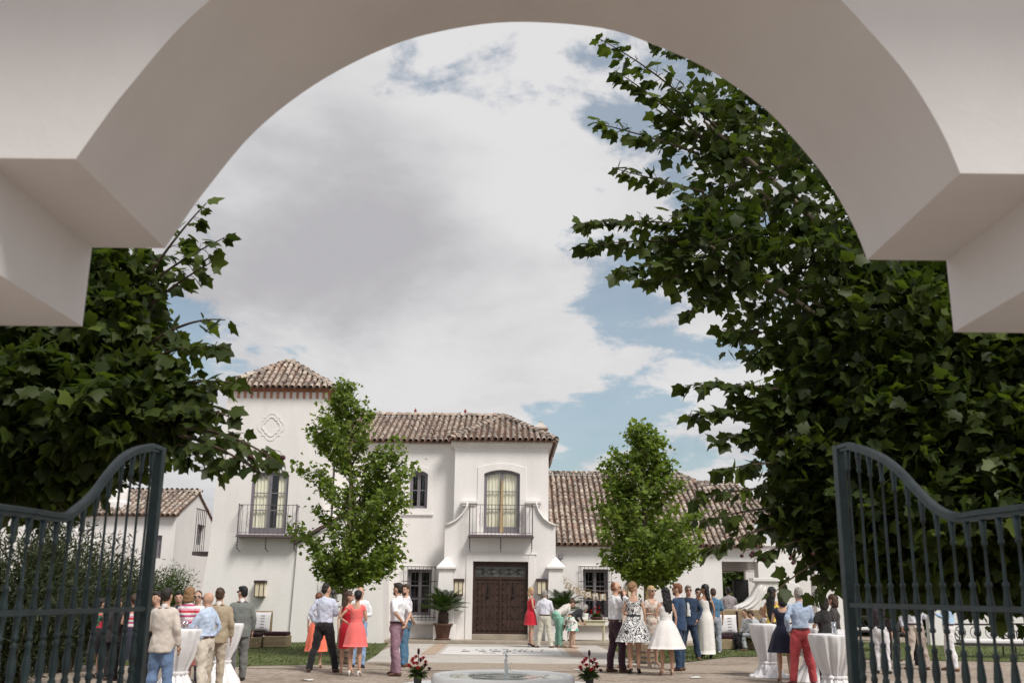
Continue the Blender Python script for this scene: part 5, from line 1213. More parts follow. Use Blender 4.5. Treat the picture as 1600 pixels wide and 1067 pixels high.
person('man in a dark shirt and white trousers behind the right gate', 1380, 928, 1052, face=-30, top=sh_((.035, .025, .03)), bottom=tr_((.66, .64, .66), fit=.022), hair=('short', 'dark'), arms=('front', 'side'), shoes=(.02, .02, .02), group=GRP)
person('man in a white shirt and beige chinos with his back turned behind the right gate', 1436, 922, 1046, face=0, top=sh_((.66, .66, .72)), bottom=tr_((.52, .44, .38), fit=.022, belt=1), hair=('short', 'brown'), arms=('pocket', 'front'), stance=(.4, 0), shoes=BRN, group=GRP)
person('man in dark trousers hidden behind the beige chinos', 1428, 926, 1039, face=190, top=sh_((.5, .5, .55)), bottom=tr_(BLK), hair=('short', 'dark'), arms=('front', 'side'), shoes=(.03, .02, .02), group=GRP)
person('man in a sky blue shirt and white trousers behind the right gate', 1489, 922, 1048, face=55, top=sh_((.36, .50, .66)), bottom=tr_((.68, .66, .67), fit=.014, belt=1), hair=('short', 'brown'), arms=('hold', 'side'), stance=(.2, .1), shoes=(.22, .12, .06), group=GRP)
person('person in black beside the dark shirt behind the right gate', 1398, 930, 1032, face=170, top=jk((.02, .02, .022)), bottom=tr_(BLK), hair=('short', 'brown'), arms=('side', 'front'), group=GRP)
# seated on the wicker sofa
SG = 'guests sitting on the right wicker sofa'
person('man in a pale grey suit sitting on the wicker sofa and leaning in', 1186, 950, D=32.6, face=70, top=jk((.40, .42, .44)), bottom=tr_((.38, .40, .43)), hair=('short', 'brown'), arms=('lap', 'lap'), pose='sit', lean=22, shoes=BRN, group=SG)
person('man in a white shirt and black trousers sitting on the wicker sofa', 1171, 955, D=33.0, face=110, top=sh_(WHT), bottom=tr_(BLK), hair=('crop', 'brown'), arms=('lap', 'lap'), pose='sit', lean=12, shoes=(.02, .02, .02), group=SG)
person('woman in bright pink shoes sitting on the wicker sofa', 1194, 950, D=33.2, face=80, sex='f', top=bd((.3, .27, .26), .3), bottom=tr_(BLK), hair=('bob', 'darkblond'), arms=('lap', 'lap'), pose='sit', shoes=(.62, .02, .22), group=SG)

# evaluate all remeshed surfaces in one go, then freeze them
dg = bpy.context.evaluated_depsgraph_get()
for o, amp, ns, sub in PEND:
    me = bpy.data.meshes.new_from_object(o.evaluated_get(dg)); me.name = o.data.name
    n = len(me.vertices)
    if amp:
        co = np.empty(n*3, np.float32); no = np.empty(n*3, np.float32); me.vertices.foreach_get('co', co); me.vertices.foreach_get('normal', no); co = co.reshape(-1, 3); no = no.reshape(-1, 3)
        sd = random.uniform(0, 50)
        d = np.array([noise.noise((c[0]*ns+sd, c[1]*ns, c[2]*ns*.8))+.5*noise.noise((c[0]*ns*2.2, c[1]*ns*2.2+sd, c[2]*ns*2)) for c in co], np.float32)
        me.vertices.foreach_set('co', (co+no*(d*amp)[:, None]).ravel())
    o.modifiers.clear(); old = o.data; o.data = me
    if sub is not None:                # join hands / feet into the body mesh
        bm = bmesh.new(); bm.from_mesh(me); t = sub.mesh('t'); bm.from_mesh(t); bm.to_mesh(me); bm.free(); bpy.data.meshes.remove(t)
    me.polygons.foreach_set('use_smooth', [True]*len(me.polygons)); me.update()
    bpy.data.meshes.remove(old)
# ================================================================ vegetation
BARK = mat('plane_bark', (0.20, 0.16, 0.115), 0.9, 0.35, 7, 0.6, 18); TWIG = mat('twig_bark', (0.075, 0.055, 0.035), 0.9, 0.3, 9)
LEAF_BIG = leafmat('plane_leaf', (0.022, 0.036, 0.009), (0.100, 0.135, 0.026), 0.40, 0.48)
LEAF_YOUNG = leafmat('young_leaf', (0.075, 0.118, 0.020), (0.27, 0.345, 0.070), 0.38, 0.40)
# five lobed leaf, drooping a little; petiole at the origin, tip along +y
LOB = [(0, 0), (.18, -.08), (.44, .06), (.40, .20), (.60, .46), (.40, .50), (.26, .62), (.16, .82), (.0, 1.0), (-.16, .82), (-.26, .62), (-.40, .50), (-.60, .46), (-.40, .20), (-.44, .06), (-.18, -.08)]
def leaf_shape(simple=False):
    L_ = LOB if not simple else [(0, 0), (.42, .08), (.52, .46), (.18, .58), (0, 1.0), (-.18, .58), (-.52, .46), (-.42, .08)]
    v = [(0, .32, .03)]+[(x, y, -.18*(x*x)-.16*y*y+.02) for x, y in L_]; n = len(L_)
    return np.array(v, np.float32), np.array([(0, i+1, (i+1) % n+1) for i in range(n)], np.int32)
def fast_mesh(name, V, T):
    me = bpy.data.meshes.new(name); nv, nt_ = len(V), len(T)
    me.vertices.add(nv); me.vertices.foreach_set('co', V.astype(np.float32).ravel())
    me.loops.add(nt_*3); me.loops.foreach_set('vertex_index', T.astype(np.int32).ravel())
    me.polygons.add(nt_); me.polygons.foreach_set('loop_start', np.arange(0, nt_*3, 3, dtype=np.int32)); me.polygons.foreach_set('loop_total', np.full(nt_, 3, np.int32))
    me.update(calc_edges=True); return me
def euler_mats(dirs, tilt, rng):
    """leaf frames: y = pointing direction, z = roughly up with random roll"""
    n = len(dirs); y = dirs/np.linalg.norm(dirs, axis=1, keepdims=True)
    up = np.tile(np.array([0, 0, 1.0]), (n, 1))+rng.normal(0, tilt, (n, 3))
    x = np.cross(y, up); x /= np.linalg.norm(x, axis=1, keepdims=True)+1e-9; z = np.cross(x, y)
    return np.stack([x, y, z], axis=2)
def foliage(pos, dirs, size, rng, simple, tilt=.45):
    Vb, Tb = leaf_shape(simple); M = euler_mats(dirs, tilt, rng)
    n = len(pos); V = np.einsum('nij,kj->nki', M, Vb)*size[:, None, None]+pos[:, None, :]
    T = (Tb[None]+(np.arange(n)*len(Vb))[:, None, None]).reshape(-1, 3); return V.reshape(-1, 3), T, M
def blob_leaves(blobs, rng, per_area, shell=.55):
    ps, ds = [], []
    for (c, r, *dn) in blobs:
        n = int(per_area*r*r*12.6*(dn[0] if dn else 1)); u = rng.normal(size=(n, 3)); u /= np.linalg.norm(u, axis=1, keepdims=True)
        # break the outline: radius varies with direction in clumps
        k = np.array([noise.noise(Vector(tuple(q*2.3+np.array(c)))) for q in u])
        rad = r*(1+.60*k)*(shell+(1-shell)*rng.random(n)**.7)
        p = np.array(c)+u*rad[:, None]*np.array([1, 1, .9])
        d = u*.7+rng.normal(0, .85, (n, 3)); d[:, 2] -= .55; ps.append(p); ds.append(d)
    return np.concatenate(ps), np.concatenate(ds)
def bez(a, b, sag, n=10):
    a, b = Vector(a), Vector(b); m = (a+b)/2+Vector((0, 0, sag)); return [a.lerp(m, t).lerp(m.lerp(b, t), t) for t in [i/n for i in range(n+1)]]

def big_tree(label, base, blobs, sprays, seed, lsize, dens, loose, group, seeds=()):
    rng = np.random.default_rng(seed); rnd = random.Random(seed)
    root = thing('plane_tree', label, 'tree', tuple(base), 0, group)
    top = Vector(blobs[0][0]); tr = MB(); B = Vector(base)
    fork = Vector((base[0]*.9+top.x*.1, base[1]*.9+top.y*.1, 2.3))
    tr.tube([B, B+Vector((0, 0, .6)), B.lerp(fork, .6)+Vector((0, 0, .5)), fork], [.26, .20, .17, .16], 10)
    tk = tr.build('trunk', BARK, root, smooth=True)
    for (c, r, *dn) in blobs:
        mb = MB(); pth = bez(fork, Vector(c), rnd.uniform(.1, .7), 8); mb.tube(pth, [.085*(1-i/8)+.018 for i in range(9)], 7)
        mb.build('limb', BARK, root, smooth=True)
    P_, D_ = blob_leaves(blobs, rng, dens)
    tw = MB(); sp_p, sp_d = [], []
    for (a, b, sag, k) in sprays:
        pth = bez(a, b, sag, 12); tw.tube(pth, [.014*(1-i/13)+.004 for i in range(13)], 5)
        for i in range(k):
            t = (.12+.88*(i+rnd.random())/k); q = pth[min(11, int(t*12))].lerp(pth[min(12, int(t*12)+1)], t*12-int(t*12)) if t < 1 else pth[-1]
            along = (pth[min(12, int(t*12)+1)]-pth[max(0, int(t*12)-1)]).normalized(); sd = along.cross(Vector((0, 0, 1))).normalized()*rnd.choice((-1, 1))
            off = (sd*rnd.uniform(.3, 1)+Vector((0, 0, rnd.uniform(-.6, .35)))+along*rnd.uniform(0, .6)).normalized()
            o2 = off*rnd.uniform(.04, loose*(1.25-t))
            if rnd.random() < .5: tw.tube([q, q+o2*.6+Vector((0, 0, .01)), q+o2], .0035, 3, cap=False)
            sp_p.append(q+o2); sp_d.append(off+Vector((0, 0, -.5))+along*.3)
    for _ in range(len(blobs)*14):      # inner twigs
        c, r = rnd.choice(blobs)[:2]; u = Vector((rnd.gauss(0, 1), rnd.gauss(0, 1), rnd.gauss(0, 1))).normalized(); tw.tube(bez(Vector(c)+u*r*.2, Vector(c)+u*r*rnd.uniform(.8, 1.1), -.1, 5), [.012, .010, .008, .007, .005, .004], 4)
    tw.build('twigs', TWIG, root, kind='stuff')
    P_ = np.concatenate([P_, np.array([tuple(p) for p in sp_p])]); D_ = np.concatenate([D_, np.array([tuple(p) for p in sp_d])])
    size = lsize*(.45+.75*rng.random(len(P_))**.8)
    # the leaves nearest to the camera on the open side are single parts, the rest one mass
    cp = np.array(CAM); fr = np.array([(p[0], p[1], p[2]) for p in P_])-cp
    xs = (fr @ np.array(RT))/(fr @ np.array(F_))*FPX+800; ys = 533.5-(fr @ np.array(UP))/(fr @ np.array(F_))*FPX
    inside = (xs > 30) & (xs < 1570) & (ys > 60) & (ys < 940)
    score = size/np.linalg.norm(fr, axis=1)*inside; idx = np.argsort(-score)[:290]
    ms = np.zeros(len(P_), bool); ms[idx] = True
    V, T, _ = foliage(P_[~ms], D_[~ms], size[~ms], rng, False, .75); V = V-np.array(base)
    me = fast_mesh('foliage', V, T); me.materials.append(LEAF_BIG); o = link('foliage', me, root); o['kind'] = 'stuff'
    Vb, Tb = leaf_shape(); lm = fast_mesh('leaf', Vb, Tb); lm.materials.append(LEAF_BIG)
    Ms = euler_mats(D_[ms], .75, rng)
    for p, m_, s_ in zip(P_[ms], Ms, size[ms]):
        l_ = link('leaf', lm, root); M4 = Matrix([list(r_)+[0] for r_ in m_]+[[0, 0, 0, 1]]); l_.matrix_local = Matrix.Translation(Vector(p)-Vector(base)) @ M4 @ Matrix.Scale(float(s_), 4)
    ball = MB(); ball.ball((0, 0, 0), .021, 8, 6); bmesh_ = ball.mesh('seed_ball'); bmesh_.materials.append(mat('seed_ball', (.07, .022, .025), .8)); bmesh_.polygons.foreach_set('use_smooth', [True]*len(bmesh_.polygons))
    for (px_, py_, y_) in seeds:
        q = P(px_, py_, y_); s_ = link('seed_ball', bmesh_, root); s_.location = q-Vector(base)
        tw_ = MB(); tw_.tube([q, q+Vector((-.03*(1 if px_ < 800 else -1), .02, .05)), q+Vector((-.11*(1 if px_ < 800 else -1), .03, .07))], .003, 3); tw_.build('stalk', TWIG, root)
    return root
def blobs_px(lst): return [(tuple(P(a, b, y)), r, *k) for a, b, y, r, *k in lst]
def sprays_px(lst): return [(P(*a), P(*b), sag, k) for a, b, sag, k in lst]
TG = 'big plane trees just inside the gateway'
RB = blobs_px([(1420, 560, 11.4, 1.25, .6), (1190, 300, 12.2, .98, .22), (1100, 190, 12.2, .66, .24), (1110, 385, 11.6, .66, .30), (1240, 450, 11.8, 1.0, .28), (1330, 400, 12.0, 1.0, .24), (1330, 600, 11.4, .95, .5), (1260, 690, 11.4, .66, .4), (1400, 700, 11.0, 1.05, .7),
                (1520, 660, 10.8, 1.2), (1350, 800, 11.0, .75), (1480, 800, 10.6, 1.0), (1600, 780, 10.4, 1.1), (1420, 870, 10.8, .50), (1540, 875, 10.6, .5), (1260, 800, 11.2, .42, .6), (1330, 870, 11.0, .32, .6), (1640, 560, 11.4, 1.5), (1480, 430, 12.0, 1.2, .35), (1220, 180, 12.6, .85, .24)])
RS = sprays_px([((1120, 200, 12), (938, 62, 11.6), .2, 60), ((1100, 220, 12), (960, 110, 11.7), .1, 50), ((1090, 240, 12), (928, 192, 11.6), .05, 60), ((1100, 300, 11.8), (965, 265, 11.6), .0, 45), ((1120, 360, 11.6), (905, 350, 11.3), .15, 70), ((1110, 380, 11.6), (910, 385, 11.3), .1, 70), ((1120, 400, 11.5), (960, 428, 11.2), .05, 55),
                ((1150, 420, 11.6), (1010, 440, 11.3), .05, 45), ((1150, 440, 11.6), (1075, 490, 11.3), .05, 40), ((1240, 540, 11.5), (1180, 560, 11.3), .05, 35), ((1290, 620, 11.3), (1070, 602, 11.0), .10, 65), ((1280, 650, 11.3), (1075, 648, 11.0), .1, 60), ((1270, 680, 11.3), (1115, 690, 11.0), .1, 45), ((1260, 720, 11.2), (1120, 735, 10.9), .05, 40),
                ((1260, 760, 11.2), (1085, 780, 10.8), .08, 40), ((1280, 790, 11.2), (1095, 815, 10.8), .1, 40), ((1290, 810, 11.2), (1105, 862, 10.8), .15, 42), ((1300, 840, 11.0), (1185, 868, 10.7), .1, 32), ((1330, 860, 11.0), (1205, 930, 10.6), .15, 16), ((1340, 870, 11.0), (1270, 930, 10.7), .1, 18),
                ((1190, 520, 11.5), (1130, 515, 11.3), .0, 25), ((1200, 130, 12.4), (1020, 70, 11.9), .1, 50), ((1230, 640, 11.3), (1150, 615, 11.1), .0, 30), ((1480, 860, 10.6), (1430, 945, 10.4), .05, 20), ((1560, 880, 10.4), (1520, 950, 10.2), .05, 20), ((1250, 250, 12), (1060, 330, 11.5), .1, 50)])
big_tree('huge dark leafy plane tree filling the right of the view', (P(1760, 1000, 11.2).x, 11.2, 0), RB, RS, 11, .155, 270, .26, TG, [(1159, 868, 10.7), (1173, 867, 10.7), (1176, 863, 10.7), (1194, 873, 10.6), (1235, 872, 10.6), (1238, 868, 10.7), (1239, 879, 10.6), (1270, 865, 10.6)])
LB = blobs_px([(60, 600, 9.0, .95), (165, 525, 9.0, .60, .7), (110, 470, 9.4, .72, .8), (225, 620, 8.6, .44, .8), (150, 655, 8.6, .62), (40, 700, 8.8, .62), (100, 720, 8.7, .42), (-60, 620, 9.2, 1.0), (205, 430, 9.2, .32, .6), (275, 650, 8.4, .26)])
LS = sprays_px([((200, 470, 9.1), (350, 372, 8.7), .1, 34), ((220, 450, 9.1), (322, 318, 8.8), .1, 26), ((230, 480, 9.0), (330, 410, 8.7), .05, 26), ((240, 560, 8.8), (350, 545, 8.3), .12, 34), ((230, 540, 8.8), (352, 500, 8.4), .16, 12), ((260, 610, 8.5), (372, 600, 8.0), .1, 34), ((280, 650, 8.3), (355, 650, 7.9), .1, 30), ((290, 670, 8.2), (446, 730, 7.5), .14, 34), ((280, 680, 8.2), (405, 738, 7.6), .08, 30),
                ((270, 690, 8.3), (340, 738, 7.8), .05, 34), ((200, 690, 8.5), (290, 712, 8.1), .05, 24), ((130, 720, 8.6), (160, 780, 8.4), .0, 20), ((60, 740, 8.6), (100, 800, 8.4), .0, 22), ((30, 740, 8.6), (20, 800, 8.4), .0, 22)])
big_tree('leafy plane tree overhanging from the left under the arch', (P(-170, 1000, 9.4).x, 9.4, 0), LB, LS, 23, .138, 300, .22, TG, [(424, 718, 7.6), (442, 715, 7.5), (325, 741, 7.9), (392, 714, 7.7)])

def young_tree(label, px, Yt, crown, seed, trunk_top):
    """slender upright tree; crown = list of (py, half width px)"""
    rng = np.random.default_rng(seed); rnd = random.Random(seed); b = P(px, 1000, Yt); base = Vector((b.x, Yt, 0))
    root = thing('young_plane_tree', label, 'tree', tuple(base), 0, 'young plane trees before the house')
    zt = P(px, crown[0][0], Yt).z; axis = [base, base+Vector((.03, 0, zt*.35)), base+Vector((.0, 0, zt*.7)), base+Vector((P(crown[0][1], crown[0][0], Yt).x-b.x, 0, zt-.1))]
    mb = MB(); mb.tube(catv(axis), [.085*(1-i/18)+.008 for i in range(19)], 8); mb.build('trunk', BARK, root, smooth=True)
    lv, ld = [], []; br = MB()
    nb = 130
    rows = [(P(cx, py, Yt), hw/1605*Yt) for py, cx, hw in crown]
    for i in range(nb):
        t = (i+rnd.random())/nb; k = t*(len(rows)-1); j = min(len(rows)-2, int(k)); f = k-j
        c = rows[j][0].lerp(rows[j+1][0], f); hw = rows[j][1]+(rows[j+1][1]-rows[j][1])*f
        a = rnd.uniform(0, 6.283); L_ = hw*rnd.choice((.55, .8, .95, 1.0, 1.18))*rnd.uniform(.85, 1.08)
        tip = Vector((c.x+L_*math.cos(a), c.y+L_*math.sin(a), c.z+rnd.uniform(-.05, .25)))
        st = Vector((base.x+(c.x-base.x)*.6, base.y, max(1.9, c.z-L_*.75-.1)))
        pth = bez(st, tip, -.08, 8); br.tube(pth, [.016*(1-q/9)+.003 for q in range(9)], 4)
        nl = int((18+78*L_)*rnd.choice((.5, 1, 1, 1.4)))
        for q in range(nl):
            tt = .25+.78*rnd.random()**.8; p = pth[0].lerp(pth[-1], min(1, tt))+Vector((rnd.gauss(0, .10), rnd.gauss(0, .10), rnd.gauss(0, .10)))
            lv.append(tuple(p)); ld.append((math.cos(a)+rnd.gauss(0, .8), math.sin(a)+rnd.gauss(0, .8), -.5+rnd.gauss(0, .4)))
    br.build('branches', TWIG, root, kind='stuff')
    lv = np.array(lv); ld = np.array(ld); size = rng.uniform(.075, .155, len(lv)); V, T, _ = foliage(lv, ld, size, rng, True, .6)
    me = fast_mesh('crown', V-np.array(base), T); me.materials.append(LEAF_YOUNG); link('crown', me, root)['kind'] = 'stuff'
    return root
def catv(pts): return [Vector(p) for p in catmull([tuple(p) for p in pts], 6)]
young_tree('slender young plane tree with fresh leaves between tower and portal', 534, 27.5, [(602, 533, 8), (640, 545, 35), (690, 552, 62), (740, 560, 82), (790, 562, 92), (840, 560, 90), (880, 555, 74), (915, 560, 48)], 5, 905)
young_tree('slender young plane tree with fresh leaves before the side wing', 1010, 27.5, [(666, 1000, 12), (700, 998, 40), (740, 1000, 54), (790, 1006, 72), (830, 1012, 82), (870, 1012, 80), (905, 1014, 44)], 9, 905)

# oleander like shrubs behind the left gate, bush by the small house
def shrub(label, c, w_, h, n, seed, narrow=True, cols=((.022, .034, .013), (.085, .100, .055)), name='oleander_shrub', ls=.16):
    rng = np.random.default_rng(seed); rnd = random.Random(seed); root = thing(name, label, 'shrub', (c.x, c.y, 0))
    st = MB(); lv, ld = [], []
    for i in range(46):
        a = rnd.uniform(0, 6.283); r0 = rnd.uniform(0, .3)*w_; r1 = w_*rnd.uniform(.3, 1.05); hh = h*rnd.uniform(.55, 1.03)*(1.05-.35*(r1/w_)**2)
        p0 = Vector((c.x+r0*math.cos(a), c.y+r0*math.sin(a), 0)); p1 = Vector((c.x+r1*math.cos(a), c.y+r1*math.sin(a), hh)); pth = bez(p0, p1, hh*.15, 8); st.tube(pth, [.02*(1-q/9)+.004 for q in range(9)], 4)
        for q in range(n//46):
            t = rnd.uniform(.15, 1.0); p = pth[int(t*7.99)].lerp(pth[int(t*7.99)+1], t*7.99-int(t*7.99))+Vector((rnd.gauss(0, .16), rnd.gauss(0, .16), rnd.gauss(0, .12))); lv.append(tuple(p)); ld.append((math.cos(a)*.5+rnd.gauss(0, .7), math.sin(a)*.5+rnd.gauss(0, .7), .55+rnd.gauss(0, .5)))
    st.build('stems', TWIG, root, kind='stuff')
    lv = np.array(lv); ld = np.array(ld); size = rng.uniform(.6, 1.2, len(lv))*ls; M = euler_mats(ld, 1.0, rng)
    Vb = np.array([(0, 0, 0), (.10, .45, .02), (0, 1, -.05), (-.10, .45, .02)] if narrow else [(0, 0, 0), (.3, .45, .02), (0, 1, -.05), (-.3, .45, .02)], np.float32); Tb = np.array([(0, 1, 2), (0, 2, 3)])
    V = (np.einsum('nij,kj->nki', M, Vb)*size[:, None, None]+lv[:, None, :]).reshape(-1, 3)-np.array((c.x, c.y, 0)); T = (Tb[None]+(np.arange(len(lv))*4)[:, None, None]).reshape(-1, 3)
    me = fast_mesh('foliage', V, T); key = name+'_leaf'; me.materials.append(MATS[key] if key in MATS else leafmat(key, cols[0], cols[1], .15, .7)); link('foliage', me, root)['kind'] = 'stuff'
shrub('tall grey green oleander at the far left behind the gate', P(15, 1000, 17.5), 1.15, 3.0, 20000, 3)
shrub('grey green oleander behind the middle of the left gate', P(100, 1000, 22), 1.45, 3.05, 19000, 4)
shrub('lower grey green oleander right of the others behind the left gate', P(170, 1000, 27), 1.4, 2.5, 15000, 6)
shrub('rounded dark green bush before the small white house', P(252, 1000, 30), 1.0, 2.35, 14000, 8, cols=((.035, .065, .015), (.10, .15, .035)), name='round_bush', ls=.13)

def backdrop_tree(label, px, Yt, topy, w_, seed, cols=((.035, .058, .016), (.12, .155, .04))):
    rng = np.random.default_rng(seed); b = P(px, 1000, Yt); base = Vector((b.x, Yt, 0)); z = P(px, topy, Yt).z
    root = thing('garden_tree', label, 'tree', tuple(base), 0, 'trees at the back of the garden')
    mb = MB(); mb.tube([base, base+Vector((.1, 0, z*.5)), base+Vector((0, 0, z*.9))], [.18, .12, .03], 7); mb.build('trunk', BARK, root, smooth=True)
    rnd = random.Random(seed); bl = [((b.x+rnd.uniform(-.6, .6)*w_, Yt+rnd.uniform(-.6, .6)*w_, z*rnd.uniform(.25, .85)), w_*rnd.uniform(.35, .6)) for _ in range(11)]
    p, d = blob_leaves(bl, rng, 55); size = rng.uniform(.16, .32, len(p)); V, T, _ = foliage(p, d, size, rng, True, .7); me = fast_mesh('crown', V-np.array(base), T); me.materials.append(MATS.get('back_leaf') or leafmat('back_leaf', cols[0], cols[1], .2)); link('crown', me, root)['kind'] = 'stuff'
for i, (lab, px, Yt, ty, w_) in enumerate((('leafy tree seen through the porch opening behind the loudspeaker', 1150, 52, 870, 2.6), ('dark tree beyond the garden behind the second porch opening', 1262, 50, 860, 2.4), ('dark garden tree behind the stile of the right gate', 1345, 47, 820, 3.2),
        ('dark garden tree behind the middle of the right gate', 1425, 48, 800, 3.2), ('dark garden tree behind the bench at far right', 1510, 47, 810, 3.4), ('dark garden tree at the very right edge', 1600, 46, 800, 3.4), ('tree beyond the small house at far left edge', 20, 52, 800, 3.4), ('tree between the low outbuilding and the small house', 120, 55, 830, 2.6))):
    backdrop_tree(lab, px, Yt, ty, w_, 60+i)
# ================================================================ furniture and small things
# wall lanterns
LIT = None
def lampglass():
    m, t, b = nodes_of('lantern_glass'); b.inputs['Base Color'].default_value = (.52, .47, .36, 1); b.inputs['Roughness'].default_value = .4
    b.inputs['Emission Color'].default_value = (1, .78, .42, 1); b.inputs['Emission Strength'].default_value = .10; return m
LG = lampglass(); BULB, t_, b_ = nodes_of('lamp_bulb'); b_.inputs['Emission Color'].default_value = (1, .75, .4, 1); b_.inputs['Emission Strength'].default_value = 2.2
LBR = mat('lantern_bronze', (.07, .05, .05), .5, .3, 12, metal=.4)
def lantern(px, py, Y, label, out=.14):
    c = P(px, py, Y); root = thing('wall_lantern', label, 'lantern', (c.x, Y, c.z), 0, 'square bronze wall lanterns'); y0, y1 = Y-out*2, Y-.002; w_, h = .15, .21
    mb = MB(); mb.box(c.x-.19, c.x+.19, y0-.03, y1, c.z+h, c.z+h+.10); mb.box(c.x-.16, c.x+.16, y0-.01, y1, c.z-h-.03, c.z-h); mb.build('cap_and_base', LBR, root)
    for sx in (-1, 1):
        mb = MB(); mb.box(c.x+sx*w_-.012, c.x+sx*w_+.012, y0, y0+.024, c.z-h, c.z+h); mb.build('corner_bar', LBR, root)
        mb = MB(); mb.box(c.x+sx*w_-.003, c.x+sx*w_+.003, y0+.026, y1, c.z-h+.001, c.z+h-.001); mb.build('pane', LG, root)
    mb = MB(); mb.box(c.x-.012, c.x+.012, y0, y0+.024, c.z-h, c.z+h); mb.build('corner_bar', LBR, root)
    mb = MB(); mb.box(c.x-w_+.013, c.x+w_-.013, y0+.010, y0+.014, c.z-h+.001, c.z+h-.001); mb.build('pane', LG, root)
    mb = MB(); mb.ball((c.x, Y-out, c.z+.02), (.03, .03, .07), 8, 6); mb.build('bulb', BULB, root)
lantern(408, 921, YT, 'square bronze wall lantern on the tower above the wicker lounger')
lantern(717, 918, YP, 'square bronze wall lantern left of the entrance door')
lantern(846, 918, YP, 'square bronze wall lantern right of the entrance door')
lantern(986, 923, YW, 'square bronze wall lantern on the wing behind the young tree')
c = P(876, 870, YW); fl = thing('floodlight', 'small grey floodlight under the eave of the wing', 'floodlight', (c.x, YW, c.z))
mb = MB(); mb.box(c.x-.08, c.x+.08, YW-.2, YW-.06, c.z-.08, c.z+.09); bevel(mb.build('housing', mat('grey_housing', (.11, .10, .11), .5), fl), .015); mb = MB(); mb.bar((c.x, YW-.06, c.z), (c.x, YW, c.z), .025, 8); mb.build('bracket', IRON, fl)
mb = MB(); mb.box(c.x-.065, c.x+.065, YW-.206, YW-.2005, c.z-.06, c.z+.06); mb.build('lens', mat('lens_grey', (.25, .25, .27), .2), fl)

# cycads in terracotta pots
TERRA = mat('dark_terracotta', (.115, .06, .042), .8, .3, 6, .3, 30); CYC = leafmat('cycad_leaf', (.030, .058, .016), (.080, .125, .032), .15, .4)
def frond_mesh(Lf):
    vs, fs = [], []; n = 26
    def sp(t): return Vector((0, Lf*t*(1-.10*t), Lf*(.30*t-.34*t*t)))
    for i in range(n):
        t = .12+.88*i/n; p = sp(t); d = (sp(min(1, t+.03))-p).normalized(); ln = .17*math.sin(math.pi*min(1, t*.86+.12))+.03
        for s_ in (-1, 1):
            q = p+Vector((s_*ln, d.y*ln*.75, d.z*ln*.75+ln*.28)); k = len(vs); w_ = d*.011
            vs += [p-w_, p+w_, p.lerp(q, .5)+w_+Vector((0, 0, .004)), p.lerp(q, .5)-w_, q]; fs += [(k, k+1, k+2, k+3), (k+3, k+2, k+4)]
    mb = MB(); mb.add(vs, fs); mb.tube([sp(i/8) for i in range(9)], [.010*(1-i/10) for i in range(9)], 4); me = mb.mesh('frond'); me.materials.append(CYC); return me
FR = [frond_mesh(1.05), frond_mesh(.95), frond_mesh(.8)]
def cycad(label, px, Y, z0=.11):
    c = P(px, 990, Y); root = thing('potted_cycad', label, 'potted plant', (c.x, Y, z0), 0, 'cycads in terracotta pots beside the door')
    mb = MB(); mb.lathe([(.20, 0), (.29, .02), (.29, .05), (.21, .055), (.22, .07), (.29, .46), (.34, .48), (.35, .54), (.31, .545), (.29, .50), (.05, .49)], (c.x, Y, z0), 20); mb.build('pot', TERRA, root, smooth=True); 
    mb = MB(); mb.lathe([(.17, .47), (.18, .56), (.19, .66), (.175, .76), (.185, .84), (.15, .92), (.07, .97)], (c.x, Y, z0), 14, fold=lambda t, i, z: 1+.05*math.sin(t*9+z*40)); mb.build('trunk', mat('cycad_trunk', (.05, .035, .025), .95, .4, 14, .8, 30), root)
    rnd = random.Random(px)
    for k in range(54):
        ring = k/54; el = R(76-70*ring)+rnd.uniform(-.12, .12); az = k*2.39996
        f = link('frond', FR[k % 3], root); f.matrix_local = Matrix.Translation((0, 0, .90)) @ Matrix.Rotation(az, 4, 'Z') @ Matrix.Rotation(el*.85, 4, 'X') @ Matrix.Translation((0, .05, 0))
cycad('potted cycad left of the entrance door below the lantern', 692, 35.55)
cycad('potted cycad right of the door behind the grey haired man', 877, 35.75)

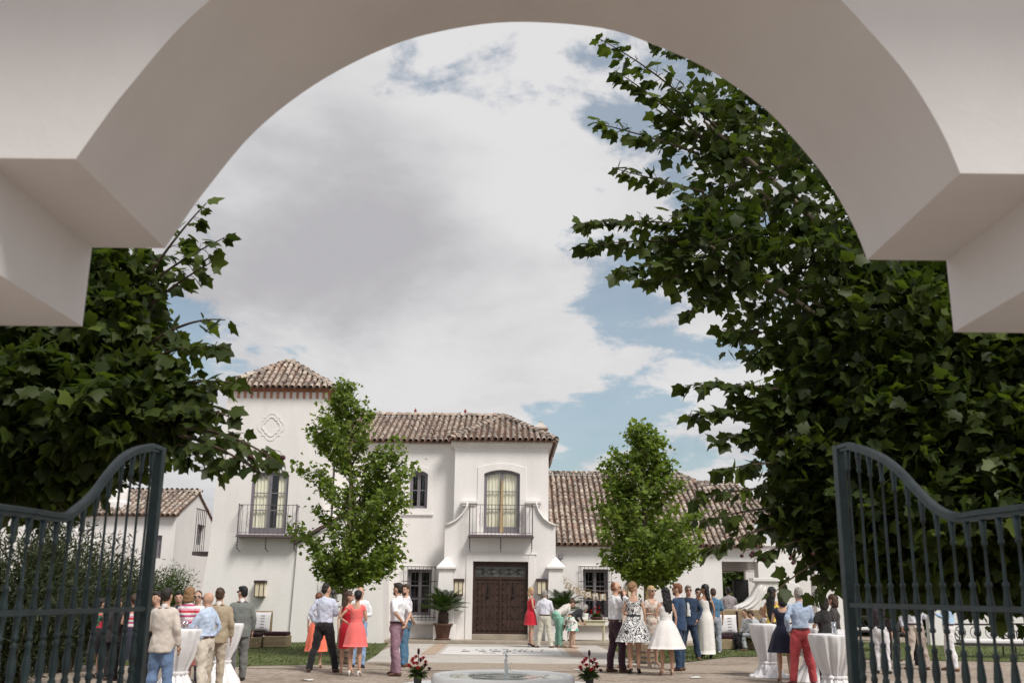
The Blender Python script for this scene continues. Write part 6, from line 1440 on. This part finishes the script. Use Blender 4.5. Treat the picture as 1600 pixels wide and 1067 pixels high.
# fountain
fy_ = 15.9; fz = .58; fc = P(786, 1054, fy_); fx = fc.x
fo = thing('fountain', 'white round fountain basin with mosaic water bowl and small jet', 'fountain', (fx, fy_, 0))
MARB = mat('white_basin_stone', (.82, .81, .80), .5, .05, 3)
mb = MB(); mb.lathe([(1.62, 0), (1.62, .22), (1.70, .26), (1.70, .31), (1.45, .33), (1.35, .22), (.5, .20)], (fx, fy_, 0), 64); mb.build('lower_basin', MARB, fo, smooth=True)
mb = MB(); mb.lathe([(.5, .20), (.98, .23), (1.06, .27), (1.085, .34), (1.09, .43), (1.08, .475), (1.05, .495), (1.01, .495), (.985, .475), (.95, .42), (.3, .36)], (fx, fy_, 0), 64); mb.build('bowl', MARB, fo, smooth=True)
def watermat():
    m, t, b = nodes_of('mosaic_water'); n = t.nodes; l = t.links; g = n.new('ShaderNodeNewGeometry')
    v = n.new('ShaderNodeTexVoronoi'); v.inputs['Scale'].default_value = 15; l.new(g.outputs['Position'], v.inputs['Vector']); sx = n.new('ShaderNodeSeparateColor'); l.new(v.outputs['Color'], sx.inputs[0])
    rp = n.new('ShaderNodeValToRGB'); e = rp.color_ramp.elements; e[0].color = (.16, .24, .22, 1); e[1].color = (.70, .76, .72, 1); k = e.new(.35); k.color = (.40, .50, .46, 1); l.new(sx.outputs[0], rp.inputs[0]); l.new(rp.outputs[0], b.inputs['Base Color'])
    b.inputs['Roughness'].default_value = .08; b.inputs['Coat Weight'].default_value = .6; b.inputs['Coat Roughness'].default_value = .02
    w2 = n.new('ShaderNodeTexNoise'); w2.inputs['Scale'].default_value = 7; w2.inputs['Detail'].default_value = 3; l.new(g.outputs['Position'], w2.inputs['Vector']); bp = n.new('ShaderNodeBump'); bp.inputs['Strength'].default_value = .6; bp.inputs['Distance'].default_value = .04; l.new(w2.outputs[0], bp.inputs['Height']); l.new(bp.outputs[0], b.inputs['Normal']); return m
mb = MB(); rs = 14; ns = 48; vs = [(fx, fy_, .47)]
for i in range(1, rs+1):
    for k in range(ns):
        r_ = .985*i/rs; a = 2*math.pi*k/ns; vs.append((fx+r_*math.cos(a), fy_+r_*math.sin(a), .47+.008*math.sin(r_*24)*(1-i/rs)))
fs = [(0, 1+k, 1+(k+1) % ns) for k in range(ns)]+[(1+i*ns+k, 1+(i+1)*ns+k, 1+(i+1)*ns+(k+1) % ns, 1+i*ns+(k+1) % ns) for i in range(rs-1) for k in range(ns)]
mb.add(vs, fs); mb.build('water', watermat(), fo, smooth=True)
JET, t_, b_ = nodes_of('jet_water'); b_.inputs['Base Color'].default_value = (.85, .88, .9, 1); b_.inputs['Roughness'].default_value = .1; b_.inputs['Transmission Weight'].default_value = .55; b_.inputs['IOR'].default_value = 1.33
nz_ = t_.nodes.new('ShaderNodeTexNoise'); nz_.inputs['Scale'].default_value = 30; bp_ = t_.nodes.new('ShaderNodeBump'); bp_.inputs['Strength'].default_value = .5; t_.links.new(nz_.outputs[0], bp_.inputs['Height']); t_.links.new(bp_.outputs[0], b_.inputs['Normal'])
zj = P(791, 1020, fy_).z; jx = P(791, 1020, fy_).x; mb = MB()
rnd = random.Random(4)
mb.tube([(jx+rnd.gauss(0, .004), fy_+rnd.gauss(0, .004), .47+(zj-.47)*i/14) for i in range(15)], [.030+.010*math.sin(i*2.1)+(.03 if i == 0 else 0)-.0012*i for i in range(15)], 9)
for k in range(60):
    t = rnd.random(); mb.ball((jx+rnd.gauss(0, .028+.02*(1-t)), fy_+rnd.gauss(0, .03), .48+(zj-.42)*t), rnd.uniform(.004, .012), 5, 4)
mb.build('water_jet', JET, fo, smooth=True)
# flower arrangements in pots at the fountain rim
PETAL = mat('red_petal', (.62, .014, .028), .55, .3, 20); DPET = mat('burgundy_petal', (.06, .008, .022), .6, .3, 20); FGREEN = leafmat('bouquet_leaf', (.05, .085, .022), (.16, .21, .07), .2)
def bouquet(root, c, S, rnd, nf=13):
    lv = MB()
    for k in range(170):
        a = rnd.uniform(0, 6.28); el = rnd.uniform(-.45, 1.3); r_ = S*rnd.uniform(.35, .72); d = Vector((math.cos(a)*math.cos(el), math.sin(a)*math.cos(el), math.sin(el)*.8)); p = Vector(c)+d*r_*.35; q = Vector(c)+d*r_; sd = d.cross(Vector((0, 0, 1))).normalized()*S*.10
        m_ = p.lerp(q, .55); kk = [p, m_+sd, q+Vector((0, 0, -S*.06)), m_-sd]; lv.add(kk, [(0, 1, 2, 3)])
    lv.build('leaves', FGREEN, root, kind='stuff')
    for k in range(nf):
        a = k*2.4; h = .25+.75*k/nf; r_ = S*.62*(1-.75*h)+S*.06; p = Vector(c)+Vector((r_*math.cos(a), r_*math.sin(a), S*(.02+h*.80)))
        mb = MB()
        for ring, (n_, rr, zz_) in enumerate(((7, .16, 0), (6, .11, .04), (4, .055, .07))):
            for j in range(n_):
                b2 = 6.28*j/n_+ring; o_ = Vector((math.cos(b2), math.sin(b2), 0)); s_ = Vector((-o_.y, o_.x, 0))*.08*S
                mb.add([p+Vector((0, 0, zz_*S)), p+o_*rr*S*.7-s_+Vector((0, 0, (zz_+.03)*S)), p+o_*rr*S+Vector((0, 0, (zz_+.05)*S)), p+o_*rr*S*.7+s_+Vector((0, 0, (zz_+.03)*S))], [(0, 1, 2, 3)])
        mb.ball(tuple(p), .05*S, 6, 4)
        mb.build('flower', PETAL if (k % 5) else DPET, root)
    mb = MB(); mb.ball((c[0], c[1], c[2]+S*1.08), (.07*S, .07*S, .17*S), 8, 6); mb.bar((c[0], c[1], c[2]), (c[0], c[1], c[2]+S*1.05), .02*S, 5); mb.build('spike_flower', DPET, root, smooth=True)
for px, lab, sd in ((653, 'red flower arrangement in a dark pot left of the fountain', 3), (921, 'red flower arrangement in a dark pot right of the fountain', 8)):
    c = P(px, 1050, fy_-.2); zb = .335; root = thing('flower_arrangement', lab, 'flowers', (c.x, fy_-.2, zb), 0, 'flower pots on the fountain rim')
    mb = MB(); mb.lathe([(.05, 0), (.055, .02), (.07, .19), (.075, .20), (.06, .19), (.03, .18)], (c.x, fy_-.2, zb), 14); mb.build('pot', mat('dark_pot', (.05, .045, .04), .5, .3, 9), root, smooth=True)
    bouquet(root, (c.x, fy_-.2, zb+.17), .30, random.Random(sd), 15)

# wine barrels
BW_ = mat('barrel_oak', (.30, .225, .15), .75, .35, 5, .4, 24); HOOP = mat('barrel_hoop', (.12, .115, .11), .5, .3, 12, metal=.6)
def barrel(px, foot, label):
    c = G(px, foot); root = thing('wine_barrel', label, 'barrel', tuple(c), 0, 'upright wine barrels under the young trees'); H_ = .95
    rad = lambda z: .27+.075*math.sin(math.pi*z/H_)
    for k in range(18):
        a0, a1 = 2*math.pi*(k+.02)/18, 2*math.pi*(k+.98)/18; mb = MB(); vs = []; n = 7
        for i in range(n+1):
            z = H_*i/n
            for a in (a0, a1):
                for r_ in (rad(z), rad(z)-.03): vs.append((c.x+r_*math.cos(a), c.y+r_*math.sin(a), z))
        fs = [(0, 1, 3, 2), (4*n, 4*n+2, 4*n+3, 4*n+1)]
        for i in range(n): o_ = 4*i; fs += [(o_, o_+2, o_+6, o_+4), (o_+3, o_+1, o_+5, o_+7), (o_+1, o_, o_+4, o_+5), (o_+2, o_+3, o_+7, o_+6)]
        mb.add(vs, fs); mb.build('stave', BW_, root)
    for z in (.03, .15, .28, .64, .77, .89):
        mb = MB(); mb.lathe([(rad(z)+.002, z), (rad(z)+.006, z), (rad(z+.035)+.006, z+.035), (rad(z+.035)+.002, z+.035)], (c.x, c.y, 0), 24, cap=False); mb.build('hoop', HOOP, root, smooth=True)
    mb = MB(); mb.lathe([(.005, H_-.03), (rad(H_)-.032, H_-.03), (rad(H_)-.032, H_-.01), (.005, H_-.01)], (c.x, c.y, 0), 18); mb.build('lid', BW_, root)
barrel(547, 1037, 'oak wine barrel behind the red and coral dresses'); barrel(1010, 1036, 'oak wine barrel behind the swirl print dress')

# console table by the door with books and flowers
CREAM = mat('distressed_cream_paint', (.56, .52, .38), .6, .18, 8, .2, 30)
ct = G(925, 1007); cz = .82; tb = thing('console_table', 'cream console table with turned legs below the barred window', 'table', (ct.x, ct.y, 0))
x0, x1 = P(890, 990, ct.y).x, P(948, 990, ct.y).x
mb = MB(); mb.box(x0, x1, ct.y-.05, ct.y+.5, cz-.04, cz); bevel(mb.build('table_top', CREAM, tb), .01)
mb = MB(); mb.box(x0+.06, x1-.06, ct.y-.01, ct.y+.46, cz-.18, cz-.042); mb.build('apron', CREAM, tb)
for x in (x0+.09, x1-.09):
    for y in (ct.y+.03, ct.y+.42):
        mb = MB(); mb.lathe([(.035, 0), (.02, .02), (.028, .10), (.034, .3), (.022, .42), (.036, .46), (.026, .5), (.036, .6), (.04, cz-.181)], (x, y, 0), 10); mb.build('leg', CREAM, tb, smooth=True)
q = P(932, 975, ct.y+.2); fa = thing('flower_bowl', 'low bowl of dark red flowers on the console table', 'flowers', (q.x, ct.y+.2, cz)); mb = MB(); mb.lathe([(.10, 0), (.20, .04), (.24, .10), (.20, .10), (.05, .06)], (q.x, ct.y+.2, cz), 14); mb.build('bowl', mat('plum_bowl', (.10, .03, .04), .4), fa, smooth=True); bouquet(fa, (q.x, ct.y+.2, cz+.08), .42, random.Random(5), 9)
q = P(914, 975, ct.y+.15); gbk = thing('guest_book', 'open guest book propped on the console table', 'book', (q.x, ct.y+.15, cz))
mb = MB(); mb.add([(q.x-.14, ct.y+.05, cz+.002), (q.x+.10, ct.y+.05, cz+.002), (q.x+.14, ct.y+.22, cz+.22), (q.x-.10, ct.y+.22, cz+.22), (q.x-.14, ct.y+.08, cz+.002), (q.x+.10, ct.y+.08, cz+.002), (q.x+.14, ct.y+.25, cz+.22), (q.x-.10, ct.y+.25, cz+.22)], [(0, 1, 2, 3), (7, 6, 5, 4), (0, 4, 5, 1), (1, 5, 6, 2), (2, 6, 7, 3), (3, 7, 4, 0)]); mb.build('cover', mat('book_grey', (.12, .13, .14), .6), gbk)
mb = MB(); mb.add([(q.x-.12, ct.y+.055, cz+.012), (q.x+.09, ct.y+.055, cz+.012), (q.x+.13, ct.y+.212, cz+.215), (q.x-.09, ct.y+.212, cz+.215)], [(0, 1, 2, 3)]); mb.build('page', mat('paper', (.62, .6, .56), .9), gbk)

# bunting: seven swallow tailed burlap flags, one white letter each
BUR = mat('burlap', (.43, .34, .235), .95, .2, 25, .5, 90); LET = mat('white_letter_paint', (.78, .77, .75), .8)
YBn = 35.9
pts = [(878, 905), (888, 910), (896.5, 917), (907.5, 922.5), (918.5, 926.5), (929.5, 928), (940.5, 929), (953, 928)]
bn = thing('bunting', 'string of burlap flags lettered in white across the barred window', 'bunting', tuple(P(915, 925, YBn-.6)))
def by(px): return YBn-.25-.10*math.sin((px-876)/80*math.pi)
strp = [P(866, 897, YBn-.12)]+[P(a, b-6, by(a)) for a, b in pts]+[P(985, 922, by(970)), P(1012, 905, YBn-.2)]
mb = MB(); mb.tube(strp, .006, 4); mb.build('string', BUR, bn)
FL = [(878.5, 908, -32), (888, 916, -22), (899, 922.5, -15), (909.5, 927, -6), (919.3, 929.5, 5), (930.5, 932, 8), (942, 933, 4)]
for (px, py, an), ch in zip(FL, 'WELCOME'):
    c = P(px, py, by(px)); Mx = Matrix.Translation(c) @ Matrix.Rotation(R(an*.8), 4, 'Y').inverted() @ Matrix.Rotation(random.uniform(-.2, .2), 4, 'Z')
    Mx = Matrix.Translation(c) @ Matrix.Rotation(R(-an), 4, 'Y')
    hw, hh = .105, .125; sh2 = [(-hw, hh), (-hw, -hh), (0, -hh+.06), (hw, -hh), (hw, hh)]
    mb = MB(); n = 5; v = [Mx @ Vector((x, .004*math.sin(x*30), z)) for x, z in sh2]+[Mx @ Vector((x, .008+.004*math.sin(x*30), z)) for x, z in sh2]; mb.add(v, [(0, 1, 2), (0, 2, 4), (2, 3, 4), (7, 6, 5), (9, 7, 5), (9, 8, 7)]+[(i, (i+1) % 5+0, (i+1) % 5+5, i+5) for i in range(5)]); fg = mb.build('flag', BUR, bn)
    cu = bpy.data.curves.new('letter', 'FONT'); cu.body = ch; cu.size = .19; cu.align_x = 'CENTER'; cu.align_y = 'CENTER'; cu.extrude = .002; cu.offset = .004
    tmp = bpy.data.objects.new('tmp', cu); C.objects.link(tmp); dg2 = bpy.context.evaluated_depsgraph_get(); lm = bpy.data.meshes.new_from_object(tmp.evaluated_get(dg2)); bpy.data.objects.remove(tmp)
    lm.transform(INV[bn.name] @ Mx @ Matrix.Translation((0, -.012, .015)) @ Matrix.Rotation(R(90), 4, 'X')); lm.materials.clear(); lm.materials.append(LET); link('letter', lm, fg)

# cocktail tables under tied white cloths
LINEN = mat('white_linen', (.74, .725, .74), .85, .05, 4, .25, 12)
def cocktail(label, px, D, seed, R_=.38, H_=1.08, tie=.40):
    c = P(px, 1000, D); root = thing('cocktail_table', label, 'table', (c.x, D, 0), 0, 'cocktail tables in tied white cloths')
    ph = seed*1.7
    def fold(t, i, z):
        k = .02+.20*max(0, 1-abs(z-tie)/.75) if z < H_-.02 else 0
        return 1+k*.55*math.sin(11*t+ph+math.sin(3*t+ph))+k*.3*math.sin(23*t+ph*2)
    pr_ = [(.02, H_), (R_*.98, H_), (R_, H_-.012), (R_*1.0, H_-.05), (R_*.94, H_-.15), (R_*.84, H_-.30), (R_*.70, H_-.45), (R_*.54, tie+.12), (R_*.45, tie+.03), (R_*.42, tie), (R_*.46, tie-.03), (R_*.62, tie-.14), (R_*.82, tie-.26), (R_*.96, .06), (R_*1.02, .005)]
    mb = MB(); mb.lathe(pr_, (c.x, D, 0), 110, fold, cap=False); o = mb.build('tablecloth', LINEN, root, smooth=True)
    mb = MB(); mb.lathe([(R_*.50, tie-.025), (R_*.53, tie), (R_*.50, tie+.025)], (c.x, D, 0), 40, lambda t, i, z: 1+.08*math.sin(11*t+ph), cap=False); mb.build('sash', LINEN, root, smooth=True)
    mb = MB(); mb.ball((c.x-R_*.3, D-R_*.55, tie), (.05, .03, .04), 8, 6); mb.tube([(c.x-R_*.3, D-R_*.55, tie), (c.x-R_*.33, D-R_*.66, tie-.12), (c.x-R_*.36, D-R_*.72, tie-.25)], [(.02, .008), (.03, .008), (.035, .006)], 6); mb.build('sash_knot', LINEN, root, smooth=True)
    mb = MB(); mb.bar((c.x, D, 0), (c.x, D, H_-.03), .03, 8); mb.lathe([(.25, .003), (.25, .02), (.03, .04)], (c.x, D, 0), 16); mb.build('pedestal', IRON, root)
    return c.x, D, H_
TLa = cocktail('cocktail table in tied white cloth between the beige jacket and the bald man', 279, 16.9, 1)
cocktail('cocktail table in tied white cloth left of the grey suit', 347, 19.6, 2)
cocktail('cocktail table in tied white cloth left of the yellow dress', 1200, 22.5, 3, .40, 1.10, .30)
TRc = cocktail('cocktail table in tied white cloth beside the right gate stile', 1300, 17.4, 4)
cocktail('cocktail table in tied white cloth half hidden behind the red trousers', 1272, 21.5, 5, .44)
TUMB = glassmat('tumbler_glass', clear=.8); DRINK = mat('amber_drink', (.42, .13, .03), .2, .2, 9)
def tumbler(x, y, z, label, full=.6, drink=DRINK, h=.13, r=.036):
    root = thing('tumbler', label, 'glass', (x, y, z), 0, 'drinks on the cocktail tables')
    mb = MB(); mb.lathe([(r*.8, 0), (r*.85, .005), (r, h), (r*.94, h), (r*.78, .012), (.002, .012)], (x, y, z), 14); mb.build('glass', TUMB, root, smooth=True)
    if full:
        mb = MB(); mb.lathe([(r*.72, .014), (r*.84, h*full), (.002, h*full)], (x, y, z), 12); mb.build('drink', drink, root, smooth=True)
for i, (dx, dy, lab) in enumerate(((-.02, -.12, 'tumbler of amber drink on the left cocktail table, leftmost of four'), (.07, -.05, 'tumbler of amber drink on the left cocktail table, second from left'), (.15, -.12, 'tumbler of amber drink on the left cocktail table, third from left'), (.24, -.05, 'tumbler of amber drink on the left cocktail table, nearest the bald man'))):
    tumbler(TLa[0]+dx, TLa[1]+dy, TLa[2]+.002, lab, .45+.1*i)
tumbler(TRc[0]+.03, TRc[1]-.05, TRc[2]+.002, 'empty tall glass on the cocktail table beside the right gate', .1, mat('melted_ice', (.5, .55, .55), .2), .2, .04)
c = (TRc[0]+.10, TRc[1]-.16); nb_ = thing('napkin_box', 'small white napkin box beside the empty glass', 'box', (c[0], c[1], TRc[2])); mb = MB(); mb.box(c[0]-.07, c[0]+.09, c[1]-.05, c[1]+.05, TRc[2]+.002, TRc[2]+.07); bevel(mb.build('tray', LINEN, nb_), .01); mb = MB(); mb.box(c[0]-.055, c[0]+.075, c[1]-.04, c[1]+.04, TRc[2]+.071, TRc[2]+.085); mb.build('napkins', mat('napkin', (.7, .7, .68), .9), nb_)

# wicker lounger and sofa
WICK = None
def wickermat():
    m, t, b = nodes_of('wicker'); n = t.nodes; l = t.links; tcn = n.new('ShaderNodeTexCoord')
    a = n.new('ShaderNodeTexWave'); a.bands_direction = 'Z'; a.inputs['Scale'].default_value = 9; a.inputs['Distortion'].default_value = 3; a.inputs['Detail'].default_value = 2; l.new(tcn.outputs['Object'], a.inputs['Vector'])
    rp = n.new('ShaderNodeValToRGB'); rp.color_ramp.elements[0].color = (.22, .15, .08, 1); rp.color_ramp.elements[1].color = (.52, .41, .26, 1); l.new(a.outputs['Color'], rp.inputs[0]); l.new(rp.outputs[0], b.inputs['Base Color']); b.inputs['Roughness'].default_value = .8
    bp = n.new('ShaderNodeBump'); bp.inputs['Strength'].default_value = .9; bp.inputs['Distance'].default_value = .03; l.new(a.outputs['Color'], bp.inputs['Height']); l.new(bp.outputs[0], b.inputs['Normal']); return m
WICK = wickermat(); PLUM = mat('plum_cushion', (.035, .012, .018), .9, .2, 6, .2, 20); PILLOW = mat('white_pillow', (.68, .66, .67), .9, .05, 5, .2, 14); INKS = mat('grey_print', (.30, .28, .28), .9)
def pillow(root, cx, y, z, s_, tilt):
    mb = MB(); n = 12; vs = []; fs = []
    for side in (-1, 1):
        for i in range(n+1):
            for j in range(n+1):
                u, v = 2*i/n-1, 2*j/n-1; th = .075*(max(0, 1-u**4)*max(0, 1-v**4))**.5
                k = 1-.06*(u*u*v*v)*-1 if False else 1
                vs.append((cx+u*s_*.5*(1-.04*(1-v*v)), y+side*th+tilt*(v+1)*s_*.5, z+s_*.5+v*s_*.5*(1-.04*(1-u*u))))
    m = (n+1)**2
    for i in range(n):
        for j in range(n):
            a = i*(n+1)+j; q = (a, a+n+1, a+n+2, a+1); fs.append(q); fs.append(tuple(m+k for k in reversed(q)))
    mb.add(vs, fs); p = mb.build('pillow', PILLOW, root, smooth=True)
    mb = MB()
    for k in range(5): zz_ = z+s_*(.2+.15*k); mb.add([(cx-s_*.02, y-.085+tilt*(zz_-z), zz_), (cx+s_*.2, y-.085+tilt*(zz_-z), zz_), (cx+s_*.2, y-.083+tilt*(zz_-z), zz_+.018), (cx-s_*.02, y-.083+tilt*(zz_-z), zz_+.018)], [(0, 1, 2, 3)])
    mb.build('printed_lines', INKS, p, root=root, kind='stuff')
c = G(420, 1012); yb = c.y; x0, x1 = P(383, 990, yb).x, P(448, 990, yb).x
lg = thing('wicker_lounger', 'wicker lounger with plum seat and white pillows before the tower', 'sofa', ((x0+x1)/2, yb, 0))
mb = MB(); mb.box(x0, (x0+x1)/2-.1, yb-.6, yb+.2, .016, .34); bevel(mb.build('base', WICK, lg), .03); mb = MB(); mb.box((x0+x1)/2-.06, x1, yb-.1, yb+.75, .016, .36); bevel(mb.build('base', WICK, lg), .03)
mb = MB(); mb.box(x0, (x0+x1)/2-.1, yb-.58, yb+.2, .342, .45); bevel(mb.build('seat_cushion', PLUM, lg), .04, 3); mb = MB(); mb.box((x0+x1)/2-.06, x1, yb-.08, yb+.6, .362, .47); bevel(mb.build('seat_cushion', PLUM, lg), .04, 3)
xb0, xb1 = P(388, 960, yb+.5).x, P(424, 960, yb+.5).x
mb = MB(); mb.box(xb0-.2, xb1, yb+.62, yb+.76, .362, P(420, 954, yb+.6).z); bevel(mb.build('backrest', WICK, lg), .04, 3)
pillow(lg, P(407, 980, yb+.4).x, yb+.40, .48, .56, .25); pillow(lg, P(385, 980, yb+.4).x, yb+.36, .48, .52, .2)
yb = 33.4; x0, x1 = P(1112, 990, yb).x, P(1200, 990, yb).x
so_ = thing('wicker_sofa', 'wicker sofa with plum seat and printed white pillow before the porch', 'sofa', ((x0+x1)/2, yb, 0))
mb = MB(); mb.box(x0, x1, yb-.45, yb+.45, .016, .34); bevel(mb.build('base', WICK, so_), .03); mb = MB(); mb.box(x0+.02, x1-.02, yb-.44, yb+.28, .342, .47); bevel(mb.build('seat_cushion', PLUM, so_), .04, 3); mb = MB(); mb.box(x0, x1, yb+.30, yb+.45, .342, P(1150, 952, yb).z); bevel(mb.build('backrest', WICK, so_), .04, 3)
pillow(so_, P(1139, 980, yb).x, yb+.12, .48, .60, .2); mb = MB(); xm = P(1155, 970, yb).x; mb.bar((xm, yb+.27, .4), (xm, yb+.27, P(1150, 955, yb).z), .03, 6); mb.build('strap', PLUM, so_)
# loudspeaker on a stand
c = P(1157, 922, 38.6); zc = c.z; sp = thing('loudspeaker', 'black loudspeaker on a pole stand inside the porch', 'loudspeaker', (c.x, 38.6, 0))
mb = MB(); mb.box(c.x-.27, c.x+.27, 38.4, 38.8, zc-.40, zc+.40); bevel(mb.build('cabinet', mat('speaker_black', (.015, .015, .017), .6), sp), .03); mb = MB(); mb.box(c.x-.22, c.x+.22, 38.39, 38.398, zc-.34, zc+.34); mb.build('grille', mat('speaker_mesh', (.03, .03, .032), .5, .4, 60), sp)
mb = MB(); mb.bar((c.x, 38.6, .5), (c.x, 38.6, zc-.401), .02, 8); mb.build('pole', IRON, sp)
for k in range(3):
    a = k*2.094; mb = MB(); mb.bar((c.x, 38.6, .55), (c.x+.5*math.cos(a), 38.6+.5*math.sin(a), .11), .014, 6); mb.build('leg', IRON, sp)
# garden wall and benches at the right edge
yw = 37.5; x0, x1 = P(1452, 980, yw).x, P(1700, 980, yw).x; gw = MB(); gw.box(x0, x1, yw, yw+.3, 0, P(1500, 952, yw).z); o = gw.build('garden_wall', WHITE); tag(o, 'low white garden wall behind the benches at far right', 'wall'); bevel(o, .02)
def bench(px, D, label, w_=1.9):
    c = P(px, 1000, D); root = thing('iron_bench', label, 'bench', (c.x, D, 0), 0, 'iron benches with white cushions on the right lawn')
    for sx in (-1, 1):
        for y in (-.3, .3): mb = MB(); mb.bar((c.x+sx*w_*.48, D+y, .016), (c.x+sx*w_*.48, D+y, .42 if y < 0 else .95), .022, 6); mb.build('leg', IRON, root)
        mb = MB(); t_ = [2*math.pi*i/18 for i in range(19)]; mb.tube([(c.x+sx*w_*.48, D+.16*math.cos(a), .62+.16*math.sin(a)) for a in t_], .012, 5, cap=False); mb.bar((c.x+sx*w_*.48, D-.3, .42), (c.x+sx*w_*.48, D+.3, .8), .014, 5); mb.build('armrest', IRON, root)
    mb = MB(); mb.box(c.x-w_*.48, c.x+w_*.48, D-.32, D+.3, .34, .40); mb.build('seat_frame', IRON, root)
    mb = MB(); mb.box(c.x-w_*.46, c.x+w_*.46, D-.30, D+.26, .402, .52); bevel(mb.build('cushion', PILLOW, root), .04, 3)
    mb = MB(); mb.box(c.x-w_*.48, c.x+w_*.48, D+.28, D+.32, .90, .95); mb.build('top_rail', IRON, root)
    for k in range(4):
        x = c.x-w_*.36+w_*.24*k; mb = MB(); mb.tube([(x+.16*math.cos(a), D+.3, .70+.16*math.sin(a)) for a in t_], .012, 5, cap=False); mb.build('back_ring', IRON, root)
bench(1545, 30.5, 'iron bench with white cushion behind the right gate, left of two'); bench(1620, 31.5, 'iron bench with white cushion cut by the right edge')
bench(1350, 41, 'iron bench with white cushion far back between the right gate bars', 2.4)
# fallen paper scraps on the gravel
for px, py, lab in ((480, 1063, 'white paper scrap on the gravel at left'), (1085, 1059, 'white paper scrap on the gravel right of the fountain'), (905, 1047, 'white paper scrap on the gravel by the right flower pot')):
    c = G(px, py); mb = MB(); r_ = random.Random(px); v = [(c.x+.16*math.cos(a)*r_.uniform(.6, 1.1), c.y+.16*math.sin(a)*r_.uniform(.6, 1.2), .012+r_.uniform(0, .025)) for a in [k*math.pi/3 for k in range(6)]]+[(c.x, c.y, .03)]
    mb.add(v, [(k, (k+1) % 6, 6) for k in range(6)]); tag(mb.build('paper_scrap', MATS['paper']), lab, 'paper', 'paper scraps on the gravel')
